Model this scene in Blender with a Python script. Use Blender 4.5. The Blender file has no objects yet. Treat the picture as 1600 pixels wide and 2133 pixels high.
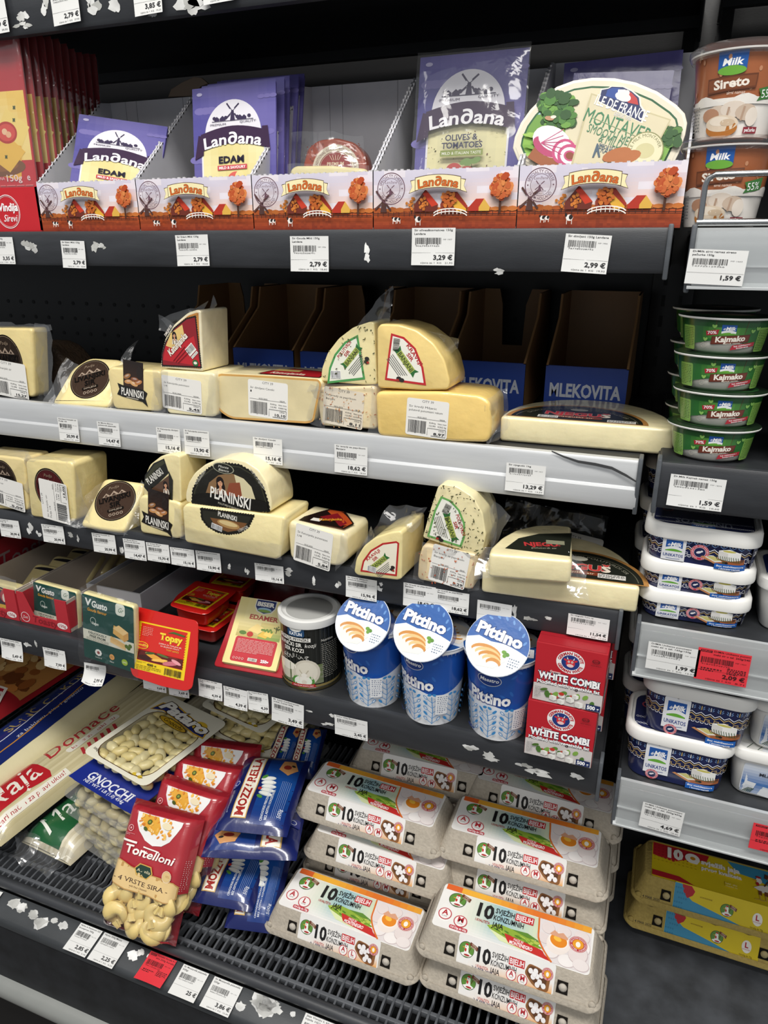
import bpy, bmesh, math, random
from mathutils import Vector as V3, Matrix as M4, noise
S = bpy.context.scene
COL = S.collection
PI = math.pi
# ------------------------------------------------------------------ camera, world, lights
FPX, PITCH, YAW, CZ = 1500.0, math.atan((1066.5 - 505.0) / 1500.0), math.radians(21.0), 1.45
cd = bpy.data.cameras.new('camera')
cam = bpy.data.objects.new('camera', cd)
COL.objects.link(cam)
cam.location = (0, 0, CZ)
cam.rotation_euler = (PI / 2 - PITCH, 0, YAW)
cd.sensor_fit = 'HORIZONTAL'
cd.sensor_width = 36.0
cd.lens = FPX / 1600.0 * 36.0
cd.clip_start = 0.02
S.camera = cam
S.view_settings.view_transform = 'Standard'
S.view_settings.look = 'None'
S.view_settings.gamma = 1.0
S.view_settings.use_curve_mapping = False
S.view_settings.exposure = 0.0
S.cycles.use_denoising = True
S.cycles.max_bounces = 8
S.cycles.transparent_max_bounces = 24
S.cycles.caustics_reflective = False
S.cycles.caustics_refractive = False
wd = bpy.data.worlds.new('shop_ambience')
wd.use_nodes = True
wd.node_tree.nodes['Background'].inputs[0].default_value = (0.9, 0.95, 1.0, 1)
wd.node_tree.nodes['Background'].inputs[1].default_value = 0.30
S.world = wd
def area(name, loc, target, sx, sy, power, col=(1, 0.97, 0.92)):
 d = bpy.data.lights.new(name, 'AREA')
 d.shape = 'RECTANGLE'
 d.size, d.size_y, d.energy, d.color = sx, sy, power, col
 o = bpy.data.objects.new(name, d)
 COL.objects.link(o)
 o.location = loc
 o.rotation_euler = (V3(target) - V3(loc)).to_track_quat('-Z', 'Y').to_euler()
 return o
area('ceiling_lamp', (0.1, -0.75, 4.2), (-0.1, 0.8, 0.8), 2.6, 0.6, 138)
area('ceiling_lamp', (0.9, -2.9, 3.9), (-0.2, 0.8, 0.9), 3.2, 0.7, 60)
area('ceiling_lamp', (-2.6, -1.0, 4.0), (-0.8, 0.8, 0.9), 0.6, 2.0, 12)
# ------------------------------------------------------------------ picture ray -> place
cp, sp, cy, sy = math.cos(PITCH), math.sin(PITCH), math.cos(YAW), math.sin(YAW)
_r, _u, _f = V3((cy, sy, 0)), V3((-sy * sp, cy * sp, cp)), V3((-sy * cp, cy * cp, -sp))
def at(x, y, Y=None, Z=None):
 d = _r * ((x - 800) / FPX) - _u * ((y - 1066.5) / FPX) + _f
 k = Y / d.y if Y is not None else Z / d.z
 return d * k + V3((0, 0, CZ))
# ------------------------------------------------------------------ colour and materials
def lin(c):
 if isinstance(c, str):
  c = c.lstrip('#')
  c = tuple(int(c[i:i + 2], 16) / 255 for i in (0, 2, 4))
  return tuple(x / 12.92 if x <= .04045 else ((x + .055) / 1.055) ** 2.4 for x in c)
 return c
def mix(a, b, t):
 a, b = lin(a), lin(b)
 return tuple(a[i] + (b[i] - a[i]) * t for i in range(3))
MATS = {}
def material(name, rough=.5, coat=0, metal=0, bump=0, bscale=60, vary=0, vscale=40, spec=.5, sss=0, stretch=None, coatrough=.08, tint=None):
 m = bpy.data.materials.new(name)
 m.use_nodes = True
 nt = m.node_tree
 N, L = nt.nodes, nt.links
 p = N['Principled BSDF']
 a = N.new('ShaderNodeAttribute')
 a.attribute_name = 'Col'
 col = a.outputs['Color']
 tc = N.new('ShaderNodeTexCoord')
 vec = tc.outputs['Object']
 if stretch:
  mp = N.new('ShaderNodeMapping')
  mp.inputs['Scale'].default_value = stretch
  L.new(vec, mp.inputs[0])
  vec = mp.outputs[0]
 if vary:
  n = N.new('ShaderNodeTexNoise')
  n.inputs['Scale'].default_value = vscale
  n.inputs['Detail'].default_value = 5
  L.new(vec, n.inputs['Vector'])
  r = N.new('ShaderNodeMapRange')
  r.inputs[1].default_value, r.inputs[2].default_value = .3, .7
  r.inputs[3].default_value, r.inputs[4].default_value = 1 - vary, 1 + vary * .4
  L.new(n.outputs[0], r.inputs[0])
  mx = N.new('ShaderNodeMix')
  mx.data_type = 'RGBA'
  mx.blend_type = 'MULTIPLY'
  mx.inputs[0].default_value = 1
  L.new(col, mx.inputs[6])
  L.new(r.outputs[0], mx.inputs[7])
  col = mx.outputs[2]
 L.new(col, p.inputs['Base Color'])
 p.inputs['Roughness'].default_value = rough
 p.inputs['Metallic'].default_value = metal
 p.inputs['Specular IOR Level'].default_value = spec
 p.inputs['Coat Weight'].default_value = coat
 p.inputs['Coat Roughness'].default_value = coatrough
 if sss:
  p.inputs['Subsurface Weight'].default_value = sss
  p.inputs['Subsurface Scale'].default_value = .006
  p.inputs['Subsurface Radius'].default_value = (1, .7, .35)
 if bump:
  n = N.new('ShaderNodeTexNoise')
  n.inputs['Scale'].default_value = bscale
  n.inputs['Detail'].default_value = 4
  L.new(vec, n.inputs['Vector'])
  b = N.new('ShaderNodeBump')
  b.inputs['Strength'].default_value = bump
  b.inputs['Distance'].default_value = .002
  L.new(n.outputs[0], b.inputs['Height'])
  L.new(b.outputs[0], p.inputs['Normal'])
  L.new(b.outputs[0], p.inputs['Coat Normal'])
 MATS[name] = m
 return m
material('paper', .6, bump=.06, bscale=50)
material('card', .5, bump=.05, bscale=90, vary=.04)
material('film', .28, coat=.5, bump=.35, bscale=28, coatrough=.12)
material('wrap', .32, coat=.7, bump=.55, bscale=22, coatrough=.1)
material('matte', .8, bump=.04, bscale=60, spec=.12)
material('plastic', .35, vary=.03)
material('lid', .4)
material('glosslid', .3)
material('cheese', .42, coat=.55, bump=.4, bscale=34, vary=.1, vscale=30, coatrough=.14, sss=.12)
material('vac', .4, coat=.9, bump=1.0, bscale=26, vary=.08, vscale=30, coatrough=.1, sss=.12)
material('rind', .6, bump=.9, bscale=220, vary=.35, vscale=160)
material('pulp', .9, bump=.5, bscale=260, vary=.14, vscale=220, spec=.2)
material('steel', .42, vary=.22, vscale=14, bump=.05, bscale=200, stretch=(1, 3, 6))
material('alu', .36, metal=.25, vary=.12, vscale=8, bump=.04, bscale=160, stretch=(.6, 4, 9))
material('chrome', .22, metal=1)
material('pasta', .5, coat=.25, bump=.12, bscale=70, vary=.06, vscale=60, sss=.15)
material('scuffed', .6, vary=.5, vscale=26, bump=.08, bscale=120)
def clear(name, tint, gloss, bump, bscale, density):
 m = bpy.data.materials.new(name)
 m.use_nodes = True
 N, L = m.node_tree.nodes, m.node_tree.links
 N.remove(N['Principled BSDF'])
 t, g, d = N.new('ShaderNodeBsdfTransparent'), N.new('ShaderNodeBsdfGlossy'), N.new('ShaderNodeBsdfDiffuse')
 t.inputs[0].default_value = tint
 g.inputs[0].default_value = (1, 1, 1, 1)
 g.inputs['Roughness'].default_value = gloss
 d.inputs[0].default_value = (.85, .86, .88, 1)
 lw = N.new('ShaderNodeLayerWeight')
 lw.inputs[0].default_value = .5
 pw, fr = N.new('ShaderNodeMath'), N.new('ShaderNodeMath')
 pw.operation, fr.operation = 'POWER', 'MULTIPLY_ADD'
 pw.inputs[1].default_value = 4
 fr.inputs[1].default_value, fr.inputs[2].default_value = .88, .08
 L.new(lw.outputs['Facing'], pw.inputs[0])
 L.new(pw.outputs[0], fr.inputs[0])
 if bump:
  n = N.new('ShaderNodeTexNoise')
  n.inputs['Scale'].default_value = bscale
  n.inputs['Detail'].default_value = 3
  n.inputs['Distortion'].default_value = .6
  tc = N.new('ShaderNodeTexCoord')
  L.new(tc.outputs['Object'], n.inputs['Vector'])
  b = N.new('ShaderNodeBump')
  b.inputs['Strength'].default_value = bump
  b.inputs['Distance'].default_value = .004
  L.new(n.outputs[0], b.inputs['Height'])
  L.new(b.outputs[0], g.inputs['Normal'])
  L.new(b.outputs[0], lw.inputs['Normal'])
 m1, m2 = N.new('ShaderNodeMixShader'), N.new('ShaderNodeMixShader')
 m1.inputs[0].default_value = density
 L.new(t.outputs[0], m1.inputs[1])
 L.new(d.outputs[0], m1.inputs[2])
 L.new(fr.outputs[0], m2.inputs[0])
 L.new(m1.outputs[0], m2.inputs[1])
 L.new(g.outputs[0], m2.inputs[2])
 L.new(m2.outputs[0], N['Material Output'].inputs[0])
 MATS[name] = m
clear('clear', (.97, .97, .97, 1), .12, .9, 24, .045)
material('darkback', .2, coat=.6, bump=.8, bscale=30)
clear('clearest', (.985, .985, .985, 1), .12, .9, 24, .008)
clear('haze', (.93, .93, .93, 1), .16, 1.0, 30, .08)
clear('glassy', (.96, .97, .97, 1), .08, .15, 6, .12)
# ------------------------------------------------------------------ mesh builder
class B:
 def __init__(s, T=None):
  s.v, s.f, s.c, s.m, s.T = [], [], [], [], T
 def add(s, vs, fs, col, mat='paper'):
  o, T = len(s.v), s.T
  s.v += [tuple(T @ V3(q)) for q in vs] if T else [tuple(q) for q in vs]
  many = isinstance(col, list)
  for k, f in enumerate(fs):
   s.f.append([i + o for i in f])
   s.c.append(lin(col[k] if many else col))
   s.m.append(mat)
  return s
 def box(s, x0, x1, y0, y1, z0, z1, col, mat='paper', e=0):
  if e:
   return s.loft([[(p[0], p[1], z) for p in rr((x0 + x1) / 2, (y0 + y1) / 2, x1 - x0 - 2 * i, y1 - y0 - 2 * i, e * 1.01 - i if e > i else e * .01, 2)]
                           for z, i in ((z0, e), (z0 + e * .3, e * .3), (z0 + e, 0), (z1 - e, 0), (z1 - e * .3, e * .3), (z1, e))], col, mat)
  v = [(x, y, z) for z in (z0, z1) for x, y in ((x0, y0), (x1, y0), (x1, y1), (x0, y1))]
  return s.add(v, [(3, 2, 1, 0), (4, 5, 6, 7), (0, 1, 5, 4), (1, 2, 6, 5), (2, 3, 7, 6), (3, 0, 4, 7)], col, mat)
 def loft(s, rings, col, mat='paper', c0=True, c1=True, closed=True):
  n = len(rings[0])
  v = [p for r in rings for p in r]
  fs, cs = [], []
  for k in range(len(rings) - 1):
   for i in range(n if closed else n - 1):
    j = (i + 1) % n
    fs.append((k * n + i, k * n + j, (k + 1) * n + j, (k + 1) * n + i))
    cs.append(col[k] if isinstance(col, list) else col)
  if c0:
   fs.append(tuple(range(n - 1, -1, -1)))
   cs.append(col[0] if isinstance(col, list) else col)
  if c1:
   fs.append(tuple((len(rings) - 1) * n + i for i in range(n)))
   cs.append(col[-1] if isinstance(col, list) else col)
  return s.add(v, fs, cs, mat)
 def lathe(s, prof, col, mat='plastic', n=40, cx=0, cy=0, sx=1, c0=True, c1=True):
  return s.loft([[(cx + r * sx * math.cos(a), cy + r * math.sin(a), z) for a in [2 * PI * i / n for i in range(n)]] for r, z in prof], col, mat, c0, c1)
 def prism(s, out, z0, z1, e, col, mat='cheese', k=3):
  rings = []
  for i in range(k + 1):
   a = PI / 2 * i / k
   rings.append((e * (1 - math.sin(a)), z0 + e * (1 - math.cos(a))))
  for i in range(k + 1):
   a = PI / 2 * (1 - i / k)
   rings.append((e * (1 - math.sin(a)), z1 - e * (1 - math.cos(a))))
  nn = normals2(out)
  return s.loft([[(p[0] - q[0] * d, p[1] - q[1] * d, z) for p, q in zip(out, nn)] for d, z in rings], col, mat)
 def sheet(s, fn, nu, nv, col, mat='film'):
  v = [fn(i / nu, j / nv) for j in range(nv + 1) for i in range(nu + 1)]
  fs = [(j * (nu + 1) + i, j * (nu + 1) + i + 1, (j + 1) * (nu + 1) + i + 1, (j + 1) * (nu + 1) + i) for j in range(nv) for i in range(nu)]
  if callable(col):
   col = [col((i + .5) / nu, (j + .5) / nv) for j in range(nv) for i in range(nu)]
  return s.add(v, fs, col, mat)
 def tube(s, pts, r, col, mat='chrome', n=8):
  rings = []
  pts = [V3(p) for p in pts]
  for i, p in enumerate(pts):
   d = (pts[min(i + 1, len(pts) - 1)] - pts[max(i - 1, 0)]).normalized()
   a = d.orthogonal().normalized() if i == 0 else (a - d * a.dot(d)).normalized()
   b = d.cross(a)
   rings.append([tuple(p + a * r * math.cos(t) + b * r * math.sin(t)) for t in [2 * PI * k / n for k in range(n)]])
  return s.loft(rings, col, mat)
 def blob(s, c, rx, ry, rz, col, mat='pasta', n=10, m=6, R=None, fn=None):
  rings = []
  for j in range(m + 1):
   b = -PI / 2 + PI * (.04 + .92 * j / m)
   ring = []
   for i in range(n):
    a = 2 * PI * i / n
    p = V3((rx * math.cos(b) * math.cos(a), ry * math.cos(b) * math.sin(a), rz * math.sin(b)))
    if fn:
     p = fn(p)
    if R:
     p = R @ p
    ring.append(tuple(p + V3(c)))
   rings.append(ring)
  return s.loft(rings, col, mat)
 def build(s, name, parent=None, sharp=.7):
  me = bpy.data.meshes.new(name)
  me.from_pydata(s.v, [], s.f)
  names = []
  for m in s.m:
   if m not in names:
    names.append(m)
  for m in names:
   me.materials.append(MATS[m])
  ix = {m: i for i, m in enumerate(names)}
  me.polygons.foreach_set('material_index', [ix[m] for m in s.m])
  at_ = me.color_attributes.new('Col', 'FLOAT_COLOR', 'CORNER')
  buf = []
  for f, c in zip(s.f, s.c):
   buf += [c[0], c[1], c[2], 1.0] * len(f)
  at_.data.foreach_set('color', buf)
  me.polygons.foreach_set('use_smooth', [len(f) < 5 for f in s.f])
  me.set_sharp_from_angle(angle=sharp)
  o = bpy.data.objects.new(name, me)
  COL.objects.link(o)
  if parent:
   o.parent = parent
  return o
def normals2(out):
 n = len(out)
 res = []
 for i in range(n):
  a, b, c = V3((*out[i - 1], 0)), V3((*out[i], 0)), V3((*out[(i + 1) % n], 0))
  d1, d2 = (b - a), (c - b)
  n1, n2 = V3((d1.y, -d1.x, 0)).normalized(), V3((d2.y, -d2.x, 0)).normalized()
  m = n1 + n2
  k = max(.5, 1 + n1.dot(n2))
  res.append((m.x / k, m.y / k))
 return res
def rr(cx, cy, w, d, r, n=4):
 r = min(r, w / 2 * .999, d / 2 * .999)
 out = []
 for sx, sy_, a0 in ((1, -1, -90), (1, 1, 0), (-1, 1, 90), (-1, -1, 180)):
  for i in range(n + 1):
   a = math.radians(a0 + 90 * i / n)
   out.append((cx + sx * (w / 2 - r) + r * math.cos(a), cy + sy_ * (d / 2 - r) + r * math.sin(a)))
 return out
def roundpoly(pts, r, n=4):
 out = []
 N = len(pts)
 for i in range(N):
  p = V3((*pts[i], 0))
  a, b = V3((*pts[i - 1], 0)) - p, V3((*pts[(i + 1) % N], 0)) - p
  rad = r[i] if isinstance(r, (list, tuple)) else r
  k = min(rad, a.length * .45, b.length * .45)
  if k < 1e-6:
   out.append((p.x, p.y))
   continue
  A, Bq = p + a.normalized() * k, p + b.normalized() * k
  for j in range(n + 1):
   t = j / n
   q = A * (1 - t) ** 2 + p * 2 * t * (1 - t) + Bq * t * t
   out.append((q.x, q.y))
 return out
def sector(w, h, corner='r', r=.006, n=14, flat=0):
 s = 1 if corner == 'r' else -1
 cx = s * w / 2
 arc = [(cx - s * (flat + (w - flat) * math.cos(PI / 2 * i / n)), h * math.sin(PI / 2 * i / n)) for i in range(n + 1)]
 pts = [(cx, 0)] + arc[::-1] if s > 0 else [(cx, 0)] + arc
 out = roundpoly(pts, [r] + [r * .8] + [0] * (n - 1) + [r * .8] if True else r, 4)
 if area2(out) < 0:
  out = out[::-1]
 return out
def area2(o):
 return sum(o[i - 1][0] * o[i][1] - o[i][0] * o[i - 1][1] for i in range(len(o))) / 2
# ------------------------------------------------------------------ printed graphics
_tc = {}
def glyphs(s, bold):
 k = (s, round(bold, 3))
 if k not in _tc:
  cu = bpy.data.curves.new('t', 'FONT')
  cu.body, cu.size, cu.offset, cu.resolution_u, cu.fill_mode = s, 1, bold, 2, 'FRONT'
  ob = bpy.data.objects.new('t', cu)
  me = ob.to_mesh()
  v = [(q.co.x, q.co.y) for q in me.vertices]
  f = [tuple(p.vertices) for p in me.polygons]
  ob.to_mesh_clear()
  bpy.data.objects.remove(ob)
  bpy.data.curves.remove(cu)
  _tc[k] = (v, f)
 return _tc[k]
CAP = max(q[1] for q in glyphs('H', 0)[0])
def arcpts(cx, cy_, rx, ry, a0, a1, n=16):
 return [(cx + rx * math.cos(math.radians(a0 + (a1 - a0) * i / n)), cy_ + ry * math.sin(math.radians(a0 + (a1 - a0) * i / n))) for i in range(n + 1)]
class G:
 def __init__(s):
  s.it = []
 def raw(s, v, f, col):
  s.it.append((v, f, col))
  return s
 def poly(s, pts, col):
  return s.raw(list(pts), [tuple(range(len(pts)))] if area2(pts) > 0 else [tuple(range(len(pts) - 1, -1, -1))], col)
 def rect(s, x0, y0, x1, y1, col, r=0):
  return s.poly(rr((x0 + x1) / 2, (y0 + y1) / 2, x1 - x0, y1 - y0, r) if r else [(x0, y0), (x1, y0), (x1, y1), (x0, y1)], col)
 def ell(s, cx, cy_, rx, ry, col, n=28, rot=0):
  c, d = math.cos(math.radians(rot)), math.sin(math.radians(rot))
  return s.poly([(cx + (rx * math.cos(a)) * c - (ry * math.sin(a)) * d, cy_ + (rx * math.cos(a)) * d + (ry * math.sin(a)) * c) for a in [2 * PI * i / n for i in range(n)]], col)
 def ring(s, cx, cy_, r0, r1, col, n=36, k=1, a0=0, a1=360):
  v = []
  for i in range(n + 1):
   a = math.radians(a0 + (a1 - a0) * i / n)
   v += [(cx + r0 * math.cos(a), cy_ + r0 * k * math.sin(a)), (cx + r1 * math.cos(a), cy_ + r1 * k * math.sin(a))]
  return s.raw(v, [(2 * i, 2 * i + 1, 2 * i + 3, 2 * i + 2) for i in range(n)], col)
 def line(s, pts, w, col):
  v, n = [], len(pts)
  for i in range(n):
   a, b = pts[max(i - 1, 0)], pts[min(i + 1, n - 1)]
   d = math.hypot(b[0] - a[0], b[1] - a[1]) or 1
   nx, ny = -(b[1] - a[1]) / d * w / 2, (b[0] - a[0]) / d * w / 2
   v += [(pts[i][0] - nx, pts[i][1] - ny), (pts[i][0] + nx, pts[i][1] + ny)]
  return s.raw(v, [(2 * i, 2 * i + 2, 2 * i + 3, 2 * i + 1) for i in range(n - 1)], col)
 def field(s, x0, y0, x1, y1, nx, ny, fn):
  v = [(x0 + (x1 - x0) * i / nx, y0 + (y1 - y0) * j / ny) for j in range(ny + 1) for i in range(nx + 1)]
  f, c = [], []
  for j in range(ny):
   for i in range(nx):
    f.append((j * (nx + 1) + i, j * (nx + 1) + i + 1, (j + 1) * (nx + 1) + i + 1, (j + 1) * (nx + 1) + i))
    c.append(fn((i + .5) / nx, (j + .5) / ny))
  return s.raw(v, f, c)
 def text(s, t, x, y, h, col, w=None, al='c', bold=0, sh=0, rot=0, slab=0, arc=None, ol=None):
  if ol:
   s.text(t, x, y, h, ol[0], w, al, bold + ol[1], sh, rot, 0, arc)
  v, f = glyphs(t, bold)
  if not v:
   return s
  v0, _ = glyphs(t, 0)
  xa, xb = min(q[0] for q in v0), max(q[0] for q in v0)
  ky = h / CAP
  kx = w / max(xb - xa, 1e-6) if w else ky
  if slab:
   tt = .085
   v, f = list(v), list(f)
   for yl, up in ((0, 1), (CAP, -1), (CAP * .74, -1)):
    for fc in list(f):
     for i in range(len(fc)):
      a, b = v[fc[i - 1]], v[fc[i]]
      if abs(a[1] - yl - bold * -up) < .012 and abs(b[1] - yl - bold * -up) < .012 and .02 < abs(a[0] - b[0]) < .22:
       l, r_ = min(a[0], b[0]) - slab, max(a[0], b[0]) + slab
       o = len(v)
       y0_ = a[1]
       y1_ = a[1] + up * tt
       v += [(l, min(y0_, y1_)), (r_, min(y0_, y1_)), (r_, max(y0_, y1_)), (l, max(y0_, y1_))]
       f.append((o, o + 1, o + 2, o + 3))
  off = {'c': (xa + xb) / 2, 'l': xa, 'r': xb}[al]
  c, d = math.cos(math.radians(rot)), math.sin(math.radians(rot))
  out = []
  for q in v:
   lx, ly = (q[0] - off) * kx, q[1] * ky
   lx += ly * sh
   if arc:
    a = lx / arc
    lx, ly = (arc + ly) * math.sin(a), (arc + ly) * math.cos(a) - arc
   out.append((x + lx * c - ly * d, y + lx * d + ly * c))
  return s.raw(out, f, col)
 def round(s, t, cx, cy_, r, h, col, a=90, span=None, inside=False, bold=0, k=1):
  v, f = glyphs(t, bold)
  if not v:
   return s
  xa, xb = min(q[0] for q in v), max(q[0] for q in v)
  ky = h / CAP
  kx = math.radians(span) * r / (xb - xa) if span else ky
  m = (xa + xb) / 2
  out = []
  for q in v:
   lx, ly = (q[0] - m) * kx, q[1] * ky
   if inside:
    t_, rad = math.radians(a) + lx / r, r - ly
   else:
    t_, rad = math.radians(a) - lx / r, r + ly
   out.append((cx + rad * math.cos(t_), cy_ + rad * k * math.sin(t_)))
  return s.raw(out, f, col)
 def fine(s, x0, y0, x1, y1, rows, col, seed=1, fill=.55):
  rnd = random.Random(seed)
  p = (y1 - y0) / rows
  v, f = [], []
  for k in range(rows):
   y = y1 - p * (k + .5)
   x = x0
   end = x1 if k < rows - 1 else x0 + (x1 - x0) * .6
   while x < end:
    l = min((x1 - x0) * rnd.uniform(.05, .16), end - x)
    o = len(v)
    v += [(x, y - p * fill / 2), (x + l, y - p * fill / 2), (x + l, y + p * fill / 2), (x, y + p * fill / 2)]
    f.append((o, o + 1, o + 2, o + 3))
    x += l + p * .45
  return s.raw(v, f, col) if f else s
 def bars(s, x0, y0, x1, y1, col='#1a1a1a', seed=1):
  rnd = random.Random(seed)
  v, f = [], []
  x, w = x0, x1 - x0
  while x < x1:
   l = w * rnd.choice((.008, .008, .016, .024))
   o = len(v)
   y = y0 - (w * .03 if len(f) in (0, 1, 15, 16, 30, 31) else 0)
   v += [(x, y), (x + l, y), (x + l, y1), (x, y1)]
   f.append((o, o + 1, o + 2, o + 3))
   x += l + w * rnd.choice((.008, .012, .02))
  return s.raw(v, f, col)
 def put(s, g, x, y, k=1, rot=0, kx=None):
  c, d = math.cos(math.radians(rot)), math.sin(math.radians(rot))
  kx = kx or k
  for v, f, col in g.it:
   s.it.append(([(x + q[0] * kx * c - q[1] * k * d, y + q[0] * kx * d + q[1] * k * c) for q in v], f, col))
  return s
 def on(s, b, fn, mat='paper', step=.00003, base=.0003, cu=None, cv=None):
  for k, (v, f, col) in enumerate(s.it):
   lift = base + step * k
   if cu or cv:
    bm = bmesh.new()
    vs = [bm.verts.new((q[0], q[1], 0)) for q in v]
    lay = bm.faces.layers.int.new('k')
    for i, q in enumerate(f):
     try:
      fc = bm.faces.new([vs[j] for j in q])
      fc[lay] = i
     except ValueError:
      pass
    for st, ax in ((cu, 0), (cv, 1)):
     if not st:
      continue
     lo, hi = min(q[ax] for q in v), max(q[ax] for q in v)
     t = math.floor(lo / st) * st + st
     while t < hi:
      co, no = [0, 0, 0], [0, 0, 0]
      co[ax], no[ax] = t, 1
      bmesh.ops.bisect_plane(bm, geom=bm.verts[:] + bm.edges[:] + bm.faces[:], plane_co=co, plane_no=no)
      t += st
    bm.verts.index_update()
    v2 = [(q.co.x, q.co.y) for q in bm.verts]
    f2 = [tuple(q.index for q in fc.verts) for fc in bm.faces]
    c2 = [col[fc[lay]] for fc in bm.faces] if isinstance(col, list) else col
    bm.free()
   else:
    v2, f2, c2 = v, f, col
   b.add([fn(q[0], q[1], lift) for q in v2], f2, c2, mat)
  return b
def flat(ox=0, oy=0, z=0, rot=0, k=1):
 c, d = math.cos(math.radians(rot)), math.sin(math.radians(rot))
 return lambda u, v, h: (ox + (u * c - v * d) * k, oy + (u * d + v * c) * k, z + h)
def cone(r0, z0, r1, z1, u0=0, sx=1):
 def fn(u, v, h):
  t = (v - z0) / (z1 - z0)
  r = r0 + (r1 - r0) * t + h
  a = (u - u0) / ((r0 + r1) / 2) - PI / 2
  return (r * sx * math.cos(a), r * math.sin(a), v)
 return fn
# ------------------------------------------------------------------ things
def face(P, yaw=0, lean=0, roll=0):
 return M4.Translation(P) @ M4.Rotation(math.radians(yaw), 4, 'Z') @ M4.Rotation(PI / 2, 4, 'X') @ M4.Rotation(math.radians(-lean), 4, 'X') @ M4.Rotation(math.radians(roll), 4, 'Z')
def stand(P, yaw=0):
 return M4.Translation(P) @ M4.Rotation(math.radians(yaw), 4, 'Z')
def quad(BL, BR, TL):
 U = (BR - BL)
 w = U.length
 U.normalize()
 Vv = TL - BL
 Vv = Vv - U * Vv.dot(U)
 h = Vv.length
 Vv.normalize()
 N = U.cross(Vv)
 m = M4((U, Vv, N)).transposed().to_4x4()
 m.translation = (BL + BR) / 2
 return m, w, h
def thing(name, label, cat, m, group=None):
 o = bpy.data.objects.new(name, None)
 o.empty_display_size = .02
 COL.objects.link(o)
 o.matrix_world = m
 return tag(o, label, cat, group)
def tag(o, label, cat, group=None):
 o['label'], o['category'] = label, cat
 if group:
  o['group'] = group
 return o
def dup(root, m, label, group=None):
 r = root.copy()
 COL.objects.link(r)
 r.matrix_world = m
 r['label'] = label
 if group:
  r['group'] = group
 for ch in list(root.children):
  c = ch.copy()
  COL.objects.link(c)
  c.parent = r
  for g in ch.children:
   d = g.copy()
   COL.objects.link(d)
   d.parent = c
 return r
def single(b, name, label, cat, m, group=None):
 o = b.build(name)
 o.matrix_world = m
 return tag(o, label, cat, group)
def struct(b, name):
 o = b.build(name)
 o['kind'] = 'structure'
 return o
def front(x0, x1, yb, yt, Z=None, Y=None):
 P = at((x0 + x1) / 2, yb, Y=Y, Z=Z)
 w = at(x1, yb, Y=P.y).x - at(x0, yb, Y=P.y).x
 h = at((x0 + x1) / 2, yt, Y=P.y).z - P.z
 return P, w, h
def pl(m, pts):
 inv, n, o = m.inverted(), m.col[2].to_3d(), m.translation
 res = []
 for x, y in pts:
  p = at(x, y, Y=1.0) - V3((0, 0, CZ))
  k = (o - V3((0, 0, CZ))).dot(n) / p.dot(n)
  q = inv @ (p * k + V3((0, 0, CZ)))
  res.append((q.x, q.y))
 return res
def ccw(o):
 return o if area2(o) > 0 else o[::-1]
def hang(TL, TR, yt, lean, zfoot):
 A, Bq = at(*TL, Y=yt), at(*TR, Y=yt)
 U = (Bq - A)
 w = U.length
 U.normalize()
 a = math.radians(lean)
 up = V3((0, math.sin(a), math.cos(a)))
 up = (up - U * up.dot(U)).normalized()
 h = ((A + Bq) / 2 - V3((0, 0, zfoot))).z / up.z
 N = U.cross(up)
 m = M4((U, up, N)).transposed().to_4x4()
 m.translation = (A + Bq) / 2 - up * h
 return m, w, h
def film(b, fn, nu=10, nv=10, amp=.004, seed=1, mat='clear', col='#ffffff'):
 def f2(u, v):
  p = V3(fn(u, v))
  q = p * 45 + V3((seed * 7.3, seed * 3.1, 0))
  return tuple(p + V3((noise.noise(q), noise.noise(q + V3((9, 0, 0))), noise.noise(q + V3((0, 9, 0))) * 1.6)) * amp)
 return b.sheet(f2, nu, nv, col, mat)
def film_quad(b, c, z=0, bow=0, **k):
 def fn(u, v):
  x = (c[0][0] * (1 - u) + c[1][0] * u) * (1 - v) + (c[3][0] * (1 - u) + c[2][0] * u) * v
  y = (c[0][1] * (1 - u) + c[1][1] * u) * (1 - v) + (c[3][1] * (1 - u) + c[2][1] * u) * v
  return (x, y, z + bow * math.sin(PI * u) * math.sin(PI * v))
 return film(b, fn, **k)
# ------------------------------------------------------------------ the refrigerated case
DK, DK2 = '#33363a', '#26282b'
WBACK = 1.235
b = B()
b.box(-2.6, -.012, WBACK, WBACK + .02, .3, 2.2, '#08080a', 'steel')
b.box(.012, .9, WBACK, WBACK + .02, .3, 2.2, '#08080a', 'steel')
for zz in [1.33 - .031 * k for k in range(4)] + [1.86 - .05 * k for k in range(3)]:
 for k in range(44):
  for x0, s_ in ((-.06, -1), (.06, 1)):
   x = x0 + s_ * k * .036
   if x > .85:
    continue
   b.lathe([(.0001, .0), (.0042, .0)], '#010101', 'paper', 10, c0=False, c1=False) if False else None
   b.add([(x + .004 * math.cos(a), WBACK - .0006, zz + .004 * math.sin(a)) for a in [2 * PI * i / 10 for i in range(10)]], [tuple(range(10))], '#000000', 'paper')
struct(b, 'wall_back')
b = B()
b.box(-.03, .03, WBACK - .035, WBACK - .002, .32, 2.2, '#08080a', 'steel', .002)
for k in range(60):
 z = .4 + k * .03
 for x in (-.014, .01):
  b.box(x, x + .005, WBACK - .0358, WBACK - .035, z, z + .016, '#020202', 'paper')
struct(b, 'trim_1')
b = B()
b.box(-3, 1.2, -2.5, 1.6, -.03, 0, '#4a4642', 'steel')
struct(b, 'floor')
RND = random.Random(4)
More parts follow.
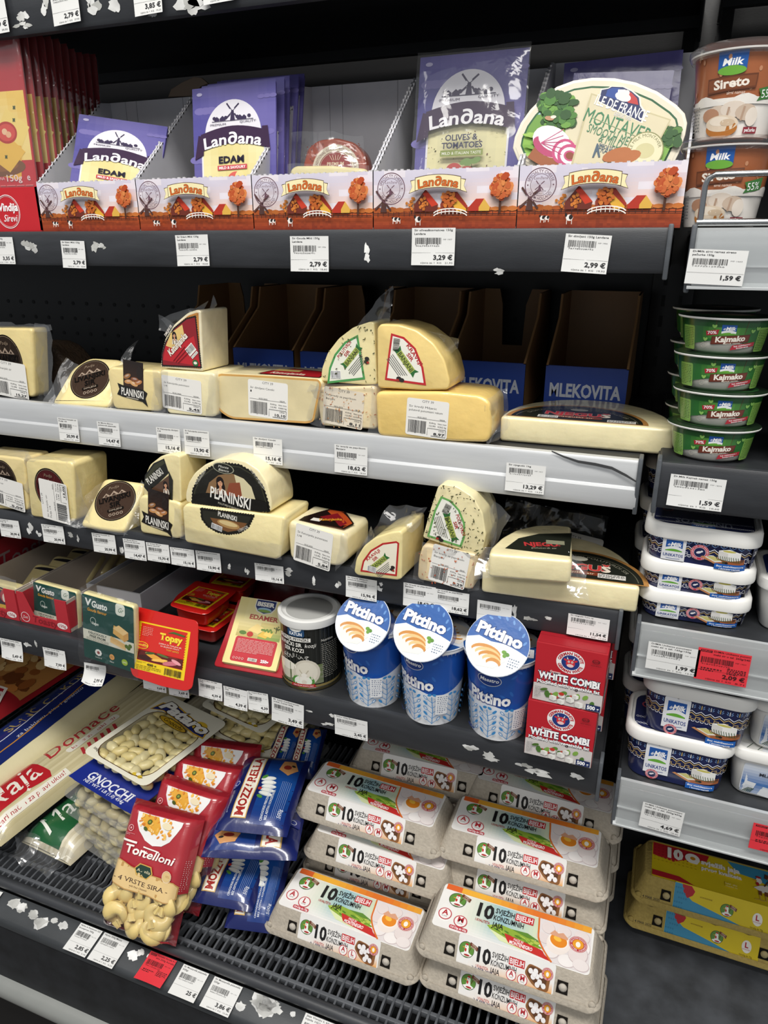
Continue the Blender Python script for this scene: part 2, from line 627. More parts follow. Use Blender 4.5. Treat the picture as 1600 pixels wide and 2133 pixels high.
def flake(b, x, z, y, w, h, col='#d9d9d6', n=11, seed=None):
 r = random.Random(seed if seed is not None else RND.random())
 pts = [(x + w / 2 * math.cos(2 * PI * i / n) * r.uniform(.45, 1.1), z + h / 2 * math.sin(2 * PI * i / n) * r.uniform(.45, 1.1)) for i in range(n)]
 b.add([(p[0], y, p[1]) for p in pts], [tuple(range(n))], col, 'scuffed')
 return b
def shelf(label, x0, x1, yf, zt, zb, kind='dark', flakes=(), group=None, ends=(True, True), raillabel=None):
 zt, zb = zt + CZ, zb + CZ
 loc = V3(((x0 + x1) / 2, yf, zt))
 t = thing('display_shelf', label, 'shelf', M4.Translation(loc), group)
 T = M4.Translation(-loc)
 b = B(T)
 b.box(x0, x1, yf + .004, WBACK - .036, zt - .016, zt, DK2, 'steel', .002)
 b.box(x0, x1, yf + .02, yf + .03, zt - .04, zt - .016, DK2, 'steel')
 b.box(x0, x1, WBACK - .05, WBACK - .036, zt - .03, zt - .016, DK2, 'steel')
 b.build('board', t)
 b = B(T)
 if kind == 'dark':
  pr = [(yf + .006, zt + .001), (yf + .001, zt + .0005), (yf - .001, zt - .004), (yf - .001, zb + .004), (yf + .001, zb), (yf + .012, zb), (yf + .012, zb + .003), (yf + .004, zb + .005), (yf + .004, zt - .004)]
  col, m = '#333539', 'steel'
 elif kind == 'alu':
  zm = zb + (zt - zb) * .42
  pr = [(yf + .008, zt + .001), (yf + .001, zt + .0005), (yf - .001, zt - .003), (yf + .001, zm + .002), (yf - .003, zm - .001), (yf - .005, zb + .006), (yf - .003, zb), (yf + .004, zb), (yf + .004, zb + .004), (yf + .006, zt - .004)]
  col, m = '#cdcfd1', 'alu'
 else:
  pr = [(yf + .006, zt + .001), (yf + .001, zt + .001), (yf + .001, zb + .004), (yf - .008, zb), (yf - .008, zb - .002), (yf + .006, zb - .002)]
  col, m = '#c4c7c8', 'alu'
 b.loft([[(x, p[0], p[1]) for p in pr] for x in (x0, x1)], col, m)
 if kind == 'glass':
  zz = zb + (zt - zb) * .36
  b.box(x0, x1, yf - .0016, yf + .001, zz - .0006, zz + .0006, '#d8dadb', 'plastic')
 if kind == 'alu':
  tear = [at(*q, Y=yf) for q in ((1150, 938), (1175, 950), (1205, 961), (1240, 967), (1275, 975), (1305, 990), (1330, 1004))]
  v = []
  for k, q in enumerate(tear):
   v += [(q.x, yf - .0028, q.z - .0011), (q.x, yf - .0028, q.z + (.0004, .0012, .002, .0024, .0024, .002, .0006)[k])]
  b.add(v, [(2 * k, 2 * k + 2, 2 * k + 3, 2 * k + 1) for k in range(6)], '#3a3b3d', 'paper')
 for fx, fy, fw, fh in flakes:
  p = at(fx, fy, Y=yf)
  k = .0006
  for q in range(3):
   flake(b, p.x + RND.uniform(-.3, .3) * fw * k, p.z + RND.uniform(-.3, .3) * fh * k, yf - .0014 - .0001 * q, fw * k * RND.uniform(.4, .8), fh * k * RND.uniform(.4, .8), RND.choice(('#d5d5d2', '#bdbdb9', '#e4e4e2')))
 r = b.build('price_rail', t)
 if raillabel:
  r['label'] = raillabel
 if kind == 'glass':
  b = B(T)
  b.box(x0 + .004, x1, yf - .0075, yf - .0062, zb + .001, zt - .002, '#ffffff', 'glassy')
  b.build('price_holder', t)
 for on, xe, s_ in ((ends[0], x0, -1), (ends[1], x1, 1)):
  if on:
   b = B(T)
   b.prism_x = None
   b.box(xe - .0025, xe + .0025, yf - .004, yf + .02, zb - .006, zt + .004, '#54585d', 'steel', .0015)
   b.box(xe - .0018, xe + .0018, yf + .02, WBACK - .04, zt - .045, zt - .004, DK2, 'steel', .001)
   b.build('end_bracket', t)
 return t
XL, XR = -1.9, -.009
Y0, Y1, Y2, Y3, Y4 = .82, .80, .82, .80, .785
YR1, YR2, YR3, YR4 = .79, .79, .795, .80
shelf('dark grey shelf at the very top of the picture, price rail torn and stained', XL, -.009, Y0, .295, .243, 'dark',
      [(50, 25, 45, 45), (92, 8, 34, 60), (205, 5, 46, 40), (235, 0, 40, 50), (190, 8, 22, 30), (45, 55, 40, 14), (60, 55, 40, 10), (385, 8, 90, 40), (405, 12, 60, 30), (312, 36, 40, 16)])
shelf('unseen dark shelf added above the right-hand bay to shade it', .012, .9, .80, .315, .262, 'dark')  # out of view, added so the upper right bay stays dark
shelf('dark grey shelf carrying the row of printed cheese display trays', XL, XR, Y1, .013, -.029, 'dark',
      [(60, 513, 40, 24), (73, 518, 26, 30), (204, 518, 36, 26), (214, 512, 22, 16), (770, 528, 22, 32), (1035, 566, 30, 12)])
shelf('shelf with a bright aluminium price rail under the upper row of cheese pieces', XL, XR, Y2, -.228, -.284, 'alu', raillabel='bare aluminium price rail')
shelf('dark grey shelf with many price tags under the lower row of cheese pieces', XL, XR, Y3, -.407, -.450, 'dark',
      [(62, 1100, 30, 36), (80, 1112, 24, 22), (150, 1115, 24, 24), (164, 1120, 16, 22), (253, 1140, 16, 30), (478, 1178, 14, 20), (514, 1187, 20, 22), (600, 1190, 30, 22), (652, 1208, 18, 26), (706, 1215, 18, 18), (1072, 1275, 18, 36), (1108, 1288, 40, 18), (1142, 1287, 20, 12), (793, 1222, 22, 26)])
shelf('dark grey shelf holding the red packs, tin and blue and white cups', XL, XR, Y4, -.613, -.664, 'dark',
      [(60, 1345, 30, 22), (78, 1345, 14, 30), (646, 1482, 22, 12), (696, 1488, 20, 18), (684, 1507, 40, 14), (980, 1556, 44, 24), (1015, 1572, 60, 30), (1098, 1598, 60, 22), (1120, 1607, 70, 22), (1212, 1615, 50, 24), (325, 1395, 14, 10)])
XQ = .9
shelf('right-hand shelf with clear price holder under the mushroom spread cups', .012, XQ, YR1, .012, -.040, 'glass')
shelf('right-hand dark shelf under the stacked green tubs', .010, XQ, YR2, -.2185, -.269, 'dark')
shelf('right-hand shelf with clear price holder under the flat navy blue tubs', .012, XQ, YR3, -.4155, -.478, 'glass')
shelf('right-hand shelf with clear price holder under the tall navy blue tubs', .014, XQ, YR4, -.643, -.707, 'glass')
# base of the case: slatted grille on the left, solid deck on the right
ZG = -1.05
loc = V3((-.9, .65, CZ + ZG))
t = thing('base_grille', 'dark grey slatted plastic floor grille along the bottom of the case', 'grille', M4.Translation(loc))
T = M4.Translation(-loc)
b = B(T)
gp = [(.664, -.002), (.69, 0), (.705, -.001), (.715, -.006), (.722, -.007), (.73, -.003), (.75, 0), (1.2, .0)]
x = XL
while x < -.0:
 b.loft([[(x - .0016, y, CZ + ZG + z - .012), (x + .0016, y, CZ + ZG + z - .012), (x + .0016, y, CZ + ZG + z), (x - .0016, y, CZ + ZG + z)] for y, z in gp], '#5a5d62', 'steel')
 x += .0135
for y in (.674, .704, .752, .80, .85, .9, .95, 1.0, 1.05, 1.1, 1.15):
 z = CZ + ZG - (.002 if y < .7 else .004)
 b.box(XL, -.004, y - .003, y + .003, z - .010, z + .0008, '#5a5d62', 'steel', .001)
b.build('slats', t)
b = B(T)
b.tube([(XL, .652, CZ + ZG + .001), (-.004, .652, CZ + ZG + .001)], .009, '#3a3c40', 'steel', 14)
b.build('front_roll', t)
t = thing('case_base', 'black front panel of the case with a sloping price ledge', 'panel', M4.Translation(loc))
b = B(T)
b.loft([[(x, y, CZ + z) for y, z in ((.648, -1.066), (.612, -1.074), (.607, -1.080), (.607, -1.09), (.648, -1.09))] for x in (XL, .9)], '#3d4043', 'steel')
for fx, fy, fw in ((30, 1880, 34), (45, 1888, 30), (68, 1902, 30), (84, 1918, 40), (112, 1915, 20), (130, 1925, 26), (278, 1986, 30), (292, 1982, 20), (312, 1990, 16), (548, 2085, 60), (565, 2075, 50), (552, 2100, 40), (572, 2098, 34), (500, 2090, 24), (610, 2110, 14)):
 p = at(fx, fy, Z=-1.0655)
 for q in range(3):
  w = fw * .0008
  r = random.Random(RND.random())
  yq = min(.645, max(.618, p.y))
  pts = [(p.x + r.uniform(-.3, .3) * w * 0 + w / 2 * math.cos(2 * PI * i / 10) * r.uniform(.4, 1.1), yq + w * .35 * math.sin(2 * PI * i / 10) * r.uniform(.4, 1.1)) for i in range(10)]
  b.add([(u, max(.614, min(.647, v)), CZ - 1.066 - (.648 - max(.614, min(.647, v))) * .2222 + .0003 + .0001 * q) for u, v in pts], [tuple(range(10))], r.choice(('#d8d8d5', '#c4c4c0', '#e6e6e4')), 'scuffed')
b.build('price_ledge', t)
b = B(T)
b.box(XL, .9, .609, .62, CZ - 1.235, CZ - 1.088, '#232529', 'scuffed')
b.build('front_panel', t)
b = B(T)
pr = [(.612, -1.225), (.600, -1.228), (.592, -1.236), (.589, -1.246), (.592, -1.256), (.602, -1.262), (.612, -1.262)]
b.loft([[(x, y, CZ + z) for y, z in pr] for x in (XL, .9)], '#8d8f8c', 'plastic')
b.build('bumper', t)
b = B(T)
b.box(XL, .9, .64, .66, 0.0, CZ - 1.25, '#1b1b1d', 'steel')
b.build('kick_panel', t)
b = B(T)
b.box(XL, .9, .655, WBACK, CZ - 1.16, CZ - 1.15, '#131416', 'steel')
b.build('drip_pan', t)
b = B()
b.box(.002, .9, .655, WBACK, CZ - 1.098, CZ - 1.090, '#3c3f44', 'scuffed', .001)
single(b, 'deck_plate', 'solid dark grey scratched deck plate under the yellow egg cartons', 'panel', M4())
# ------------------------------------------------------------------ price tags
WHITE, INK, RED = '#e2e2e0', '#1b1b1e', '#e0343f'
def price_tag(label, tl, br, Y, name, price, sub='', roll=0, red=False, curl=.0015, seed=1, code='MP 1957', drop=False):
 p, q = at(*tl, Y=Y), at(*br, Y=Y)
 Y -= .0042 if Y == Y2 else 0
 w, h = q.x - p.x, p.z - q.z
 m = face(V3((p.x, Y - .0026, q.z)), 0, 0, roll)
 tag_mesh(label, m, w, h, name, price, sub, red, curl, seed, code)
def tag_mesh(label, m, w, h, name, price, sub, red, curl, seed, code):
 g = G()
 ink = '#3a0d12' if red else INK
 nm = name.split('|')
 y = h * .915
 if red:
  g.rect(w * .05, h * .885, w * .27, h * .955, '#3a0d12').text('POPUST', w * .16, h * .9, h * .04, RED, w * .18, bold=.02)
 for k, s_ in enumerate(nm):
  x = w * (.30 if red else .06)
  g.text(s_, x, y - k * h * .095, h * .052, ink, min(w * (.68 if red else .88), len(s_) * h * .048), 'l', bold=.012)
 yb = y - .05 * h - (len(nm) - 1) * h * .095
 g.bars(w * .08, yb - h * .2, w * .68, yb - h * .03, ink, seed)
 g.text(code, w * .83, yb - h * .09, h * .03, '#777777' if not red else ink, w * .2)
 rnd = random.Random(seed)
 g.text(''.join(rnd.choice('0123456789') for _ in range(12)), w * .37, yb - h * .265, h * .034, '#555555' if not red else ink, w * .55)
 if red:
  g.fine(w * .1, h * .3, w * .5, h * .42, 2, ink, seed).fine(w * .6, h * .3, w * .95, h * .5, 4, ink, seed + 1)
 g.rect(w * .01, h * .335, w * .99, h * .341, '#777777' if not red else ink)
 if price:
  g.text(price, w * .95, h * .155, h * .12, ink, min(w * .6, len(price) * h * .092), 'r', bold=.028)
 if sub:
  g.text('cijena za 1', w * .22, h * .05, h * .045, '#555555' if not red else ink, w * .33, 'l').text('KG', w * .66, h * .05, h * .04, '#555555' if not red else ink, w * .1).text(sub, w * .96, h * .05, h * .042, '#555555' if not red else ink, w * .17, 'r')
 def fn(u, v, hh):
  t = 1 - v / h
  return (u, v, curl * t * t * (1 + .5 * math.sin(u * 60)) + hh)
 b = B()
 b.sheet(lambda u, v: fn(u * w, v * h, 0), 4, 6, RED if red else WHITE, 'paper')
 g.on(b, fn, 'paper', base=.00012, step=.00003, cv=h / 6)
 return single(b, 'price_tag', label, 'price tag', m)
T_ = price_tag
T_('price tag reading 3,49 at the left end of the topmost rail', (-50, -5), (32, 75), Y0, 'Sir dimljeni 150g', '3,49 €', '39,90', 3, seed=2)
T_('price tag reading 2,79 between torn paper scraps on the topmost rail', (113, -20), (180, 52), Y0, 'Sir gauda 100g', '2,79 €', '27,90', 3, seed=3)
T_('price tag reading 3,85 with paper peeling below it, topmost rail', (283, -42), (349, 32), Y0, 'Sir edamer 200g', '3,85 €', '19,25', 2, seed=4)
T_('price tag cut by the top of the picture on the topmost rail', (427, -66), (502, 7), Y0, 'Sir trapist', '', '21,10', 2, seed=5)
A_ = 'price tag reading '
T_(A_ + '3,35 at the left end of the rail below the display trays', (-22, 494), (38, 550), Y1, 'ni Zdenka 150g', '3,35 €', '22,33', seed=6)
T_(A_ + '2,79 below the first printed tray, torn paper beside it', (128, 501), (185, 558), Y1, 'Sir Edam Mild 150g|Landana', '2,79 €', '18,60', -1, seed=7, code='MP 1950')
T_(A_ + '2,79 below the second printed tray with the Edam stack', (368, 490), (441, 555), Y1, 'Sir Edam Mild 150g|Landana', '2,79 €', '18,60', 1, seed=8, code='MP 1952')
T_(A_ + '2,79 below the tray with the red gouda wedge', (606, 492), (688, 566), Y1, 'Sir Gouda Mild 150g|Landana', '2,79 €', '18,60', seed=9, code='MP 1956')
T_(A_ + '3,29 below the olives and tomatoes cheese pack', (860, 475), (948, 553), Y1, 'Sir olives&tomatoes 150g|Landana', '3,29 €', '21,93', seed=10)
T_(A_ + '2,99 near the right end of the rail below the display trays', (1176, 486), (1264, 566), Y1, 'Sir dimljeni 150g Landana', '2,99 €', '19,93', -3, seed=11, code='MP 1956')
T_(A_ + '20,99 leftmost on the aluminium rail', (126, 867), (175, 918), Y2, 'Dimljeni livanjski sir|Podja 1/8', '20,99 €', '20,99', seed=12)
T_(A_ + '14,47 below the tilted livanjski wedge', (208, 875), (260, 928), Y2, 'Sir Monte Bianco|polutvrdi planinski', '14,47 €', '14,47', seed=13)
T_(A_ + '15,16 on the aluminium rail beside the 13,90 one', (331, 887), (385, 943), Y2, 'Sir Katunjanka dimljeni|1/4', '15,16 €', '15,16', seed=14)
T_(A_ + '13,90 right neighbour of the one below the pale katunjanka block', (388, 891), (445, 948), Y2, 'Sir Katunjanka punomasni|1/4', '13,90 €', '13,90', seed=15)
T_(A_ + '15,16 standing alone on the aluminium rail', (532, 907), (595, 966), Y2, 'Sir dimljeni Cevski', '15,16 €', '15,16', seed=16)
T_(A_ + '18,62 below the film wrapped paprika block', (701, 922), (770, 987), Y2, 'Sir kravlji sa paprikom|Banjani', '18,62 €', '18,62', seed=17)
T_(A_ + '13,29 below the wide flat njegus cheese', (1058, 960), (1135, 1026), Y2, 'Sir njeguski 1kg', '13,29 €', '13,29', seed=18)
for k, (tl, br, nm, pr, where) in enumerate((
  ((0, 1079), (49, 1122), 'Livanjski sir|Podja 1/8', '20,99 €', '20,99 at the very left edge of the picture'),
  ((89, 1090), (141, 1134), 'Sir livanjski Podja|mladi 1/8', '20,99 €', '20,99 below the block with a sideways sticker, lower cheese row'),
  ((194, 1108), (248, 1155), 'Dimljeni livanjski sir|Podja 1/8', '20,99 €', '20,99 below the tilted piece of the lower cheese row'),
  ((259, 1120), (310, 1168), 'Sir Monte Bianco|polutvrdi planinski', '14,47 €', '14,47 first in the tight row of four on the dark rail'),
  ((307, 1128), (359, 1173), 'Sir dimljeni Monte|Bianco planinski', '15,70 €', '15,70 second in the tight row of four on the dark rail'),
  ((357, 1138), (411, 1182), 'Sir Katunjanka dimljeni|1/4', '15,16 €', '15,16 third in the tight row of four on the dark rail'),
  ((410, 1145), (465, 1193), 'Sir Katunjanka punomasni|1/4', '13,90 €', '13,90 last in the tight row of four on the dark rail'),
  ((533, 1171), (595, 1216), 'Sir dimljeni Cevski', '15,16 €', '15,16 standing alone on the dark rail left of the small wedge'),
  ((722, 1197), (787, 1251), 'Sir kravlji Miljanic|polutvrdi punomasni', '15,96 €', '15,96 below the cut red bordered wedge'),
  ((842, 1211), (908, 1269), 'Sir kravlji sa paprikom|Banjani', '18,62 €', '18,62 left one of a pair under the herb flecked wedge'),
  ((909, 1224), (977, 1279), 'Sir kravlji sa paprikom|Banjani', '18,62 €', '18,62 right one of a pair under the herb flecked wedge'),
  ((996, 1247), (1065, 1302), '', '13,29 €', '13,29 on the dark rail, partly covered by a film corner'),
  ((1185, 1275), (1266, 1332), 'Sir njeguski Turo vp', '11,54 €', '11,54 at the right end of the dark rail'))):
 T_(A_ + where, tl, br, Y3, nm, pr, pr[:-2], 2 if k < 8 else 0, seed=30 + k)
for k, (tl, br, nm, pr, rl, cu, where) in enumerate((
  ((3, 1327), (56, 1376), 'Sir trapist Zdenka 400g', '5,49 €', 2, .005, '5,49 below the small tray at the left edge'),
  ((92, 1346), (145, 1394), 'Sir vegan Gouda 400g', '7,99 €', 2, .004, '7,99 below the red cardboard tray of vegan slices'),
  ((179, 1378), (230, 1420), '', '2,99 €', 4, .014, '2,99 curling away below the vegan gouda pack'),
  ((299, 1400), (351, 1442), 'Topsy toast 400g', '3,69 €', 2, .002, '3,69 under the front red toast cheese pack, left one'),
  ((352, 1408), (399, 1454), 'Topsy toast 400g', '3,69 €', 4, .002, '3,69 under the front red toast cheese pack, right one'),
  ((415, 1411), (468, 1457), 'Sir gouda Biser 45% MM|250gr', '4,39 €', 1, .003, '4,39 first of three overlapping ones'),
  ((467, 1426), (520, 1477), 'Sir edamer Biser|250g', '4,39 €', 0, .003, '4,39 middle of three overlapping ones'),
  ((519, 1437), (565, 1484), 'Sir trapist Biser 45%|250g', '4,39', 4, .003, '4,39 last of three overlapping ones, corner folded'),
  ((566, 1449), (635, 1512), 'M. bijeli mediteranski|orduk, Combi 400g', '3,49 €', -2, .002, '3,49 below the tin'),
  ((699, 1486), (768, 1542), 'Pittino 400g Maestro', '2,45 €', 1, .001, '2,45 below the first blue and white cup'))):
 T_(A_ + where, tl, br, Y4 - (.001 if k in (6, 9) else 0), nm, pr, '9,12' if k > 5 else '5,49', rl, curl=cu, seed=50 + k)
T_(A_ + '1,59 in the clear holder below the mushroom spread cups', (1435, 518), (1546, 592), YR1 - .0052, 'DrMilk sirni namaz sireto|pečurke 150g.', '1,59 €', '', -2, seed=70, code='MP 1662', curl=0)
T_(A_ + '1,59 hanging from the dark rail below the green tubs', (1397, 985), (1502, 1062), YR2, 'Dr.Milk Kajmak namaz 150g', '1,59 €', '10,60', -1, seed=71, code='MP 1875')
T_(A_ + '1,99 in the clear holder below the flat navy tubs', (1352, 1333), (1450, 1408), YR3 - .0052, 'DrMilk Unikatos punomasni|meki sir u sal. 165g/150g', '1,99 €', '13,27', 0, seed=72, code='MP 1657', curl=0)
T_('red discount price tag reading 2,09 beside the 1,99 tag', (1456, 1345), (1553, 1430), YR3 - .0052, 'DrMilk Unikatos punom|meki sir u sal. 260g/240', '2,09 €', '8,71', 0, True, seed=73, curl=0)
T_(A_ + '4,69 in the lowest clear holder at the right', (1338, 1666), (1416, 1738), YR4 - .0052, 'DrMilk Unikatos punomasni|meki sir u sal. 500g/450g', '4,69 €', '10,42', -2, seed=74, code='MP 1659', curl=0)
T_('red discount price tag cut by the right edge of the picture', (1570, 1710), (1668, 1790), YR4 - .0052, 'DrMilk meki sir|u sal. 450g', '3,49 €', '7,20', 0, True, seed=75, curl=0)
def ledge_tag(label, tl, tr, name, price, sub, red=False, curl=.001, seed=1):
 A, Bq = at(*tl, Z=-1.0655), at(*tr, Z=-1.0655)
 A.y, Bq.y = min(A.y, .646), min(Bq.y, .646)
 U = (Bq - A)
 w = max(.044, min(.05, U.length))
 U.normalize()
 D = V3((U.y, -U.x, 0)).normalized()
 D = V3((D.x, D.y, -.2222)).normalized()
 h = .044
 o = A + D * h
 Vv = -D
 N = U.cross(Vv).normalized()
 m = M4((U, Vv, N)).transposed().to_4x4()
 m.translation = o + N * .0022
 tag_mesh(label, m, w, h, name, price, sub, red, curl, seed, 'MP 1179')
ledge_tag(A_ + 'helping on the sloping ledge, cut by the left edge'.replace('helping ', 'nothing legible '), (-42, 1847), (19, 1863), 'Kore helgting', '', '3,10', seed=90)
ledge_tag(A_ + '2,85 on the sloping ledge, first after the torn scraps', (170, 1923), (217, 1939), 'Njoke sa Kestenom GG|krompirom 500g', '2,85 €', '5,70', seed=91)
ledge_tag(A_ + '2,25 on the ledge between another white one and a bare scrap', (221, 1941), (272, 1961), 'Njoke 500g Mazza', '2,25 €', '4,50', seed=92)
ledge_tag('red discount price tag on the sloping ledge below the tortelloni bag', (320, 1976), (373, 1998), 'Tortelini Aurelia 4 v|sira 250g Aurelia', '', '', True, .004, 93)
ledge_tag('price tag with its price torn off, beside the red ledge tag', (384, 2009), (441, 2023), 'Sir Mozzarella pizzutella|500gr', '25 €', '', seed=94)
ledge_tag(A_ + '3,86 on the ledge left of the large torn scrap', (450, 2032), (510, 2058), 'Sir Mozzarella pizzutella|250gr', '3,86 €', '15,44', seed=95)
ledge_tag('egg price tag cut by the bottom edge of the picture', (640, 2106), (704, 2130), 'Jaja Visnjic L klasa|bijela 10/1', '2,99 €', '', seed=96)
# ------------------------------------------------------------------ designs: display tray front, cheese pack
def tree(g, x, y, rx, ry, col='#b5521f', n=26, seed=1, trunk=0, hi='#d98033'):
 r = random.Random(seed)
 if trunk:
  g.rect(x - rx * .09, y - ry - trunk, x + rx * .09, y, '#4a2716')
  for s_ in (-1, 1):
   g.line([(x, y - ry * .9), (x + s_ * rx * .5, y + ry * .1)], rx * .08, '#4a2716')
 for k in range(n):
  a, q = r.uniform(0, 2 * PI), math.sqrt(r.random())
  g.ell(x + rx * q * math.cos(a) * .8, y + ry * q * math.sin(a) * .8, rx * r.uniform(.14, .3), ry * r.uniform(.12, .26), mix(col, hi, r.random()), 7)
 return g
def windmill(g, x, y, s_, col):
 g.poly([(x - .22 * s_, y), (x + .22 * s_, y), (x + .12 * s_, y + .6 * s_), (x - .12 * s_, y + .6 * s_)], col)
 g.ell(x, y + .62 * s_, .13 * s_, .12 * s_, col, 10)
 for a in (38, 128, 218, 308):
  c, d = math.cos(math.radians(a)), math.sin(math.radians(a))
  g.line([(x, y + .65 * s_), (x + c * .75 * s_, y + (.65 + d * .75) * s_)], .05 * s_, col)
  g.line([(x + c * .25 * s_ - d * .05 * s_, y + (.65 + d * .25) * s_ + c * .05 * s_), (x + c * .75 * s_ - d * .05 * s_, y + (.65 + d * .75) * s_ + c * .05 * s_)], .08 * s_, col)
 return g
def banner(g, x, y, w, h, col, edge, arc=.12, tail=.14):
 def strip(dx, dh):
  n, v = 14, []
  for i in range(n + 1):
   t = i / n * 2 - 1
   v.append((x + t * (w / 2 + dx), y + h / 2 + dh - arc * h * t * t * 2))
  return v + [(p[0], p[1] - h - 2 * dh) for p in v[::-1]]
 for s_ in (-1, 1):
  for d, c in ((h * .06, edge), (0, col)):
   g.poly(ccw([(x + s_ * (w * .40), y - h * .62 - d), (x + s_ * (w * .5 + w * tail + d), y - h * .95 - d), (x + s_ * (w * .5 + w * tail * .55 + d * .3), y - h * .45), (x + s_ * (w * .5 + w * tail * .75 + d), y + h * .02 + d), (x + s_ * (w * .42), y + h * .2)]), c)
 g.poly(ccw(strip(h * .05, h * .05)), edge)
 g.poly(ccw(strip(0, 0)), col)
 return g
def tray_print(w, h):
 g = G()
 sky = lambda u, v: mix(mix('#f0d9cf', '#d7d2e2', min(1, v * 1.3)), '#f3c3a4', max(0, u - .45) * (1 - v) * 1.2) if (math.sin(u * 9 + v * 14) + math.sin(u * 23 - v * 9)) < .7 else '#e9e2ea'
 g.field(0, h * .3, w, h, 26, 12, sky)
 r = random.Random(3)
 g.field(0, 0, w, h * .32, 44, 8, lambda u, v: mix(mix('#8a2f17', '#d2622a', v * .9), '#5f1c12', r.random() * .5 * (1 - abs(u - .5))))
 g.rect(0, h * .29, w, h * .335, '#7b3a1d')
 for k in range(18):
  g.ell(w * (k + .5) / 18, h * .335, w * .035, h * .03 * (1 + r.random()), mix('#a64a1e', '#d07a35', r.random()), 8)
 windmill(g, w * .075, h * .3, h * .3, '#5a3a34')
 tree(g, w * .28, h * .44, w * .045, h * .12, '#c07a2c', 20, 2, h * .05)
 # farmhouses
 g.poly([(w * .30, h * .3), (w * .30, h * .42), (w * .375, h * .66), (w * .385, h * .66), (w * .47, h * .42), (w * .46, h * .3)], '#6d2a1c')
 g.poly([(w * .36, h * .60), (w * .385, h * .66), (w * .47, h * .42), (w * .425, h * .38)], '#c93a20')
 g.poly([(w * .49, h * .3), (w * .485, h * .42), (w * .53, h * .62), (w * .60, h * .62), (w * .65, h * .42), (w * .64, h * .3)], '#8d3620')
 g.poly([(w * .6, h * .62), (w * .56, h * .45), (w * .6, h * .3), (w * .665, h * .3), (w * .665, h * .42)], '#e2ae3c')
 g.poly([(w * .6, h * .62), (w * .575, h * .56), (w * .665, h * .34), (w * .675, h * .38)], '#a3301f')
 g.poly([(w * .68, h * .3), (w * .68, h * .36), (w * .73, h * .5), (w * .785, h * .5), (w * .75, h * .36), (w * .75, h * .3)], '#b5321f')
 g.poly([(w * .75, h * .3), (w * .75, h * .36), (w * .785, h * .5), (w * .825, h * .36), (w * .82, h * .3)], '#e0b04a')
 tree(g, w * .365, h * .44, w * .04, h * .13, '#b5651f', 18, 5)
 tree(g, w * .545, h * .5, w * .062, h * .16, '#b3541c', 30, 6)
 g.line([(0, h * .275), (w, h * .245)], h * .014, '#3b1d14')
 g.line([(0, h * .25), (w, h * .22)], h * .01, '#3b1d14')
 for k in range(26):
  g.rect(w * k / 26, h * .22, w * k / 26 + w * .004, h * .3, '#3b1d14')
 for dy in (0, .045):
  g.line([(p[0], p[1] + h * dy) for p in arcpts(w * .56, h * .2, w * .12, h * .1, 165, 15, 10)], h * .018, '#f4efe8')
 for k in range(7):
  g.rect(w * (.47 + .027 * k), h * .25, w * (.474 + .027 * k), h * .33, '#f4efe8')
 tree(g, w * .895, h * .68, w * .085, h * .26, '#b8481d', 70, 9, h * .16, '#e08a4a')
 for cx, k in ((.17, 1), (.20, .9), (.34, 1.4)):
  x, y = w * cx, h * .17
  g.ell(x, y, w * .016 * k, h * .038 * k, '#f1ece6', 10).ell(x + w * .006 * k, y + h * .008, w * .009 * k, h * .03 * k, '#231a18', 8).ell(x - w * .016 * k, y + h * .03 * k, w * .006 * k, h * .022 * k, '#231a18', 8)
  for d in (-.011, .011):
   g.rect(x + w * d * k - w * .002, y - h * .075 * k, x + w * d * k + w * .002, y - h * .02, '#e8e0d8')
 # round seal
 sx, sy_, sr = w * .145, h * .69, h * .27
 ink = '#6a4a58'
 g.ring(sx, sy_, sr * .94, sr, ink).ring(sx, sy_, sr * .62, sr * .65, ink)
 g.round('SPECIALTY CHEESE', sx, sy_, sr * .7, sr * .18, ink, 90, 150, bold=.01).round('FROM HOLLAND', sx, sy_, sr * .88, sr * .18, ink, 270, 115, True, bold=.01)
 windmill(g, sx - sr * .05, sy_ - sr * .36, sr * .5, ink)
 g.text('Lan∂ana', sx, sy_ + sr * .32, sr * .16, ink, sr * .85, sh=.2).text('PREMIUM', sx + sr * .05, sy_ - sr * .42, sr * .1, ink, sr * .6).text('QUALITY', sx + sr * .02, sy_ - sr * .55, sr * .09, ink, sr * .5)
 for s_ in (-1, 1):
  g.ell(sx + s_ * sr * .8, sy_, sr * .05, sr * .05, ink, 8)
 banner(g, w * .475, h * .80, w * .31, h * .2, '#f6eab8', '#4a3020')
 g.text('Lan∂ana', w * .475, h * .725, h * .135, '#d2661f', w * .27, arc=w * .55, bold=.02, sh=.12, ol=('#5b2510', .025))
 return g
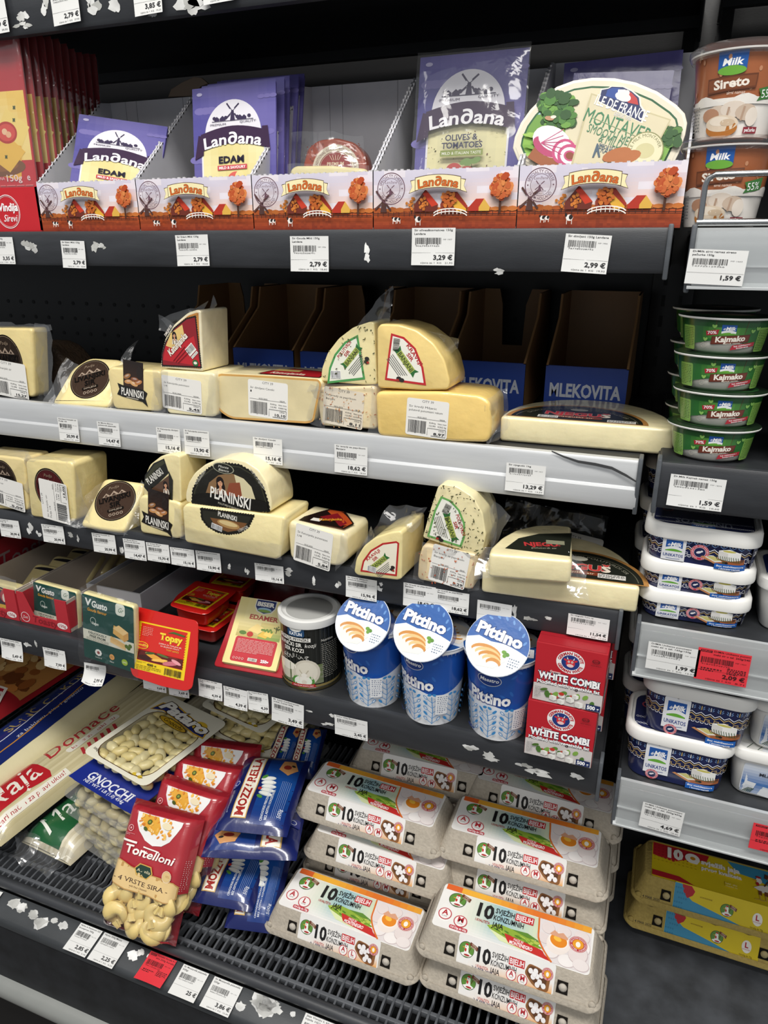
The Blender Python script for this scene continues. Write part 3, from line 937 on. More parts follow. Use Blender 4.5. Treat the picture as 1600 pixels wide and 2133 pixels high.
def pack_print(w, h, kind):
 g = G()
 PUR, DRK = '#5d5598', '#3a2342'
 g.field(0, 0, w, h, 10, 14, lambda u, v: mix('#544f97', '#6d66a6', .5 + .5 * math.sin(u * 4 + v * 6)))
 for x, y, k in ((.16, .84, 1), (.86, .66, .8), (.1, .50, 1.1), (.9, .9, .6)):
  for d in (-.07, 0, .07):
   g.ell(w * (x + d), h * y, w * .07 * k, h * .025 * k, '#7870ae', 14)
 g.ell(w * .09, h * .955, w * .035, h * .012, '#b9b4d6', 10)
 wx0, wx1, wt = w * .12, w * .86, h * .60
 win = rr((wx0 + wx1) / 2, wt / 2 - .01, wx1 - wx0, wt + .02, w * .1)
 win = [(x, max(.0005, y)) for x, y in win]
 g.poly([(x + (w * .018 if x > w / 2 else -w * .018), y + (h * .012 if y > .01 else 0)) for x, y in win], '#e9e6ee')
 ch = '#dfd08c' if kind == 'edam' else '#d9d3a8'
 g.field(wx0, .001, wx1, wt, 8, 8, lambda u, v: mix(ch, '#efe6b2', .5 + .4 * math.sin(u * 5 + v * 3)))
 if kind != 'edam':
  r = random.Random(5)
  for k in range(150):
   g.ell(r.uniform(wx0, wx1), r.uniform(.002, wt), w * r.uniform(.004, .011), w * r.uniform(.003, .008), r.choice(('#5d5a3a', '#8a8a5c', '#6b3a30', '#a8a070')), 6, r.uniform(0, 90))
 g.poly(arcpts(w * .49, h * .66, w * .34, h * .24, 0, 180, 24), '#e6e3ea')
 ink = '#3a2f4e'
 windmill(g, w * .49, h * .755, h * .1, ink)
 for x, k in ((.30, 1), (.37, 1.2), (.58, 1.1), (.63, .9)):
  g.poly([(w * (x - .03 * k), h * .76), (w * (x + .03 * k), h * .76), (w * (x + .03 * k), h * .775), (w * x, h * (.775 + .016 * k)), (w * (x - .03 * k), h * .775)], ink)
 for x in (.41, .55, .69, .27):
  g.ell(w * x, h * .78, w * .022, h * .012, ink, 8)
 g.line([(w * .24, h * .757), (w * .74, h * .757)], h * .004, ink)
 g.text('·PREMIUM', w * .31, h * .728, h * .014, ink, w * .2).text('QUALITY·', w * .68, h * .735, h * .014, ink, w * .2)
 g.poly([(w * .02, h * .50), (w * .11, h * .56), (w * .13, h * .54)], '#2c1834').poly([(w * .02, h * .50), (w * .07, h * .67), (w * .14, h * .66), (w * .13, h * .53)], DRK).poly([(w * .86, h * .57), (w * .94, h * .53), (w * .91, h * .70), (w * .84, h * .70)], DRK)
 g.poly(ccw([(w * (.1 + .78 * i / 12), h * (.675 + .045 * math.sin(PI * i / 12))) for i in range(13)] + [(w * (.88 - .78 * i / 12), h * (.555 + .045 * math.sin(PI * i / 12))) for i in range(13)]), DRK)
 g.text('Lan∂ana', w * .485, h * .595, h * .075, '#f3f1f4', w * .68, bold=.022, sh=.08, arc=w * 1.6)
 if kind == 'edam':
  g.text('EDAM', w * .47, h * .465, h * .045, '#231d33', w * .3, bold=.035)
  g.rect(w * .30, h * .415, w * .66, h * .448, '#c94f58').text('MILD & SAVOURY', w * .48, h * .422, h * .018, '#ffffff', w * .32, bold=.02)
  g.ell(w * .52, h * .34, w * .1, h * .06, '#d7655c').ell(w * .57, h * .35, w * .06, h * .055, '#efd99c').ell(w * .44, h * .31, w * .08, h * .02, '#eadc96', rot=20)
 else:
  g.text('OLIVES &', w * .45, h * .50, h * .034, '#3d3d58', w * .3, bold=.02).text('TOMATOES', w * .46, h * .455, h * .034, '#3d3d58', w * .38, bold=.02)
  g.rect(w * .26, h * .41, w * .66, h * .445, '#8f9c50').text('MILD & ITALIAN TASTE', w * .46, h * .419, h * .016, '#f0f0e0', w * .37, bold=.01)
  for x, y in ((.54, .37), (.60, .38), (.5, .375)):
   g.ell(w * x, h * y, w * .05, h * .018, '#7d9a58', 12, 20)
  g.ell(w * .40, h * .33, w * .075, h * .04, '#c0504a').ell(w * .52, h * .31, w * .075, h * .038, '#b84a44').ell(w * .52, h * .31, w * .055, h * .026, '#d98478')
  for x in (.32, .37, .45):
   g.ell(w * x, h * .29, w * .035, h * .018, '#7c8450', 12)
 return g
def pack(label, m, w, h, kind, group=None, tray=False):
 t = thing('cheese_slice_pack', label, 'cheese pack', m, group)
 b = B()
 b.prism(rr(0, h / 2, w, h, .004), -.004, -.0005, .0012, '#5a5396', 'film', 2)
 g = pack_print(w, h, kind)
 g.on(b, lambda u, v, hh: (u - w / 2, v, hh - .0005), 'film', base=.0002, step=.00003)
 b.build('printed_sheet', t)
 b = B()
 b.loft([[(x, y, z) for x, y in rr(0, h * .46, w * .86 - i, h * .84 - i, .012)] for z, i in ((-.004, 0), (-.012, .004), (-.014, .01))], '#cfc27e', 'film')
 b.build('cheese_slices', t)
 if tray:
  b = B()
  n = 26
  def dome(u, v):
   e = min(u, 1 - u, v, 1 - v)
   return ((u - .5) * w * 1.04, v * h * 1.02, .0035 + .007 * min(1, e * 9))
  film(b, dome, 24, 24, .0014, 3)
  b.build('clear_blister', t)
 return t
# ------------------------------------------------------------------ the row of display trays
def display_tray(x0, x1, ztop, label, yf, hf, hb, dep, group):
 w = x1 - x0
 t = thing('display_tray', label, 'cardboard tray', face(V3(((x0 + x1) / 2, yf, ztop))), group)
 b = B()
 k, c_in, c_e = .0024, '#c5c5cb', '#b4a58c'
 hw = w / 2 - .0006
 b.box(-hw, hw, .0002, k, -dep, -.0005, '#b8b6b6', 'card')
 b.box(-hw, hw, k, hf, -k, 0, '#c9c9ce', 'card')
 b.box(-hw, hw, k, hb, -dep, -dep + k, c_in, 'card')
 for s_ in (-1, 1):
  side = [(0, k), (0, hf), (-dep * .86, hb - .003), (-dep, hb), (-dep, k)]
  xo, xi = s_ * hw, s_ * (hw - k)
  ring = lambda x: [(x, q[1], q[0]) for q in side]
  b.loft([ring(min(xo, xi)), ring(max(xo, xi))][::1], c_in, 'card')
 r = random.Random(int(x0 * 1000))
 n = 22
 for i in range(n):   # torn perforation along the front and slanted edges
  x = -hw + (i + .5) * 2 * hw / n
  b.box(x - .0016, x + .0016, hf, hf + r.uniform(.0003, .0016), -k, -.0002, '#cfcdd0', 'card')
  for s_ in (-1, 1):
   q = i / n
   zz, yy = -dep * .86 * q, hf + (hb - .003 - hf) * q
   b.box(min(s_ * hw, s_ * (hw - k)), max(s_ * hw, s_ * (hw - k)), yy - .001, yy + r.uniform(.0012, .0028), zz - .0024, zz, '#cfcdd0', 'card')
 for q in (.18, .30, .8):
  b.box(-hw + 2 * hw * q, -hw + 2 * hw * q + .0006, .05, hb, -dep + k, -dep + k + .0003, '#8f8f95', 'paper')
 b.build('box_body', t)
 b = B()
 tray_print(2 * hw, hf).on(b, lambda u, v, hh: (u - hw, v, hh), 'card', base=.0003, step=.00003)
 b.build('printed_front', t)
 return t
BX = [-.8085, -.6470, -.4800, -.3255, -.1630, -.0005]
NM = ['leftmost printed farm tray, holding one slumped Edam pack', 'printed farm tray holding the stack of upright Edam packs', 'nearly empty printed farm tray with a red gouda wedge inside',
      'printed farm tray holding the olives and tomatoes pack', 'rightmost printed farm tray with the large oval spread pack in it']
ZS1 = CZ + .0135
for k in range(5):
 t = display_tray(BX[k], BX[k + 1], ZS1, NM[k], .8145, .060, .178 if k < 4 else .182, .165, 'printed display trays on the second shelf')
 if k == 0:
  fm = face(at(390, 196, Y=.982))
  b = B(t.matrix_world.inverted() @ fm)
  b.prism(ccw(pl(fm, [(350, 202), (356, 186), (378, 172), (404, 160), (420, 162), (434, 174), (418, 180), (402, 200)])), -.003, 0, .0004, '#7d6a58', 'card', 1)
  b.build('torn_flap', t)
GP = 'purple sliced cheese packs in the trays'
zf = ZS1 + .003
def leanpack(label, TL, TR, yt, lean, kind, tray=False):
 m, w, h = hang(TL, TR, yt, lean, zf + .001)
 hh = min(h, .205)
 return pack(label, m @ M4.Translation((0, h - hh, 0)), w, hh, kind, GP, tray)
m = face(V3((-.7225, .842, zf + .008)), 6, 14, -9)
pack('slumped purple Edam pack alone in the leftmost printed tray', m, .135, .132, 'edam', GP)
nm = ['front purple Edam pack of the upright stack, label fully visible', 'second purple Edam pack of the upright stack', 'third purple Edam pack of the upright stack', 'fourth purple Edam pack of the upright stack', 'fifth purple Edam pack, against the back of its tray']
for k, (tl, tr, yt) in enumerate((((400, 186), (574, 165), .868), ((420, 180), (592, 160), .890), ((432, 176), (603, 157), .908), ((452, 170), (622, 155), .930), ((460, 168), (634, 153), .947))):
 leanpack(nm[k], tl, tr, yt, 8 + k, 'edam')
leanpack('purple olives and tomatoes cheese pack in a clear raised blister', (876, 120), (1104, 98), .893, 9, 'olive', True)
leanpack('front purple pack behind the large oval spread pack', (1196, 152), (1405, 146), .925, 9, 'edam')
leanpack('rear purple pack standing highest behind the large oval spread pack', (1176, 132), (1424, 103), .955, 8, 'edam')
# red gouda wedge and pale piece in the third tray
m = face(at(693, 400, Y=.90), 3, 5, 0)
t = thing('gouda_wedge', 'orange red gouda wedge with round red seal in a clear bag', 'cheese', m)
out = ccw(roundpoly(pl(m, [(628, 402), (630, 345), (640, 308), (662, 291), (700, 286), (738, 296), (757, 318), (763, 350), (764, 402)]), .006))
b = B()
b.prism(out, -.03, 0, .004, '#b4471c', 'cheese')
g = G()
r = random.Random(8)
for k in range(60):
 (x, y), = pl(m, [(r.uniform(640, 752), r.uniform(300, 350))])
 g.ell(x, y, .0011, .0007, '#7c2c12', 6)
(cx, cy_), = pl(m, [(700, 353)])
g.ell(cx, cy_, .031, .028, '#e8dcc4').ring(cx, cy_, .0215, .0225, '#8c2a22', k=.9).ell(cx, cy_, .021, .019, '#9c2b25')
g.round('TRADITIONAL GOUDA · RED PESTO GOUDA', cx, cy_, .0245, .0036, '#6a2a22', 90, 175, k=.9)
g.text('PREMIUM', cx, cy_ + .004, .004, '#f0dcc0', .022, bold=.02).text('QUALITY', cx, cy_ - .003, .004, '#f0dcc0', .02, bold=.02)
for k in range(-2, 3):
 g.line([(cx + k * .002, cy_ + .010), (cx + k * .004, cy_ + .016)], .0006, '#f0dcc0')
g.on(b, flat(0, 0, 0), 'film')
b.build('cheese', t)
b = B()
film_quad(b, pl(m, [(612, 402), (772, 402), (758, 283), (612, 276)]), .006, .006, amp=.004, seed=2, nu=14, nv=12)
b.build('clear_bag', t)
m = face(at(690, 400, Y=.857), 3, 14, 0)
t = thing('cheese_piece', 'flat pale cheese piece in film in front of the red gouda wedge', 'cheese', m)
b = B()
b.prism(ccw(roundpoly(pl(m, [(600, 402), (604, 352), (615, 344), (690, 343), (765, 350), (772, 402)]), .006)), -.014, 0, .004, '#d9cd98', 'cheese')
b.build('cheese', t)
b = B()
film_quad(b, pl(m, [(596, 402), (775, 402), (772, 347), (600, 343)]), .003, .002, amp=.002, seed=5)
b.build('film_wrap', t)
# large oval spread pack
m = face(at(1250, 338, Y=.832), 2, 9, 0)
out = ccw(pl(m, [(1068, 308), (1072, 285), (1085, 255), (1104, 228), (1130, 202), (1160, 180), (1195, 167), (1235, 161), (1280, 162), (1325, 171), (1370, 190), (1410, 218), (1427, 236), (1432, 256), (1428, 280), (1415, 318), (1398, 352), (1375, 366), (1110, 352), (1078, 333)]))
t = thing('spread_tub', 'large oval cheese spread pack with meadow picture and red onion', 'cheese spread', m)
b = B()
b.prism(out, -.004, 0, .0012, '#e6dfcd', 'card', 2)
nn = normals2(out)
ins = lambda d: [(p[0] - q[0] * d, p[1] - q[1] * d) for p, q in zip(out, nn)]
g = G()
g.poly(ins(.003), '#ddd5c0').poly(ins(.008), '#245a39').poly(ins(.0098), '#d8cfb2')
o1 = ins(.0098)
q = lambda *a: pl(m, a)
land = [p for p in o1]
(xa, _), = q((1180, 250))
lft = [p for p in o1 if p[0] < xa]
def clipx(poly, x, side):
 res = []
 for i in range(len(poly)):
  a, c = poly[i - 1], poly[i]
  ia, ic = (a[0] - x) * side <= 0, (c[0] - x) * side <= 0
  if ia != ic:
   k = (x - a[0]) / (c[0] - a[0])
   res.append((x, a[1] + (c[1] - a[1]) * k))
  if ic:
   res.append(c)
 return res
def clipy(poly, y, side):
 return [(b_, a_) for a_, b_ in clipx([(p[1], p[0]) for p in poly], y, side)]
L_ = clipx(o1, xa, 1)
(_, y1), (_, y2) = q((1100, 240), (1100, 285))
g.poly(L_, '#a9c7d6').poly(ccw(clipy(L_, y1, 1)), '#6f9a45').poly(ccw(clipy(L_, y2, 1)), '#86b24c')
r = random.Random(6)
for k in range(60):
 x, y = q((r.uniform(1130, 1195), r.uniform(195, 262)))[0]
 g.ell(x, y, r.uniform(.003, .007), r.uniform(.003, .006), r.choice(('#35622c', '#4b7c35', '#2b5226', '#6a9a42')), 8)
for k in range(14):
 x, y = q((r.uniform(1100, 1175), r.uniform(275, 330)))[0]
 g.ell(x, y, .010, .0016, r.choice(('#9cc25a', '#78a541')), 8, -12)
(x, y), = q((1145, 248))
g.ell(x, y, .005, .0022, '#b78a6a', 8, -12).ell(x + .004, y + .001, .003, .0016, '#e8dccb', 8)
(_, y3), = q((1120, 330))
R2 = clipx(o1, q((1350, 300))[0][0], -1)
g.poly(ccw(clipy(R2, q((1380, 275))[0][1], 1)), '#7aa84a')
for k in range(40):
 x, y = q((r.uniform(1350, 1412), r.uniform(272, 300)))[0]
 g.ell(x, y, r.uniform(.003, .006), r.uniform(.003, .005), r.choice(('#3f6b30', '#557f3a', '#2f5628')), 8)
# plate of onions
g.poly(q((1100, 330), (1130, 285), (1215, 345), (1130, 349)), '#9a5a38')
for (px, py, rx, ry, c, ro) in ((1150, 298, .021, .014, '#efe3e6', -28), (1140, 308, .016, .008, '#b5476e', -30), (1152, 296, .016, .009, '#f4ecee', -28), (1175, 318, .012, .012, '#c2517d', 0), (1176, 318, .0095, .0095, '#f5e6ea', 0), (1188, 327, .013, .011, '#c2517d', -20), (1188, 327, .010, .008, '#f7ecef', -20), (1188, 327, .0065, .005, '#c2517d', -20), (1188, 327, .0045, .0035, '#8a4a36', -20)):
 (x, y), = q((px, py))
 g.ell(x, y, rx, ry, c, 20, ro)
for k in range(5):
 (x, y), = q((1128, 300))
 g.line([(x, y), (x + .022, y + .012 - k * .006)], .0006, '#c2517d')
# cream central panel
g.poly(ccw(q((1232, 197), (1398, 252), (1345, 350), (1190, 345))), '#c2b892').poly(ccw(q((1234, 201), (1394, 254), (1341, 349), (1195, 343))), '#d4caaa')
(ax, ay), (bx, by) = q((1240, 205), (1392, 256))
ro = math.degrees(math.atan2(by - ay, bx - ax))
def tx(s_, px, py, h, wpx, col, **k):
 (x, y), = q((px, py))
 g.text(s_, x, y, h, col, wpx * .00066, rot=ro, **k)
for c, d in (('#24305e', 0),):
 g.poly(ccw(q((1252, 188), (1268, 186), (1272, 183), (1300, 183), (1318, 192), (1334, 205), (1336, 222), (1345, 236), (1338, 260), (1246, 216))), '#efe9d8')
 g.poly(ccw(q((1254, 191), (1268, 188), (1275, 184), (1298, 185), (1316, 194), (1331, 207), (1333, 224), (1341, 237), (1335, 257), (1248, 214))), '#27315f')
g.poly(ccw(q((1266, 190), (1277, 186), (1292, 187), (1288, 212), (1262, 203))), '#2c4a93').poly(ccw(q((1288, 190), (1303, 190), (1310, 216), (1285, 210))), '#f2f0ee').poly(ccw(q((1303, 190), (1316, 197), (1327, 208), (1330, 222), (1308, 217))), '#b93a3a')
(x, y), = q((1298, 205))
g.ell(x, y, .008, .004, '#e9e4de', 14, ro).ell(x + .003, y + .003, .003, .003, '#e9e4de', 10)
tx('ILE DE FRANCE', 1291, 238, .0092, 82, '#f5f3ee', bold=.01)
tx('DEPUIS 1936', 1296, 249, .003, 26, '#cfd2e0')
tx('MONTAVER', 1281, 277, .0125, 104, '#3f7f5a')
g.line(q((1233, 247), (1333, 290)), .0005, '#9fae88')
tx('SMOOTH MELT', 1272, 294, .0078, 78, '#4f8262')
tx('& MILD', 1269, 305, .0078, 36, '#4f8262')
tx('IMPORTÉ DE', 1266, 315, .0038, 30, '#4f6272')
tx('FRANCE', 1266, 325, .0062, 32, '#4f6272')
(x, y), = q((1244, 315))
g.poly([(x - .004, y - .007), (x - .0006, y + .006), (x + .0006, y + .006), (x + .004, y - .007), (x + .0022, y - .007), (x, y - .001), (x - .0022, y - .007)], '#4f6272')
(x, y), = q((1343, 317))
g.ring(x, y, .0165, .0175, '#8a8a5c').ell(x, y, .0165, .0165, '#e0d8b4').round('NOBLE MILK MONTAVER', x, y, .0125, .003, '#6f7048', 110, 200).ell(x, y, .009, .007, '#c9c294')
for a in (0, 1):
 (x, y), = q((1305 - a * 20, 331 - a * 6))
 g.ell(x, y, .014, .006, '#b06a3c', 14, 15)
g.on(b, flat(0, 0, 0), 'card', base=.0003, step=.00003)
b.build('lid_foil', t)
b = B()
b.loft([[(p[0], p[1], z) for p in ins(d)] for z, d in ((-.022, .014), (-.02, .009), (-.004, .005))], '#e9e6df', 'plastic')
b.build('tub', t)
# ------------------------------------------------------------------ red tray with upright sliced cheese packs, far left
xr = -.8105
P = V3((xr - .085, .8145, ZS1))
t = thing('red_display_tray', 'red cardboard tray with white round emblem at the left edge', 'cardboard tray', face(P))
b = B()
b.box(-.085, .085, .0002, .002, -.2, 0, '#a8191f', 'card')
b.box(-.085, .085, .002, .056, -.002, 0, '#c4202a', 'card')
b.box(-.085, .085, .002, .13, -.2, -.198, '#7e1218', 'card')
ring = lambda x: [(x, y, z) for z, y in ((0, .002), (0, .056), (-.16, .155), (-.185, .158), (-.2, .12), (-.2, .002))]
for s_ in (-1, 1):
 b.loft([ring(min(s_ * .085, s_ * .083)), ring(max(s_ * .085, s_ * .083))], '#b01d26', 'card')
g = G()
g.ring(.03, .026, .0205, .0215, '#f3e9e9').ring(.03, .026, .019, .0194, '#f3e9e9')
g.text('Vindija', .031, .027, .0095, '#ffffff', .034, bold=.03, sh=.1).text('Sirevi', .032, .0135, .0085, '#ffffff', .023, sh=.3, bold=.005)
g.on(b, flat(0, 0, .0001), 'card')
g = G()
g.text('Neto', -.105, .108, .007, '#e8c8c8', .016).text('10', -.105, .094, .010, '#ffffff', .012, bold=.03)
g.on(b, lambda u, v, h: (.0848 + h, v, u), 'card')
b.build('box_body', t)
def slices(w, h):
 g = G()
 g.rect(0, 0, w, h, '#c3202a')
 g.field(0, 0, w, h, 6, 12, lambda u, v: mix('#c8202b', '#8d1219', v * v * .8))
 g.field(w * .04, h * .36, w * .98, h * .70, 10, 10, lambda u, v: mix('#f3c95c', '#f9dd8a', .5 + .5 * math.sin(7 * u + 5 * v)))
 for x, y, rot, c in ((.3, .45, 20, '#f6d36c'), (.62, .42, -30, '#f0bc4b'), (.8, .5, 10, '#f7d878'), (.72, .36, 35, '#e9ae3e')):
  a = math.radians(rot)
  s_ = w * .2
  g.poly([(w * x + s_ * math.cos(a + k * PI / 2), h * y + s_ * math.sin(a + k * PI / 2)) for k in range(4)], c)
 g.ell(w * .62, h * .33, w * .28, h * .05, '#7a4a22')
 g.ell(w * .60, h * .335, w * .22, h * .03, '#8f5a2b')
 for k in range(2):
  x = w * (.72 - k * .4)
  g.poly([(x - w * .2, h * .38), (x, h * .30), (x + w * .2, h * .4), (x, h * .5)], '#f4c95a' if k else '#efbe4c')
 g.ell(w * .74, h * .5, w * .115, h * .055, '#b8261c').ell(w * .74, h * .5, w * .095, h * .043, '#d9463a').ell(w * .72, h * .505, w * .03, h * .016, '#f0c39a').ell(w * .76, h * .49, w * .03, h * .016, '#eeb58a')
 for x, y in ((.86, .62), (.84, .56), (.7, .38)):
  g.ell(w * x, h * y, w * .02, h * .005, '#4b5a22', 8, 40).ell(w * x, h * y, w * .018, h * .005, '#3e4a1e', 8, -50)
 g.text('NETO KOLIČINA', w * .5, h * .262, h * .016, '#f2c8c8', w * .3).text('150g', w * .76, h * .255, h * .032, '#f6dede', w * .17, bold=.01).text('e', w * .92, h * .258, h * .034, '#f6dede', bold=.01)
 g.fine(w * .3, h * .12, w * .96, h * .24, 8, '#e27a7a', 4, .35)
 return g
for k in range(11):
 w, h = .15, .242 - .003 * math.sin(k)
 lab = ('front red sliced cheese pack with tomato picture at the left edge', )[0] if k == 0 else 'red sliced cheese pack, %s behind the front one in the red tray' % ['', 'first', 'second', 'third', 'fourth', 'fifth', 'sixth', 'seventh', 'eighth', 'ninth', 'last'][k]
 m = face(V3((xr - .083 - .0015 * k + (.0 if k else .0), .820 + .0148 * k, ZS1 + .003)), 3 + .3 * k, 2 + .2 * k)
 t = thing('sliced_cheese_pack', lab, 'cheese pack', m, 'red sliced cheese packs in the left tray')
 b = B()
 b.prism(rr(0, h / 2, w, h, .006), -.0035, -.001, .001, '#b01a22', 'film', 2)
 slices(w, h).on(b, flat(-w / 2, 0, -.001), 'film', base=.0002, step=.00003)
 b.build('printed_pack', t)
 b = B()
 b.loft([[(x, y, z) for x, y in rr(0, h / 2, w - i, h - i, .008)] for z, i in ((-.001, -.005), (.0022, -.002), (.0046, .006))], '#ffffff', 'clear', c0=False)
 b.build('clear_shell', t)
# ------------------------------------------------------------------ mushroom spread cups and their wire guard
def cup_sireto(wd):
 g = G()
 h = .072
 n = .115
 g.rect(-n, .032, n, h, '#a4603a').rect(-n, 0, n, .034, '#ece7e0')
 r = random.Random(2)
 for k in range(26):
  g.ell(r.uniform(-n, n), r.uniform(.036, .07), .0016, .0022, '#c48a66', 8)
 g.poly([(-n, .034)] + [(-n + 2 * n * i / 40, .034 + .003 * math.sin(i * .9)) for i in range(41)] + [(n, .034), (n, .028), (-n, .028)][::1], '#ece7e0')
 g.rect(-.012, .056, .012, .072, '#1f5aa8').ell(0, .0562, .012, .004, '#6fae3e').text('Milk', 0, .0605, .0055, '#ffffff', .016, bold=.03, sh=.2)
 g.poly([(-.021, .038), (.023, .041), (.023, .053), (-.021, .051)], '#6a3a22').poly([(-.020, .0395), (.022, .0425), (.022, .0515), (-.020, .0495)], '#834a2b')
 g.text('Sireto', .001, .0425, .0072, '#f7ede0', .030, bold=.035, rot=4).text('sirni namaz', .006, .0365, .0026, '#f3e2d2', .016)
 g.poly([(.026, .030), (.047, .034), (.047, .045), (.026, .040), (.029, .035)], '#3f7a3a').text('55%', .037, .0335, .0066, '#ffffff', .014, rot=8)
 for x, y, rx, ry, c in ((-.008, .022, .012, .006, '#d8c6b4'), (.006, .024, .012, .007, '#e3d5c6'), (.018, .021, .010, .007, '#cdb8a4'), (-.016, .020, .009, .006, '#b98a6c'), (.024, .017, .006, .008, '#e8ddd0')):
  g.ell(x, y, rx, ry, c, 16)
 for x in (.0, .014):
  g.line([(x, .014), (x + .002, .026)], .002, '#b79a84')
 g.ell(-.004, .008, .016, .0075, '#b5722f').ell(-.004, .0125, .016, .007, '#e2d0b8').ell(-.006, .0145, .010, .004, '#efe2d0').ell(.002, .013, .007, .003, '#d3bca0')
 g.rect(.018, .003, .032, .0085, '#8d2a36').text('pečurke', .025, .0045, .003, '#ffffff', .011, bold=.02)
 g.fine(-.06, .004, -.03, .03, 9, '#777777', 3, .4)
 return g
def sireto(label, x, yc, z, s_=1.0):
 t = thing('spread_cup', label, 'cup', stand(V3((x, yc, z)), -6), 'mushroom spread cups')
 b = B()
 r0, r1, h = .0275 * s_, .0345 * s_, .067 * s_
 b.lathe([(r0 - .003, .0), (r0, .002), (r1, h), (r1 + .001, h + .001)], '#ece7e0', 'plastic', 44, sx=1.12)
 cup_sireto(0).on(b, lambda u, v, hh: cone(r0, 0, r1, h, .004, 1.12)(u * s_ * .8, v * s_ * .067 / .072, hh), 'film', cu=.006, base=.0003, step=.00003)
 b.lathe([(r1 + .001, h), (r1 + .004, h + .0005), (r1 + .004, h + .002), (r1, h + .0022)], '#e6e2dd', 'plastic', 44, sx=1.12)
 b.build('cup', t)
 b = B()
 b.lathe([(r1 + .003, h - .003), (r1 + .0055, h + .002), (r1 + .0055, h + .006), (r1 + .002, h + .009), (r1 - .004, h + .0095), (r1 - .006, h + .008)], '#ffffff', 'clear', 44, sx=1.12, c0=False)
 b.build('clear_lid', t)
 b = B()
 b.lathe([(r1 + .002, h + .0025), (r1 - .001, h + .003)], '#8a4a2c', 'film', 44, sx=1.12)
 b.build('foil_seal', t)
 return t
ZR1 = CZ + .0135
sireto('lower brown and white mushroom spread cup standing behind the wire guard', at(1506, 400, Y=.85).x, .85, ZR1 + .001, 1.04)
sireto('upper brown and white mushroom spread cup stacked on another one', at(1530, 230, Y=.85).x, .85, ZR1 + .0785, 1.04)
A0, A1 = at(1434, 474, Y=.79), at(1440, 400, Y=.79)
b = B(M4.Translation((-.1, -.79, -ZR1)))
yw = .795
b.tube([(.016, yw, ZR1 + .006), (.016, yw, ZR1 + .036), (.018, yw, ZR1 + .042), (.024, yw, ZR1 + .0455), (.4, yw, ZR1 + .0455), (.8, yw, ZR1 + .0455)], .0028, '#b9bbbc', 'chrome', 10)
b.tube([(.013, yw, ZR1 + .004), (.8, yw, ZR1 + .004)], .0036, '#b9bbbc', 'chrome', 10)
single(b, 'wire_guard', 'bent chrome wire guard rail in front of the mushroom spread cups', 'rail', M4.Translation((.1, .79, ZR1)))
# ------------------------------------------------------------------ cheese pieces on the two cheese shelves
ZS2, ZS3 = -.2275, -.4065
def zig(pts, amp, n):
 out, N = [], len(pts)
 nn = normals2(pts)
 for i in range(N):
  a, c = pts[i], pts[(i + 1) % N]
  m_ = max(1, int(math.hypot(c[0] - a[0], c[1] - a[1]) / n))
  for k in range(m_):
   t = k / m_
   out += [(a[0] + (c[0] - a[0]) * t, a[1] + (c[1] - a[1]) * t), (a[0] + (c[0] - a[0]) * (t + .5 / m_) + nn[i][0] * amp, a[1] + (c[1] - a[1]) * (t + .5 / m_) + nn[i][1] * amp)]
 return out
def sticker(w, h, lines, price, seed=1, kg='0,564 kg', col='#ebe9e4'):
 g = G()
 k = '#2a2a2c'
 g.rect(-w / 2, -h / 2, w / 2, h / 2, col, .003)
 g.text('CITY 39', 0, h * .41, h * .06, k, w * .27)
 for i, s_ in enumerate(lines):
  g.text(s_, -w * .44, h * (.26 - .1 * i), h * .055, k, min(w * .8, len(s_) * h * .038), 'l')
 g.line([(-w * .46, -h * .02), (w * .46, -h * .02)], h * .008, k)
 g.text('18.02.2025', -w * .12, -h * .01, h * .035, k, w * .22).text('18:04', w * .36, -h * .01, h * .035, k, w * .12)
 g.bars(-w * .44, -h * .42, -w * .02, -h * .08, k, seed)
 g.text('EUR/kg', w * .14, -h * .12, h * .035, k, w * .15).text('13,90', w * .14, -h * .2, h * .04, k, w * .15).text('Neto masa', w * .37, -h * .12, h * .035, k, w * .2).text(kg, w * .37, -h * .2, h * .042, k, w * .2)
 g.line([(w * .03, -h * .44), (w * .03, -h * .25), (w * .46, -h * .25)], h * .01, k).line([(w * .12, -h * .45), (w * .46, -h * .45), (w * .46, -h * .25)], h * .012, k)
 g.text('CENA', w * .36, -h * .31, h * .035, k, w * .13).text(price, w * .31, -h * .42, h * .065, k, w * .26, bold=.02)
 return g
def livanjski(dark='#2b211b', sub='DIMLJENI', band='#4a3b30'):
 g = G()
 g.ell(0, 0, 1, 1, '#17110e', 40).ring(0, 0, .92, .945, '#7a6a58').ell(0, 0, .9, .9, dark, 40)
 r = random.Random(4)
 for k in range(26):
  x = r.uniform(-.8, .8)
  y = r.uniform(-.5, .55)
  if x * x + y * y < .72:
   g.line([(x, y), (x + r.uniform(-.12, .12), y + r.uniform(.05, .3))], .03, mix(dark, band, r.random()))
 for x, s_ in ((-.38, .2), (0, .25), (.38, .2)):
  g.poly([(x - s_, .28), (x + s_, .28), (x, .28 + s_ * .95)], '#9a8878').poly([(x - s_ * .5, .3), (x + s_ * .4, .3), (x - .02, .3 + s_ * .5)], dark)
 g.text('Podja', 0, .62, .13, '#8a7866', .5, sh=.3)
 g.text('LIVANJSKI', 0, .02, .24, '#0c0807', 1.5, bold=.03).text('SIR', 0, -.3, .24, '#0c0807', .5, bold=.03)
 g.rect(-.4, -.52, .4, -.38, '#120d0a', .06).text(sub, 0, -.49, .08, '#a89886', .6)
 for k in range(4):
  g.ring(-.27 + k * .18, -.68, .045, .075, '#a08f7e', 10)
 return g
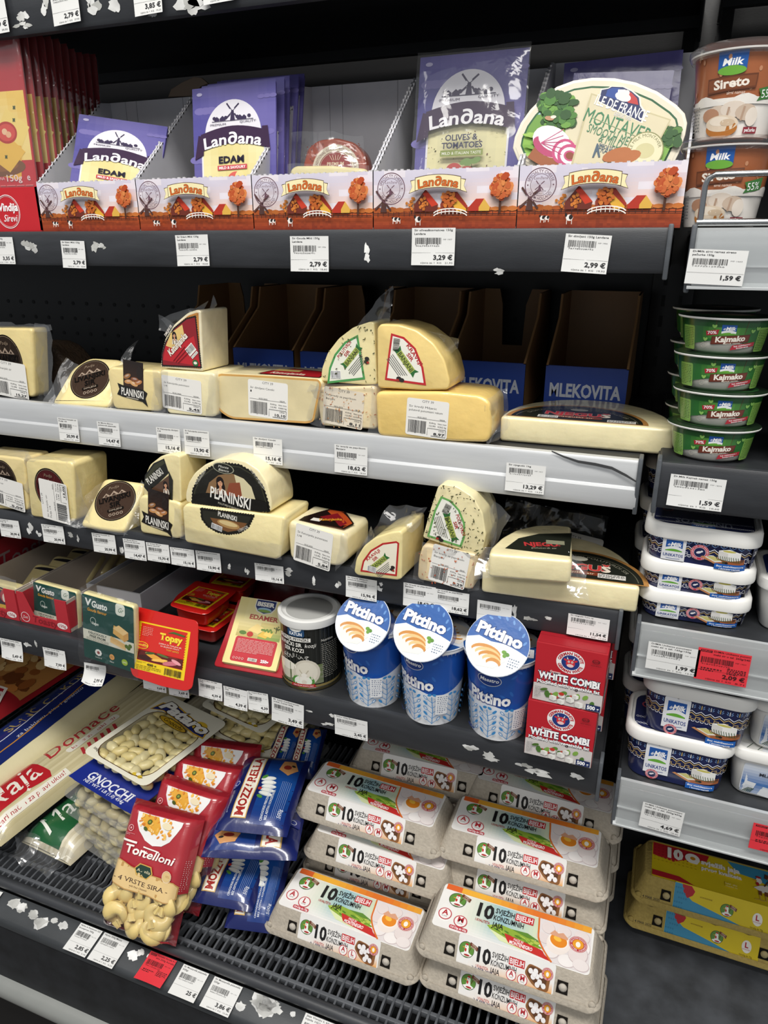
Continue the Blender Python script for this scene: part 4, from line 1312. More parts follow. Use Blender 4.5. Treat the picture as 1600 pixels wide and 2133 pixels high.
def planinski_small(w):
 g = G()
 h = w * 1.35
 g.field(-w * .36, w * .42, w * .44, h, 8, 8, lambda u, v: mix('#3a2418', '#1d130e', v))
 for x, y, a, c in ((-.16, .62, 10, '#c98f58'), (.06, .58, -12, '#d8a56c'), (.24, .66, 25, '#b87a46'), (.1, .74, 0, '#8a5230'), (-.2, .8, 30, '#9a6a40')):
  g.ell(w * x, w * y, w * .16, w * .075, c, 14, a).ell(w * x, w * y + w * .02, w * .09, w * .03, mix(c, '#ffffff', .25), 10, a)
 g.ell(w * .3, w * 1.0, w * .12, w * .22, '#241a15', 12)
 K = '#16130f'
 g.poly(ccw([(-w * .62, w * .1), (-w * .52, w * .3), (-w * .6, w * .5), (-w * .4, w * .46), (w * .44, w * .44), (w * .6, w * .36), (w * .52, w * .16), (w * .62, -w * .12), (w * .4, w * .02), (-w * .4, w * .06)]), K)
 g.text('PLANINSKI', 0, w * .13, w * .25, '#f1eee6', w * .88, bold=.015)
 g.line([(-w * .24, w * .075), (w * .24, w * .075)], w * .03, '#b8b0a0')
 return g
def lady(g, x, y, k):
 g.ell(x, y + .45 * k, .3 * k, .38 * k, '#1f1512', 18).ell(x + .02 * k, y + .12 * k, .34 * k, .42 * k, '#1f1512', 18)
 g.poly([(x - .42 * k, y - .6 * k), (x - .3 * k, y - .08 * k), (x - .1 * k, y + .02 * k), (x + .12 * k, y + .02 * k), (x + .32 * k, y - .08 * k), (x + .42 * k, y - .6 * k)], '#e5dccb')
 g.poly([(x - .08 * k, y + .2 * k), (x - .12 * k, y - .12 * k), (x, y - .22 * k), (x + .12 * k, y - .12 * k), (x + .08 * k, y + .2 * k)], '#c98f6c')
 g.ell(x, y + .38 * k, .18 * k, .24 * k, '#d6a07c', 16)
 g.poly([(x - .19 * k, y + .42 * k), (x - .16 * k, y + .62 * k), (x, y + .68 * k), (x + .17 * k, y + .6 * k), (x + .19 * k, y + .42 * k), (x + .06 * k, y + .56 * k)], '#1f1512')
 for s_ in (-1, 1):
  g.ell(x + s_ * .07 * k, y + .4 * k, .03 * k, .015 * k, '#2a1a14', 8).line([(x + s_ * .04 * k, y + .445 * k), (x + s_ * .11 * k, y + .45 * k)], .015 * k, '#2a1a14')
  g.poly([(x + s_ * .14 * k, y - .6 * k), (x + s_ * .24 * k, y - .6 * k), (x + s_ * .24 * k, y - .1 * k), (x + s_ * .16 * k, y - .06 * k)], '#4a2320')
 g.ell(x, y + .26 * k, .05 * k, .018 * k, '#a8433c', 10)
 return g
def qlabel(pts_m, edge, inner, k=.0035):
 g = G()
 o = ccw(pts_m)
 nn = normals2(o)
 g.poly(o, edge).poly([(p[0] - q[0] * k, p[1] - q[1] * k) for p, q in zip(o, nn)], inner)
 return g
def banjani(g, x, y, k, rot, top, mid, colr):
 c, d = math.cos(math.radians(rot)), math.sin(math.radians(rot))
 P_ = lambda u, v: (x + k * (u * c - v * d), y + k * (u * d + v * c))
 t_ = lambda s_, u, v, h, w_, col, **q: g.text(s_, *P_(u, v), k * h, col, k * w_, rot=rot, **q)
 t_(top, .0, .40, .14, .92, colr, bold=.03)
 t_('SIR', -.03, .20, .14, .32, colr, bold=.03)
 for s_ in (-1, 1):
  g.poly(ccw([P_(s_ * .38, .1), P_(s_ * .62, .22), P_(s_ * .56, .06), P_(s_ * .66, -.12), P_(s_ * .4, -.1)]), '#2f6b35')
 g.poly(ccw([P_(-.46, -.12), P_(.46, -.12), P_(.46, .14), P_(-.46, .14)]), '#a8b45a')
 t_('BANJANI', 0, -.08, .17, .84, '#35451f', bold=.02)
 rr_ = random.Random(3)
 v, f = [], []
 for i in range(5):
  g.line([P_(-.55, -.26 - i * .075), P_(.45 - .05 * i, -.26 - i * .075)], k * .028, '#6b6b68')
 for u, w_ in ((.34, -.62), (.46, -.56)):
  g.ell(*P_(u, w_), k * .11, k * .08, '#2b2624', 12)
 g.ell(*P_(.36, -.7), k * .07, k * .05, '#a8352c', 10)
 return g
def slab(label, px, anchor, depth, Z=None, Y=None, yaw=0, lean=0, roll=0, edge=.005, rnd=.006, col='#e6d7a0', name='cheese_block', cat='cheese', group=None, mat='vac'):
 P = at(*anchor, Z=Z, Y=Y)
 m = face(P, yaw, lean, roll)
 rnd *= 1.25
 edge = min(edge, rnd * .5)
 out = ccw(roundpoly(pl(m, px), rnd))
 t = thing(name, label, cat, m, group)
 b = B()
 b.prism(out, -depth, 0, edge, mix(col, '#fbeec6', .3), mat)
 return t, b, m, out
def sticker_on(t, m, box, lines, price, seed, roll=0, z=0, name='weighing_label', kg='0,564 kg', haze=False):
 (x0, y0), (x1, y1) = pl(m, [(box[0], box[3]), (box[2], box[1])])
 b = B()
 sticker(abs(x1 - x0), abs(y1 - y0), lines, price, seed, kg, '#e3d8c4' if haze else '#ebe9e4').on(b, flat((x0 + x1) / 2, (y0 + y1) / 2, z, roll), 'wrap' if haze else 'paper', base=.0004, step=.00003)
 b.build(name, t)
def wraps(t, m, quads, z=-.004, **k):
 for i, qd in enumerate(quads):
  b = B()
  film_quad(b, pl(m, qd), z, 0, seed=i + 3, **k)
  b.build('film_wrap', t)
def herbs(m, area_, n, seed=1):
 g = G()
 r = random.Random(seed)
 for k in range(n):
  (x, y), = pl(m, [(r.uniform(area_[0], area_[2]), r.uniform(area_[1], area_[3]))])
  g.ell(x, y, r.uniform(.0007, .0018), r.uniform(.0004, .0008), r.choice(('#4a4f2c', '#6b6b3f', '#3a3a28')), 6, r.uniform(0, 180))
 return g
def inside(out):
 xs, ys = [p[0] for p in out], [p[1] for p in out]
 def f(x, y):
  c = False
  for i in range(len(out)):
   a, q = out[i - 1], out[i]
   if (a[1] > y) != (q[1] > y) and x < (q[0] - a[0]) * (y - a[1]) / (q[1] - a[1]) + a[0]:
    c = not c
  return c
 return min(xs), max(xs), min(ys), max(ys), f
def specks(g, out, n, seed, cols, s_=1):
 x0, x1, y0, y1, f = inside(out)
 r = random.Random(seed)
 while n > 0:
  x, y = r.uniform(x0, x1), r.uniform(y0, y1)
  n -= .5
  if f(x, y):
   n -= .5
   g.ell(x, y, r.uniform(.0008, .0022) * s_, r.uniform(.0004, .0009) * s_, r.choice(cols), 6, r.uniform(0, 180))
 return g
# ---------------- upper cheese shelf
t, b, m, o = slab('livanjski cheese block with a large white weighing label at the left edge', [(-40, 822), (-40, 682), (66, 684), (72, 828)], (20, 826), .03, Z=ZS2, yaw=-4, col='#e0c878')
(cx, cy_), = pl(m, [(16, 752)])
g = G().put(livanjski(), cx, cy_, .040, 0, .033)
g.on(b, flat(), 'matte')
b.build('cheese', t)
sticker_on(t, m, (-12, 755, 52, 822), ['Dimljeni livanjski sir', 'Podja 1/4'], '15,27', 11, -4, .002)
wraps(t, m, [[(60, 835), (106, 838), (100, 678), (64, 674)], [(-40, 690), (104, 690), (100, 676), (-40, 672)]], -.006, amp=.004)
P = at(105, 830, Y=.895)
m = face(P, 0, 8)
t = thing('aged_cheese', 'dark brown rinded piece of wheel behind the two leftmost livanjski pieces', 'cheese', m)
b = B()
b.prism(ccw(roundpoly(pl(m, [(55, 835), (55, 712), (80, 705), (105, 716), (130, 745), (148, 785), (154, 835)]), .008)), -.07, 0, .008, '#4d3d2f', 'rind')
b.build('rind', t)
t, b, m, o = slab('livanjski smoked wedge lying tilted between a dark wheel piece and a small planinski', [(108, 838), (150, 766), (186, 744), (250, 748), (264, 762), (226, 850), (118, 842)], (165, 845), .05, Z=ZS2, lean=34, yaw=4, col='#e8d488', rnd=.008)
(cx, cy_), = pl(m, [(188, 790)])
g = G().put(livanjski('#3a2b22'), cx, cy_, .031, 18, .034)
g.on(b, flat(), 'matte')
b.build('cheese', t)
wraps(t, m, [[(92, 842), (122, 846), (165, 760), (140, 745)], [(225, 855), (245, 850), (290, 712), (255, 745)]], .003, amp=.003)
t, b, m, o = slab('small planinski wedge with black banner label, left of the tall red labelled wedge', [(222, 774), (230, 764), (300, 770), (334, 772), (336, 858), (300, 856), (236, 851)], (280, 856), .06, Z=ZS2, yaw=2, col='#e6cf86')
(cx, cy_), = pl(m, [(276, 828)])
(ex, ey), = pl(m, [(306, 828)])
g = G().put(planinski_small(.04), cx, cy_ - .004, 1.05, -7)
g.on(b, flat(), 'film')
b.build('cheese', t)
wraps(t, m, [[(318, 868), (345, 855), (345, 790), (320, 785)]], .002, amp=.004)
t, b, m, o = slab('pale cream katunjanka block, carrying the tall red labelled wedge', [(330, 770), (448, 777), (450, 866), (440, 869), (348, 862)], (395, 867), .075, Z=ZS2, yaw=-2, col='#efe3b4')
b.build('cheese', t)
sticker_on(t, m, (342, 790, 417, 852), ['Sir Katunjanka punomasni', '1/4'], '5,45', 12, -4, kg='0,392 kg')
wraps(t, m, [[(325, 860), (352, 868), (350, 770), (322, 765)], [(430, 872), (462, 872), (455, 770), (440, 776)]], .002, amp=.003)
ktop = max(p[1] for p in o)
P2 = m.translation + V3((0, .003, ktop - .001))
def katunjanka(w_pts, m):
 g = qlabel(w_pts, '#1d1210', '#b3202a', .0022)
 return g
t, b, m, o = slab('tall smoked katunjanka wedge with red label, standing on a pale block', [(334, 766), (336, 735), (344, 705), (362, 676), (390, 652), (410, 645), (418, 648), (423, 774)], (378, 771), .06, Y=P2.y, yaw=-3, col='#e9dfc0', rnd=.003)
nn = normals2(o)
g = G().poly([(p[0] - q[0] * .0035, p[1] - q[1] * .0035) for p, q in zip(o, nn)], '#c98a42')
lab = ccw(pl(m, [(338, 762), (337, 738), (345, 712), (362, 684), (388, 663), (408, 658), (420, 766)]))
g.poly(zig(lab, .0012, .003), '#170f0e')
nn = normals2(lab)
g.poly([(p[0] - q[0] * .0016, p[1] - q[1] * .0016) for p, q in zip(lab, nn)], '#8e1a24')
q = lambda *a: pl(m, a)
g.poly(ccw(q((340, 750), (346, 720), (366, 722), (404, 700), (418, 763))), '#c0222c')
g.poly(ccw(q((346, 720), (356, 694), (380, 676), (386, 706), (366, 728))), '#e6c57a')
(x, y), = q((364, 706))
lady(g, x, y, .012)
(ax, ay), (bx, by) = q((352, 745), (400, 690))
ro = math.degrees(math.atan2(by - ay, bx - ax))
(x, y), = q((374, 722))
g.text('Katunjanka', x, y, .0085, '#f6eee0', .042, rot=ro, sh=.15, bold=.03, ol=('#5a0d12', .03))
(x, y), = q((353, 690))
g.text('DIMLJENI SIR', x, y, .0035, '#f0e8dc', .019, rot=ro + 8, bold=.02)
(x, y), = q((398, 728))
gg = G().rect(-.009, -.007, .009, .007, '#f2efe8').bars(-.008, -.004, .008, .0055).rect(-.008, -.0125, .008, -.0085, '#f2efe8').text('05.04.2025', 0, -.0118, .0025, '#222222', .014)
g.put(gg, x, y, .85, ro)
(x, y), = q((408, 756))
g.ell(x, y, .005, .0045, '#2f6b3a', 12).ell(x, y, .003, .002, '#f0efe0', 8)
for k in range(3):
 (x0, y0), (x1, y1) = q((362 + 5 * k, 752 + 2 * k), (386 + 4 * k, 722 + 6 * k))
 g.line([(x0, y0), (x1, y1)], .0008, '#5a0d12')
g.on(b, flat(), 'film')
b.build('cheese', t)
wraps(t, m, [[(318, 665), (345, 690), (412, 648), (425, 632)], [(320, 690), (345, 700), (350, 672), (318, 662)], [(415, 650), (432, 640), (438, 632), (428, 616)]], -.012, amp=.006, nu=8, nv=8)
t, b, m, o = slab('long smoked block with orange edge and red label across its top', [(446, 790), (456, 778), (560, 783), (664, 790), (670, 800), (654, 878), (640, 882), (480, 872), (452, 852)], (560, 880), .08, Z=ZS2, yaw=0, col='#eedfae', rnd=.008)
htop = max(p[1] for p in o)
g = G().poly(ccw([(p[0], p[1]) for p in o]), '#d7a45a').poly([(p[0] - q[0] * .0028, p[1] - q[1] * .0028) for p, q in zip(o, normals2(o))], '#ecdcac')
g.on(b, flat(), 'cheese')
hw = max(p[0] for p in o)
g = G().poly(ccw([(-.018, .008), (hw - .006, .008), (hw - .012, .05), (.01, .06), (-.012, .035)]), '#1d1210').poly(ccw([(-.015, .0095), (hw - .008, .0095), (hw - .014, .048), (.011, .057), (-.009, .034)]), '#b3202a').text('Katunjanka', .022, .016, .012, '#f3e6cf', .05, bold=.03).rect(-.008, .036, .03, .05, '#e6c57a')
g.on(b, lambda u, v, h: (u, htop + .0004 + h, -v), 'film')
b.build('cheese', t)
sticker_on(t, m, (520, 797, 598, 867), ['Sir dimljeni Cevski', '1'], '10,10', 13, -3, kg='0,666 kg')
wraps(t, m, [[(440, 845), (460, 850), (462, 785), (446, 792)], [(650, 880), (668, 800), (665, 790), (640, 870)]], .003, amp=.003)
t, b, m, o = slab('block of paprika cheese under film, carrying the green labelled herb wedge', [(656, 808), (783, 804), (786, 896), (668, 888)], (726, 895), .07, Z=ZS2, yaw=-2, col='#e8d3a6')
specks(G(), o, 70, 4, ('#c98a5a', '#b86a3c', '#d8b07a')).on(b, flat(), 'cheese')
b.build('cheese', t)
sticker_on(t, m, (675, 814, 757, 884), ['Sir kravlji sa paprikom', 'Banjani'], '8,11', 14, -5, kg='0,334 kg', haze=True)
wraps(t, m, [[(645, 880), (680, 892), (680, 800), (648, 815)], [(645, 815), (790, 808), (788, 798), (650, 800)], [(770, 905), (795, 905), (795, 800), (778, 800)]], .003, amp=.0035)
ktop = max(p[1] for p in o)
t, b, m, o = slab('herb flecked quarter wedge with green bordered label, standing on a film wrapped block', [(668, 794), (670, 768), (682, 735), (705, 705), (735, 682), (770, 670), (779, 672), (786, 801), (760, 802)], (727, 802), .055, Y=m.translation.y + .003, yaw=-2, col='#e3d596', rnd=.003)
specks(G(), o, 60, 2, ('#5a5a34', '#45492a', '#7a7548')).on(b, flat(), 'cheese')
lab = pl(m, [(682, 799), (686, 766), (697, 738), (718, 712), (746, 697), (761, 790)])
g = qlabel(lab, '#4f9a55', '#eeeede', .0028)
(ax, ay), (bx, by), (x, y) = pl(m, [(702, 741), (733, 701), (733, 744)])
ro = math.degrees(math.atan2(by - ay, bx - ax))
banjani(g, x, y, .029, ro, 'POLUTVRDI', 'SIR', '#a82a2c')
(x, y), = pl(m, [(700, 780)])
g.put(G().rect(-.008, -.0055, .008, .0055, '#ffffff').bars(-.0075, -.005, .0075, .005), x, y, .9, 3)
g.on(b, flat(), 'film', base=.0004)
b.build('cheese', t)
wraps(t, m, [[(715, 705), (782, 675), (812, 635), (806, 598)], [(780, 678), (800, 690), (812, 640), (806, 600)], [(660, 800), (672, 805), (700, 712), (690, 715)]], -.012, amp=.006)
t, b, m, o = slab('yellow block with film tail at its right end, carrying the red bordered wedge', [(781, 816), (920, 816), (1000, 824), (1022, 838), (1024, 900), (1016, 922), (960, 921), (786, 908)], (905, 918), .075, Z=ZS2, yaw=0, col='#ecc040', rnd=.007)
b.build('cheese', t)
sticker_on(t, m, (846, 836, 935, 906), ['Sir kravlji Miljanic', 'polutvrdi punomasni vakum'], '8,97', 15, -3, kg='0,562 kg')
wraps(t, m, [[(1010, 925), (1058, 890), (1060, 812), (1015, 832)], [(1015, 925), (1040, 915), (1062, 880), (1058, 850)], [(935, 818), (950, 820), (958, 782), (940, 800)]], -.003, amp=.006)
t, b, m, o = slab('yellow quarter wedge with red bordered label, standing on the yellow block', [(786, 808), (785, 684), (792, 675), (830, 676), (868, 688), (904, 716), (926, 750), (937, 795), (934, 812), (880, 813)], (862, 815), .065, Y=m.translation.y + .003, yaw=-2, col='#ecc860', rnd=.004)
lab = pl(m, [(802, 791), (815, 694), (842, 702), (866, 725), (882, 765), (888, 803)])
g = qlabel(lab, '#c0282e', '#f0eee2', .0026)
(ax, ay), (bx, by), (x, y) = pl(m, [(850, 711), (882, 757), (845, 754)])
ro = math.degrees(math.atan2(by - ay, bx - ax))
banjani(g, x, y, .031, ro, 'KRAVLJI', 'SIR', '#b02a2c')
(x, y), = pl(m, [(826, 718)])
g.put(G().bars(-.0075, -.004, .0075, .004), x, y, 1, 85)
g.on(b, flat(), 'film', base=.0004)
b.build('cheese', t)
wraps(t, m, [[(870, 690), (925, 745), (942, 738), (938, 712)], [(790, 680), (872, 692), (938, 714), (800, 668)]], -.03, amp=.005)
def slab_flat(label, BL, BR, zb, h, pts, name='cheese_slab', col='#efe3b6', edge=.004):
 A, Bq = at(*BL, Z=zb), at(*BR, Z=zb)
 m, w, _ = quad(A, Bq, A + V3((0, .1, 0)))
 t = thing(name, label, 'cheese', m)
 b = B()
 b.prism(ccw(roundpoly([(x * w / 2, y) for x, y in pts], .006, 5)), 0, h, edge, col, 'vac')
 return t, b, m, w
def njegus(k=1):
 g = G()
 g.poly(arcpts(0, 0, .082, .085, 0, 180, 30), '#b98548').poly([(x, y + .002) for x, y in arcpts(0, 0, .076, .078, 0, 180, 30)], '#23261f').ring(0, 0, .070, .071, '#6b6a58', a0=5, a1=175)
 g.round('DOMAĆI NJEGUŠKI POLUTVRDI SIR', 0, 0, .062, .005, '#8a8878', 90, 130)
 g.text('NJEGUŠ', 0, .026, .016, '#c23a38', .075, bold=.045, ol=('#e9dccb', .012))
 g.ell(0, .058, .011, .007, '#b8b6a8', 14).rect(-.028, .012, .03, .022, '#7a3a26', .004).text('njeguški sir', 0, .0145, .005, '#e3d7b8', .04)
 return g
BIG = [(-1, 0), (1, 0)] + [(math.cos(a) * 1.0, .012 + .125 * math.sin(a)) for a in [PI * i / 14 for i in range(15)]]
t, b, m, w = slab_flat('wide flat half wheel of njegus cheese lying at the right end of the shelf', (1040, 919), (1400, 950), ZS2, .031, BIG, 'cheese_slab')
g = G().put(njegus(), -.012, .006, 1)
g.put(G().rect(-.012, -.006, .012, .006, '#f1f0ea').bars(-.011, -.005, .011, .005), -.045, .018, 1).put(G().rect(-.016, -.006, .016, .006, '#dcd9d2').fine(-.015, -.005, .015, .005, 4, '#333333'), .04, .014, 1)
g.on(b, flat(0, 0, .031), 'film')
b.build('cheese', t)
b = B()
film(b, lambda u, v: (w / 2 - .002 + .016 * u, -.002 + .02 * v, .003 + (.028 - .02 * u) * v), 6, 6, .004, 9)
b.build('film_wrap', t)
# ---------------- empty blue trays behind
xa, xb = at(1135, 800, Y=1.0).x, at(1307, 800, Y=1.0).x
bw = xb - xa
zt = at(1220, 766, Y=1.0).z
nmb = ['rightmost empty blue cardboard tray with white lettering', 'empty blue cardboard tray, second from the right of its row', 'empty blue cardboard tray, third from the right of its row', 'empty blue cardboard tray, fourth from the right of its row', 'empty blue cardboard tray, fifth from the right of its row', 'leftmost empty blue cardboard tray']
for k in range(6):
 x0 = xa - k * (bw + .012) - (.016 if k else 0)
 t = thing('empty_tray', nmb[k], 'cardboard tray', face(V3((x0 + bw / 2, 1.0, CZ + ZS2 + .0008))), 'empty blue trays behind the cheese')
 fh = zt - CZ - ZS2
 hw, dep, hb = bw / 2, .185, .158
 b = B()
 br = '#a07a52'
 b.box(-hw, hw, .0, .003, -dep, 0, br, 'card')
 b.box(-hw, hw, .003, fh, -.003, 0, '#1d3b8b', 'card')
 b.poly = None
 nt = [(-hw, .003), (hw, .003), (hw, hb), (hw * .45, hb), (hw * .3, hb * .85), (hw * .25, hb * .45), (-hw * .35, hb * .45), (-hw * .4, hb * .85), (-hw * .5, hb), (-hw, hb)] if k % 2 else [(-hw, .003), (hw, .003), (hw, hb), (-hw, hb)]
 b.loft([[(x, y, z) for x, y in nt] for z in (-dep, -dep + .003)], br, 'card')
 sd = [(0, .003), (0, fh), (-dep * .45, hb * .8), (-dep * .5, hb), (-dep, hb), (-dep, .003)]
 for s_ in (-1, 1):
  xs = sorted((s_ * hw, s_ * (hw - .003)))
  b.loft([[(x, y, z) for z, y in sd] for x in xs], br, 'card')
 b.build('box_body', t)
 b = B()
 G().rect(-hw, .003, hw, fh - .001, '#1e3f93').text('MLEKOVITA', 0, fh * .42, fh * .24, '#c3c9d6', bw * .86, bold=.035).on(b, flat(), 'card')
 b.build('printed_front', t)
# ---------------- lower cheese shelf
t, b, m, o = slab('livanjski block with white weighing label cut by the left edge, lower row', [(-50, 1058), (-50, 944), (50, 955), (60, 1064)], (5, 1062), .05, Z=ZS3, yaw=-3, col='#dcc47a')
(cx, cy_), = pl(m, [(10, 1000)])
G().put(livanjski(), cx, cy_, .033, 0, .027).on(b, flat(), 'matte')
b.build('cheese', t)
sticker_on(t, m, (-25, 1000, 46, 1046), ['Dimljeni livanjski sir', 'Podja 1/4'], '5,09', 16, -6, .002)
wraps(t, m, [[(50, 1072), (68, 1070), (62, 950), (48, 945)], [(-40, 960), (66, 965), (55, 940), (-40, 934)]], -.004, amp=.003)
t, b, m, o = slab('mature livanjski block with maroon oval and a sideways weighing label', [(64, 1076), (52, 962), (60, 956), (146, 962), (152, 970), (158, 1084), (150, 1088)], (112, 1084), .07, Z=ZS3, yaw=-3, col='#e2cd80')
(cx, cy_), = pl(m, [(106, 1022)])
G().put(livanjski('#4a1a1c', 'ZRELI', '#6b2a2a'), cx, cy_, .036, 0, .033).on(b, flat(), 'matte')
b.build('cheese', t)
(x0, y0), (x1, y1) = pl(m, [(95, 1080), (138, 1006)])
b = B()
sticker(y1 - y0, x1 - x0, ['Sir livanjski sir', 'Podja 1/4'], '13,05', 17).on(b, flat((x0 + x1) / 2, (y0 + y1) / 2, .002, 86), 'paper', base=.0005, step=.00003)
b.build('weighing_label', t)
wraps(t, m, [[(48, 962), (150, 968), (148, 955), (52, 948)], [(45, 1070), (68, 1085), (58, 962), (48, 950)], [(150, 1095), (185, 1090), (150, 965), (146, 965)]], -.003, amp=.0035)
t, b, m, o = slab('livanjski smoked wedge tilted back beside the small planinski pair', [(164, 1096), (214, 1000), (225, 996), (300, 1006), (296, 1030), (258, 1108), (240, 1108)], (212, 1103), .05, Z=ZS3, lean=32, yaw=3, col='#e9d68e', rnd=.008)
(cx, cy_), = pl(m, [(240, 1043)])
G().put(livanjski('#3d2d24'), cx, cy_, .031, 20, .036).on(b, flat(), 'matte')
b.build('cheese', t)
wraps(t, m, [[(132, 1090), (170, 1102), (222, 1000), (200, 1010)], [(132, 1092), (270, 1118), (260, 1105), (165, 1090)], [(262, 1118), (290, 1085), (305, 1010), (295, 1000)]], .003, amp=.004)
t, b, m, o = slab('lower small planinski piece of a pair, food picture and banner at its top', [(287, 1042), (294, 1032), (340, 1038), (376, 1048), (378, 1120), (370, 1123), (292, 1110)], (333, 1120), .06, Z=ZS3, yaw=-2, col='#ecdb98')
ktop = max(p[1] for p in o)
(cx, cy_), = pl(m, [(327, 1098)])
G().put(planinski_small(.046), cx, cy_ - .004, 1, -8).on(b, flat(), 'film')
b.build('cheese', t)
wraps(t, m, [[(362, 1122), (385, 1115), (380, 1060), (365, 1055)], [(275, 1085), (292, 1100), (290, 1050), (280, 1058)]], .002, amp=.003)
t, b, m, o = slab('upper small planinski piece of a pair, label bent over its rounded corner', [(299, 1034), (300, 995), (312, 968), (335, 950), (360, 946), (374, 950), (378, 1046)], (338, 1037), .06, Y=m.translation.y + .003, yaw=-3, col='#ecdca0', rnd=.003)
q = lambda *a: pl(m, a)
g = G()
g.poly(ccw(q((300, 1014), (302, 990), (320, 965), (342, 955), (352, 985), (325, 1012), (308, 1024))), '#1c1b16')
g.poly(ccw(q((302, 1010), (304, 992), (322, 968), (340, 958), (344, 965), (322, 980), (310, 1000))), '#3a3a28')
(ax, ay), (bx, by), (x, y) = q((308, 1010), (348, 978), (326, 998))
ro = math.degrees(math.atan2(by - ay, bx - ax))
g.text('PLANINSKI', x, y, .0095, '#efece2', .036, rot=ro, bold=.015)
g.poly(ccw(q((318, 1036), (316, 1018), (352, 990), (358, 1044))), '#5a4030')
(x, y), = q((346, 1018))
lady(g, x, y, .014)
g.poly(ccw(q((352, 980), (361, 1000), (360, 1045), (354, 1044))), '#23231c')
g.on(b, flat(), 'film')
b.build('cheese', t)
t, b, m, o = slab('large planinski block, under the half wheel with the big black label', [(379, 1058), (386, 1050), (590, 1076), (594, 1082), (583, 1162), (574, 1166), (384, 1130)], (485, 1155), .07, Z=ZS3, yaw=-1, col='#eedd9c')
q = lambda *a: pl(m, a)
L1 = ccw(q((418, 1058), (420, 1080), (432, 1096), (452, 1108), (475, 1113), (500, 1110), (518, 1098), (530, 1073)))
g = G().poly(zig(L1, .0014, .004), '#1b1914')
g.poly([(p[0] - n_[0] * .003, p[1] - n_[1] * .003) for p, n_ in zip(L1, normals2(L1))], '#2b2a22')
g.poly(ccw(q((438, 1078), (515, 1090), (505, 1103), (475, 1108), (450, 1098))), '#7a5230')
(x, y), = q((476, 1092))
g.ell(x, y, .018, .006, '#b08a56', 16, -6).ell(x, y + .001, .015, .0035, '#d8c08a', 14, -6)
(x, y), = q((474, 1080))
g.text('PLANINSKI', x, y, .0068, '#efece2', .030, rot=-7, bold=.015)
(x, y), = q((452, 1098))
g.put(G().rect(-.011, -.005, .011, .005, '#eeeeee').bars(-.0105, -.0045, .0105, .004), x, y, .8, -14)
(x, y), = q((508, 1104))
g.text('U CRNOJ GORI', x, y, .004, '#e8e4d8', .018, rot=28)
g.on(b, flat(), 'film')
b.build('cheese', t)
wraps(t, m, [[(376, 1120), (590, 1165), (588, 1135), (380, 1095)]], .002, amp=.002, nu=20, nv=5)
t, b, m, o = slab('large planinski half wheel standing on a block, black label with a woman', [(387, 1047), (386, 1028), (392, 1005), (405, 985), (426, 968), (452, 957), (480, 954), (512, 961), (540, 980), (557, 1008), (565, 1045), (565, 1066), (545, 1068)], (485, 1061), .06, Y=m.translation.y + .004, yaw=-2, col='#efe2b2', rnd=.004)
q = lambda *a: pl(m, a)
L1 = ccw(q((400, 1048), (402, 1020), (415, 992), (438, 973), (468, 964), (500, 968), (527, 984), (548, 1012), (560, 1050), (562, 1066)))
n1 = normals2(L1)
off = lambda d: [(p[0] - n_[0] * d, p[1] - n_[1] * d) for p, n_ in zip(L1, n1)]
g = G().poly(zig(L1, .0016, .0045), '#171510').poly(off(.0025), '#3a3a2a').poly(off(.004), '#1d1c16')
L2 = ccw(q((428, 1030), (436, 1005), (455, 990), (480, 985), (505, 995), (522, 1012), (532, 1042)))
g.poly(L2, '#8a6a48')
xs = [p[0] for p in L2]
ys = [p[1] for p in L2]
(xl, yl), = q((498, 1020))
g.poly(ccw(q((488, 988), (508, 997), (524, 1014), (533, 1042), (500, 1038))), '#d9cfa8').poly(ccw(q((470, 1035), (478, 1006), (500, 1005), (505, 1036))), '#8d4a32')
(x, y), = q((460, 1018))
lady(g, x, y, .021)
(x, y), = q((466, 975))
g.ell(x, y, .017, .0075, '#9a9a86', 20, -4).ell(x, y, .0155, .0065, '#20201a', 20, -4).text('Monte', x, y + .0002, .0034, '#e8e6da', .016, sh=.3, rot=-4).text('Bianco', x, y - .0045, .0034, '#e8e6da', .016, sh=.3, rot=-4)
(x, y), = q((420, 996))
g.text('PO ORIGINALNOM', x, y, .0035, '#d8d6c8', .027, rot=50).text('', x, y, .003, '#ffffff')
(x, y), = q((535, 998))
g.text('RECEPTU SA NJEGUŠA', x, y, .0035, '#d8d6c8', .032, rot=-52)
g.poly(ccw(q((402, 1046), (401, 1030), (432, 1026), (535, 1040), (556, 1046), (560, 1064), (545, 1066))), '#14120e')
(x, y), = q((480, 1047))
g.text('PLANINSKI', x, y - .0005, .0155, '#f3f0e8', .064, rot=-9, bold=.02)
(x, y), = q((482, 1054))
g.text('POLUTVRDI PUNOMASNI SIR', x, y - .0025, .0028, '#c8c4b4', .042, rot=-9)
g.on(b, flat(), 'film')
b.build('cheese', t)
t, b, m, o = slab('small katunjanka block with rounded front corner and label on its top', [(598, 1094), (604, 1086), (660, 1098), (716, 1112), (722, 1122), (722, 1168), (706, 1181), (604, 1166)], (660, 1178), .07, Z=ZS3, yaw=-3, col='#efe3ba', rnd=.008)
ht, hw = max(p[1] for p in o), max(p[0] for p in o)
g = G()
lab = ccw([(-hw + .008, .010), (-.012, .062), (.012, .062), (hw - .004, .03), (hw - .008, .008), (.0, .006)])
g.poly(zig(lab, .001, .003), '#1d1210').poly([(p[0] - n_[0] * .0018, p[1] - n_[1] * .0018) for p, n_ in zip(lab, normals2(lab))], '#b04a22')
g.poly(ccw([(-.01, .03), (hw - .014, .012), (hw - .012, .026), (.006, .052)]), '#7a1820').rect(-.016, .014, -.002, .024, '#e6e2da').text('Katunjanka', .01, .024, .008, '#d8922c', .03, rot=25, bold=.03)
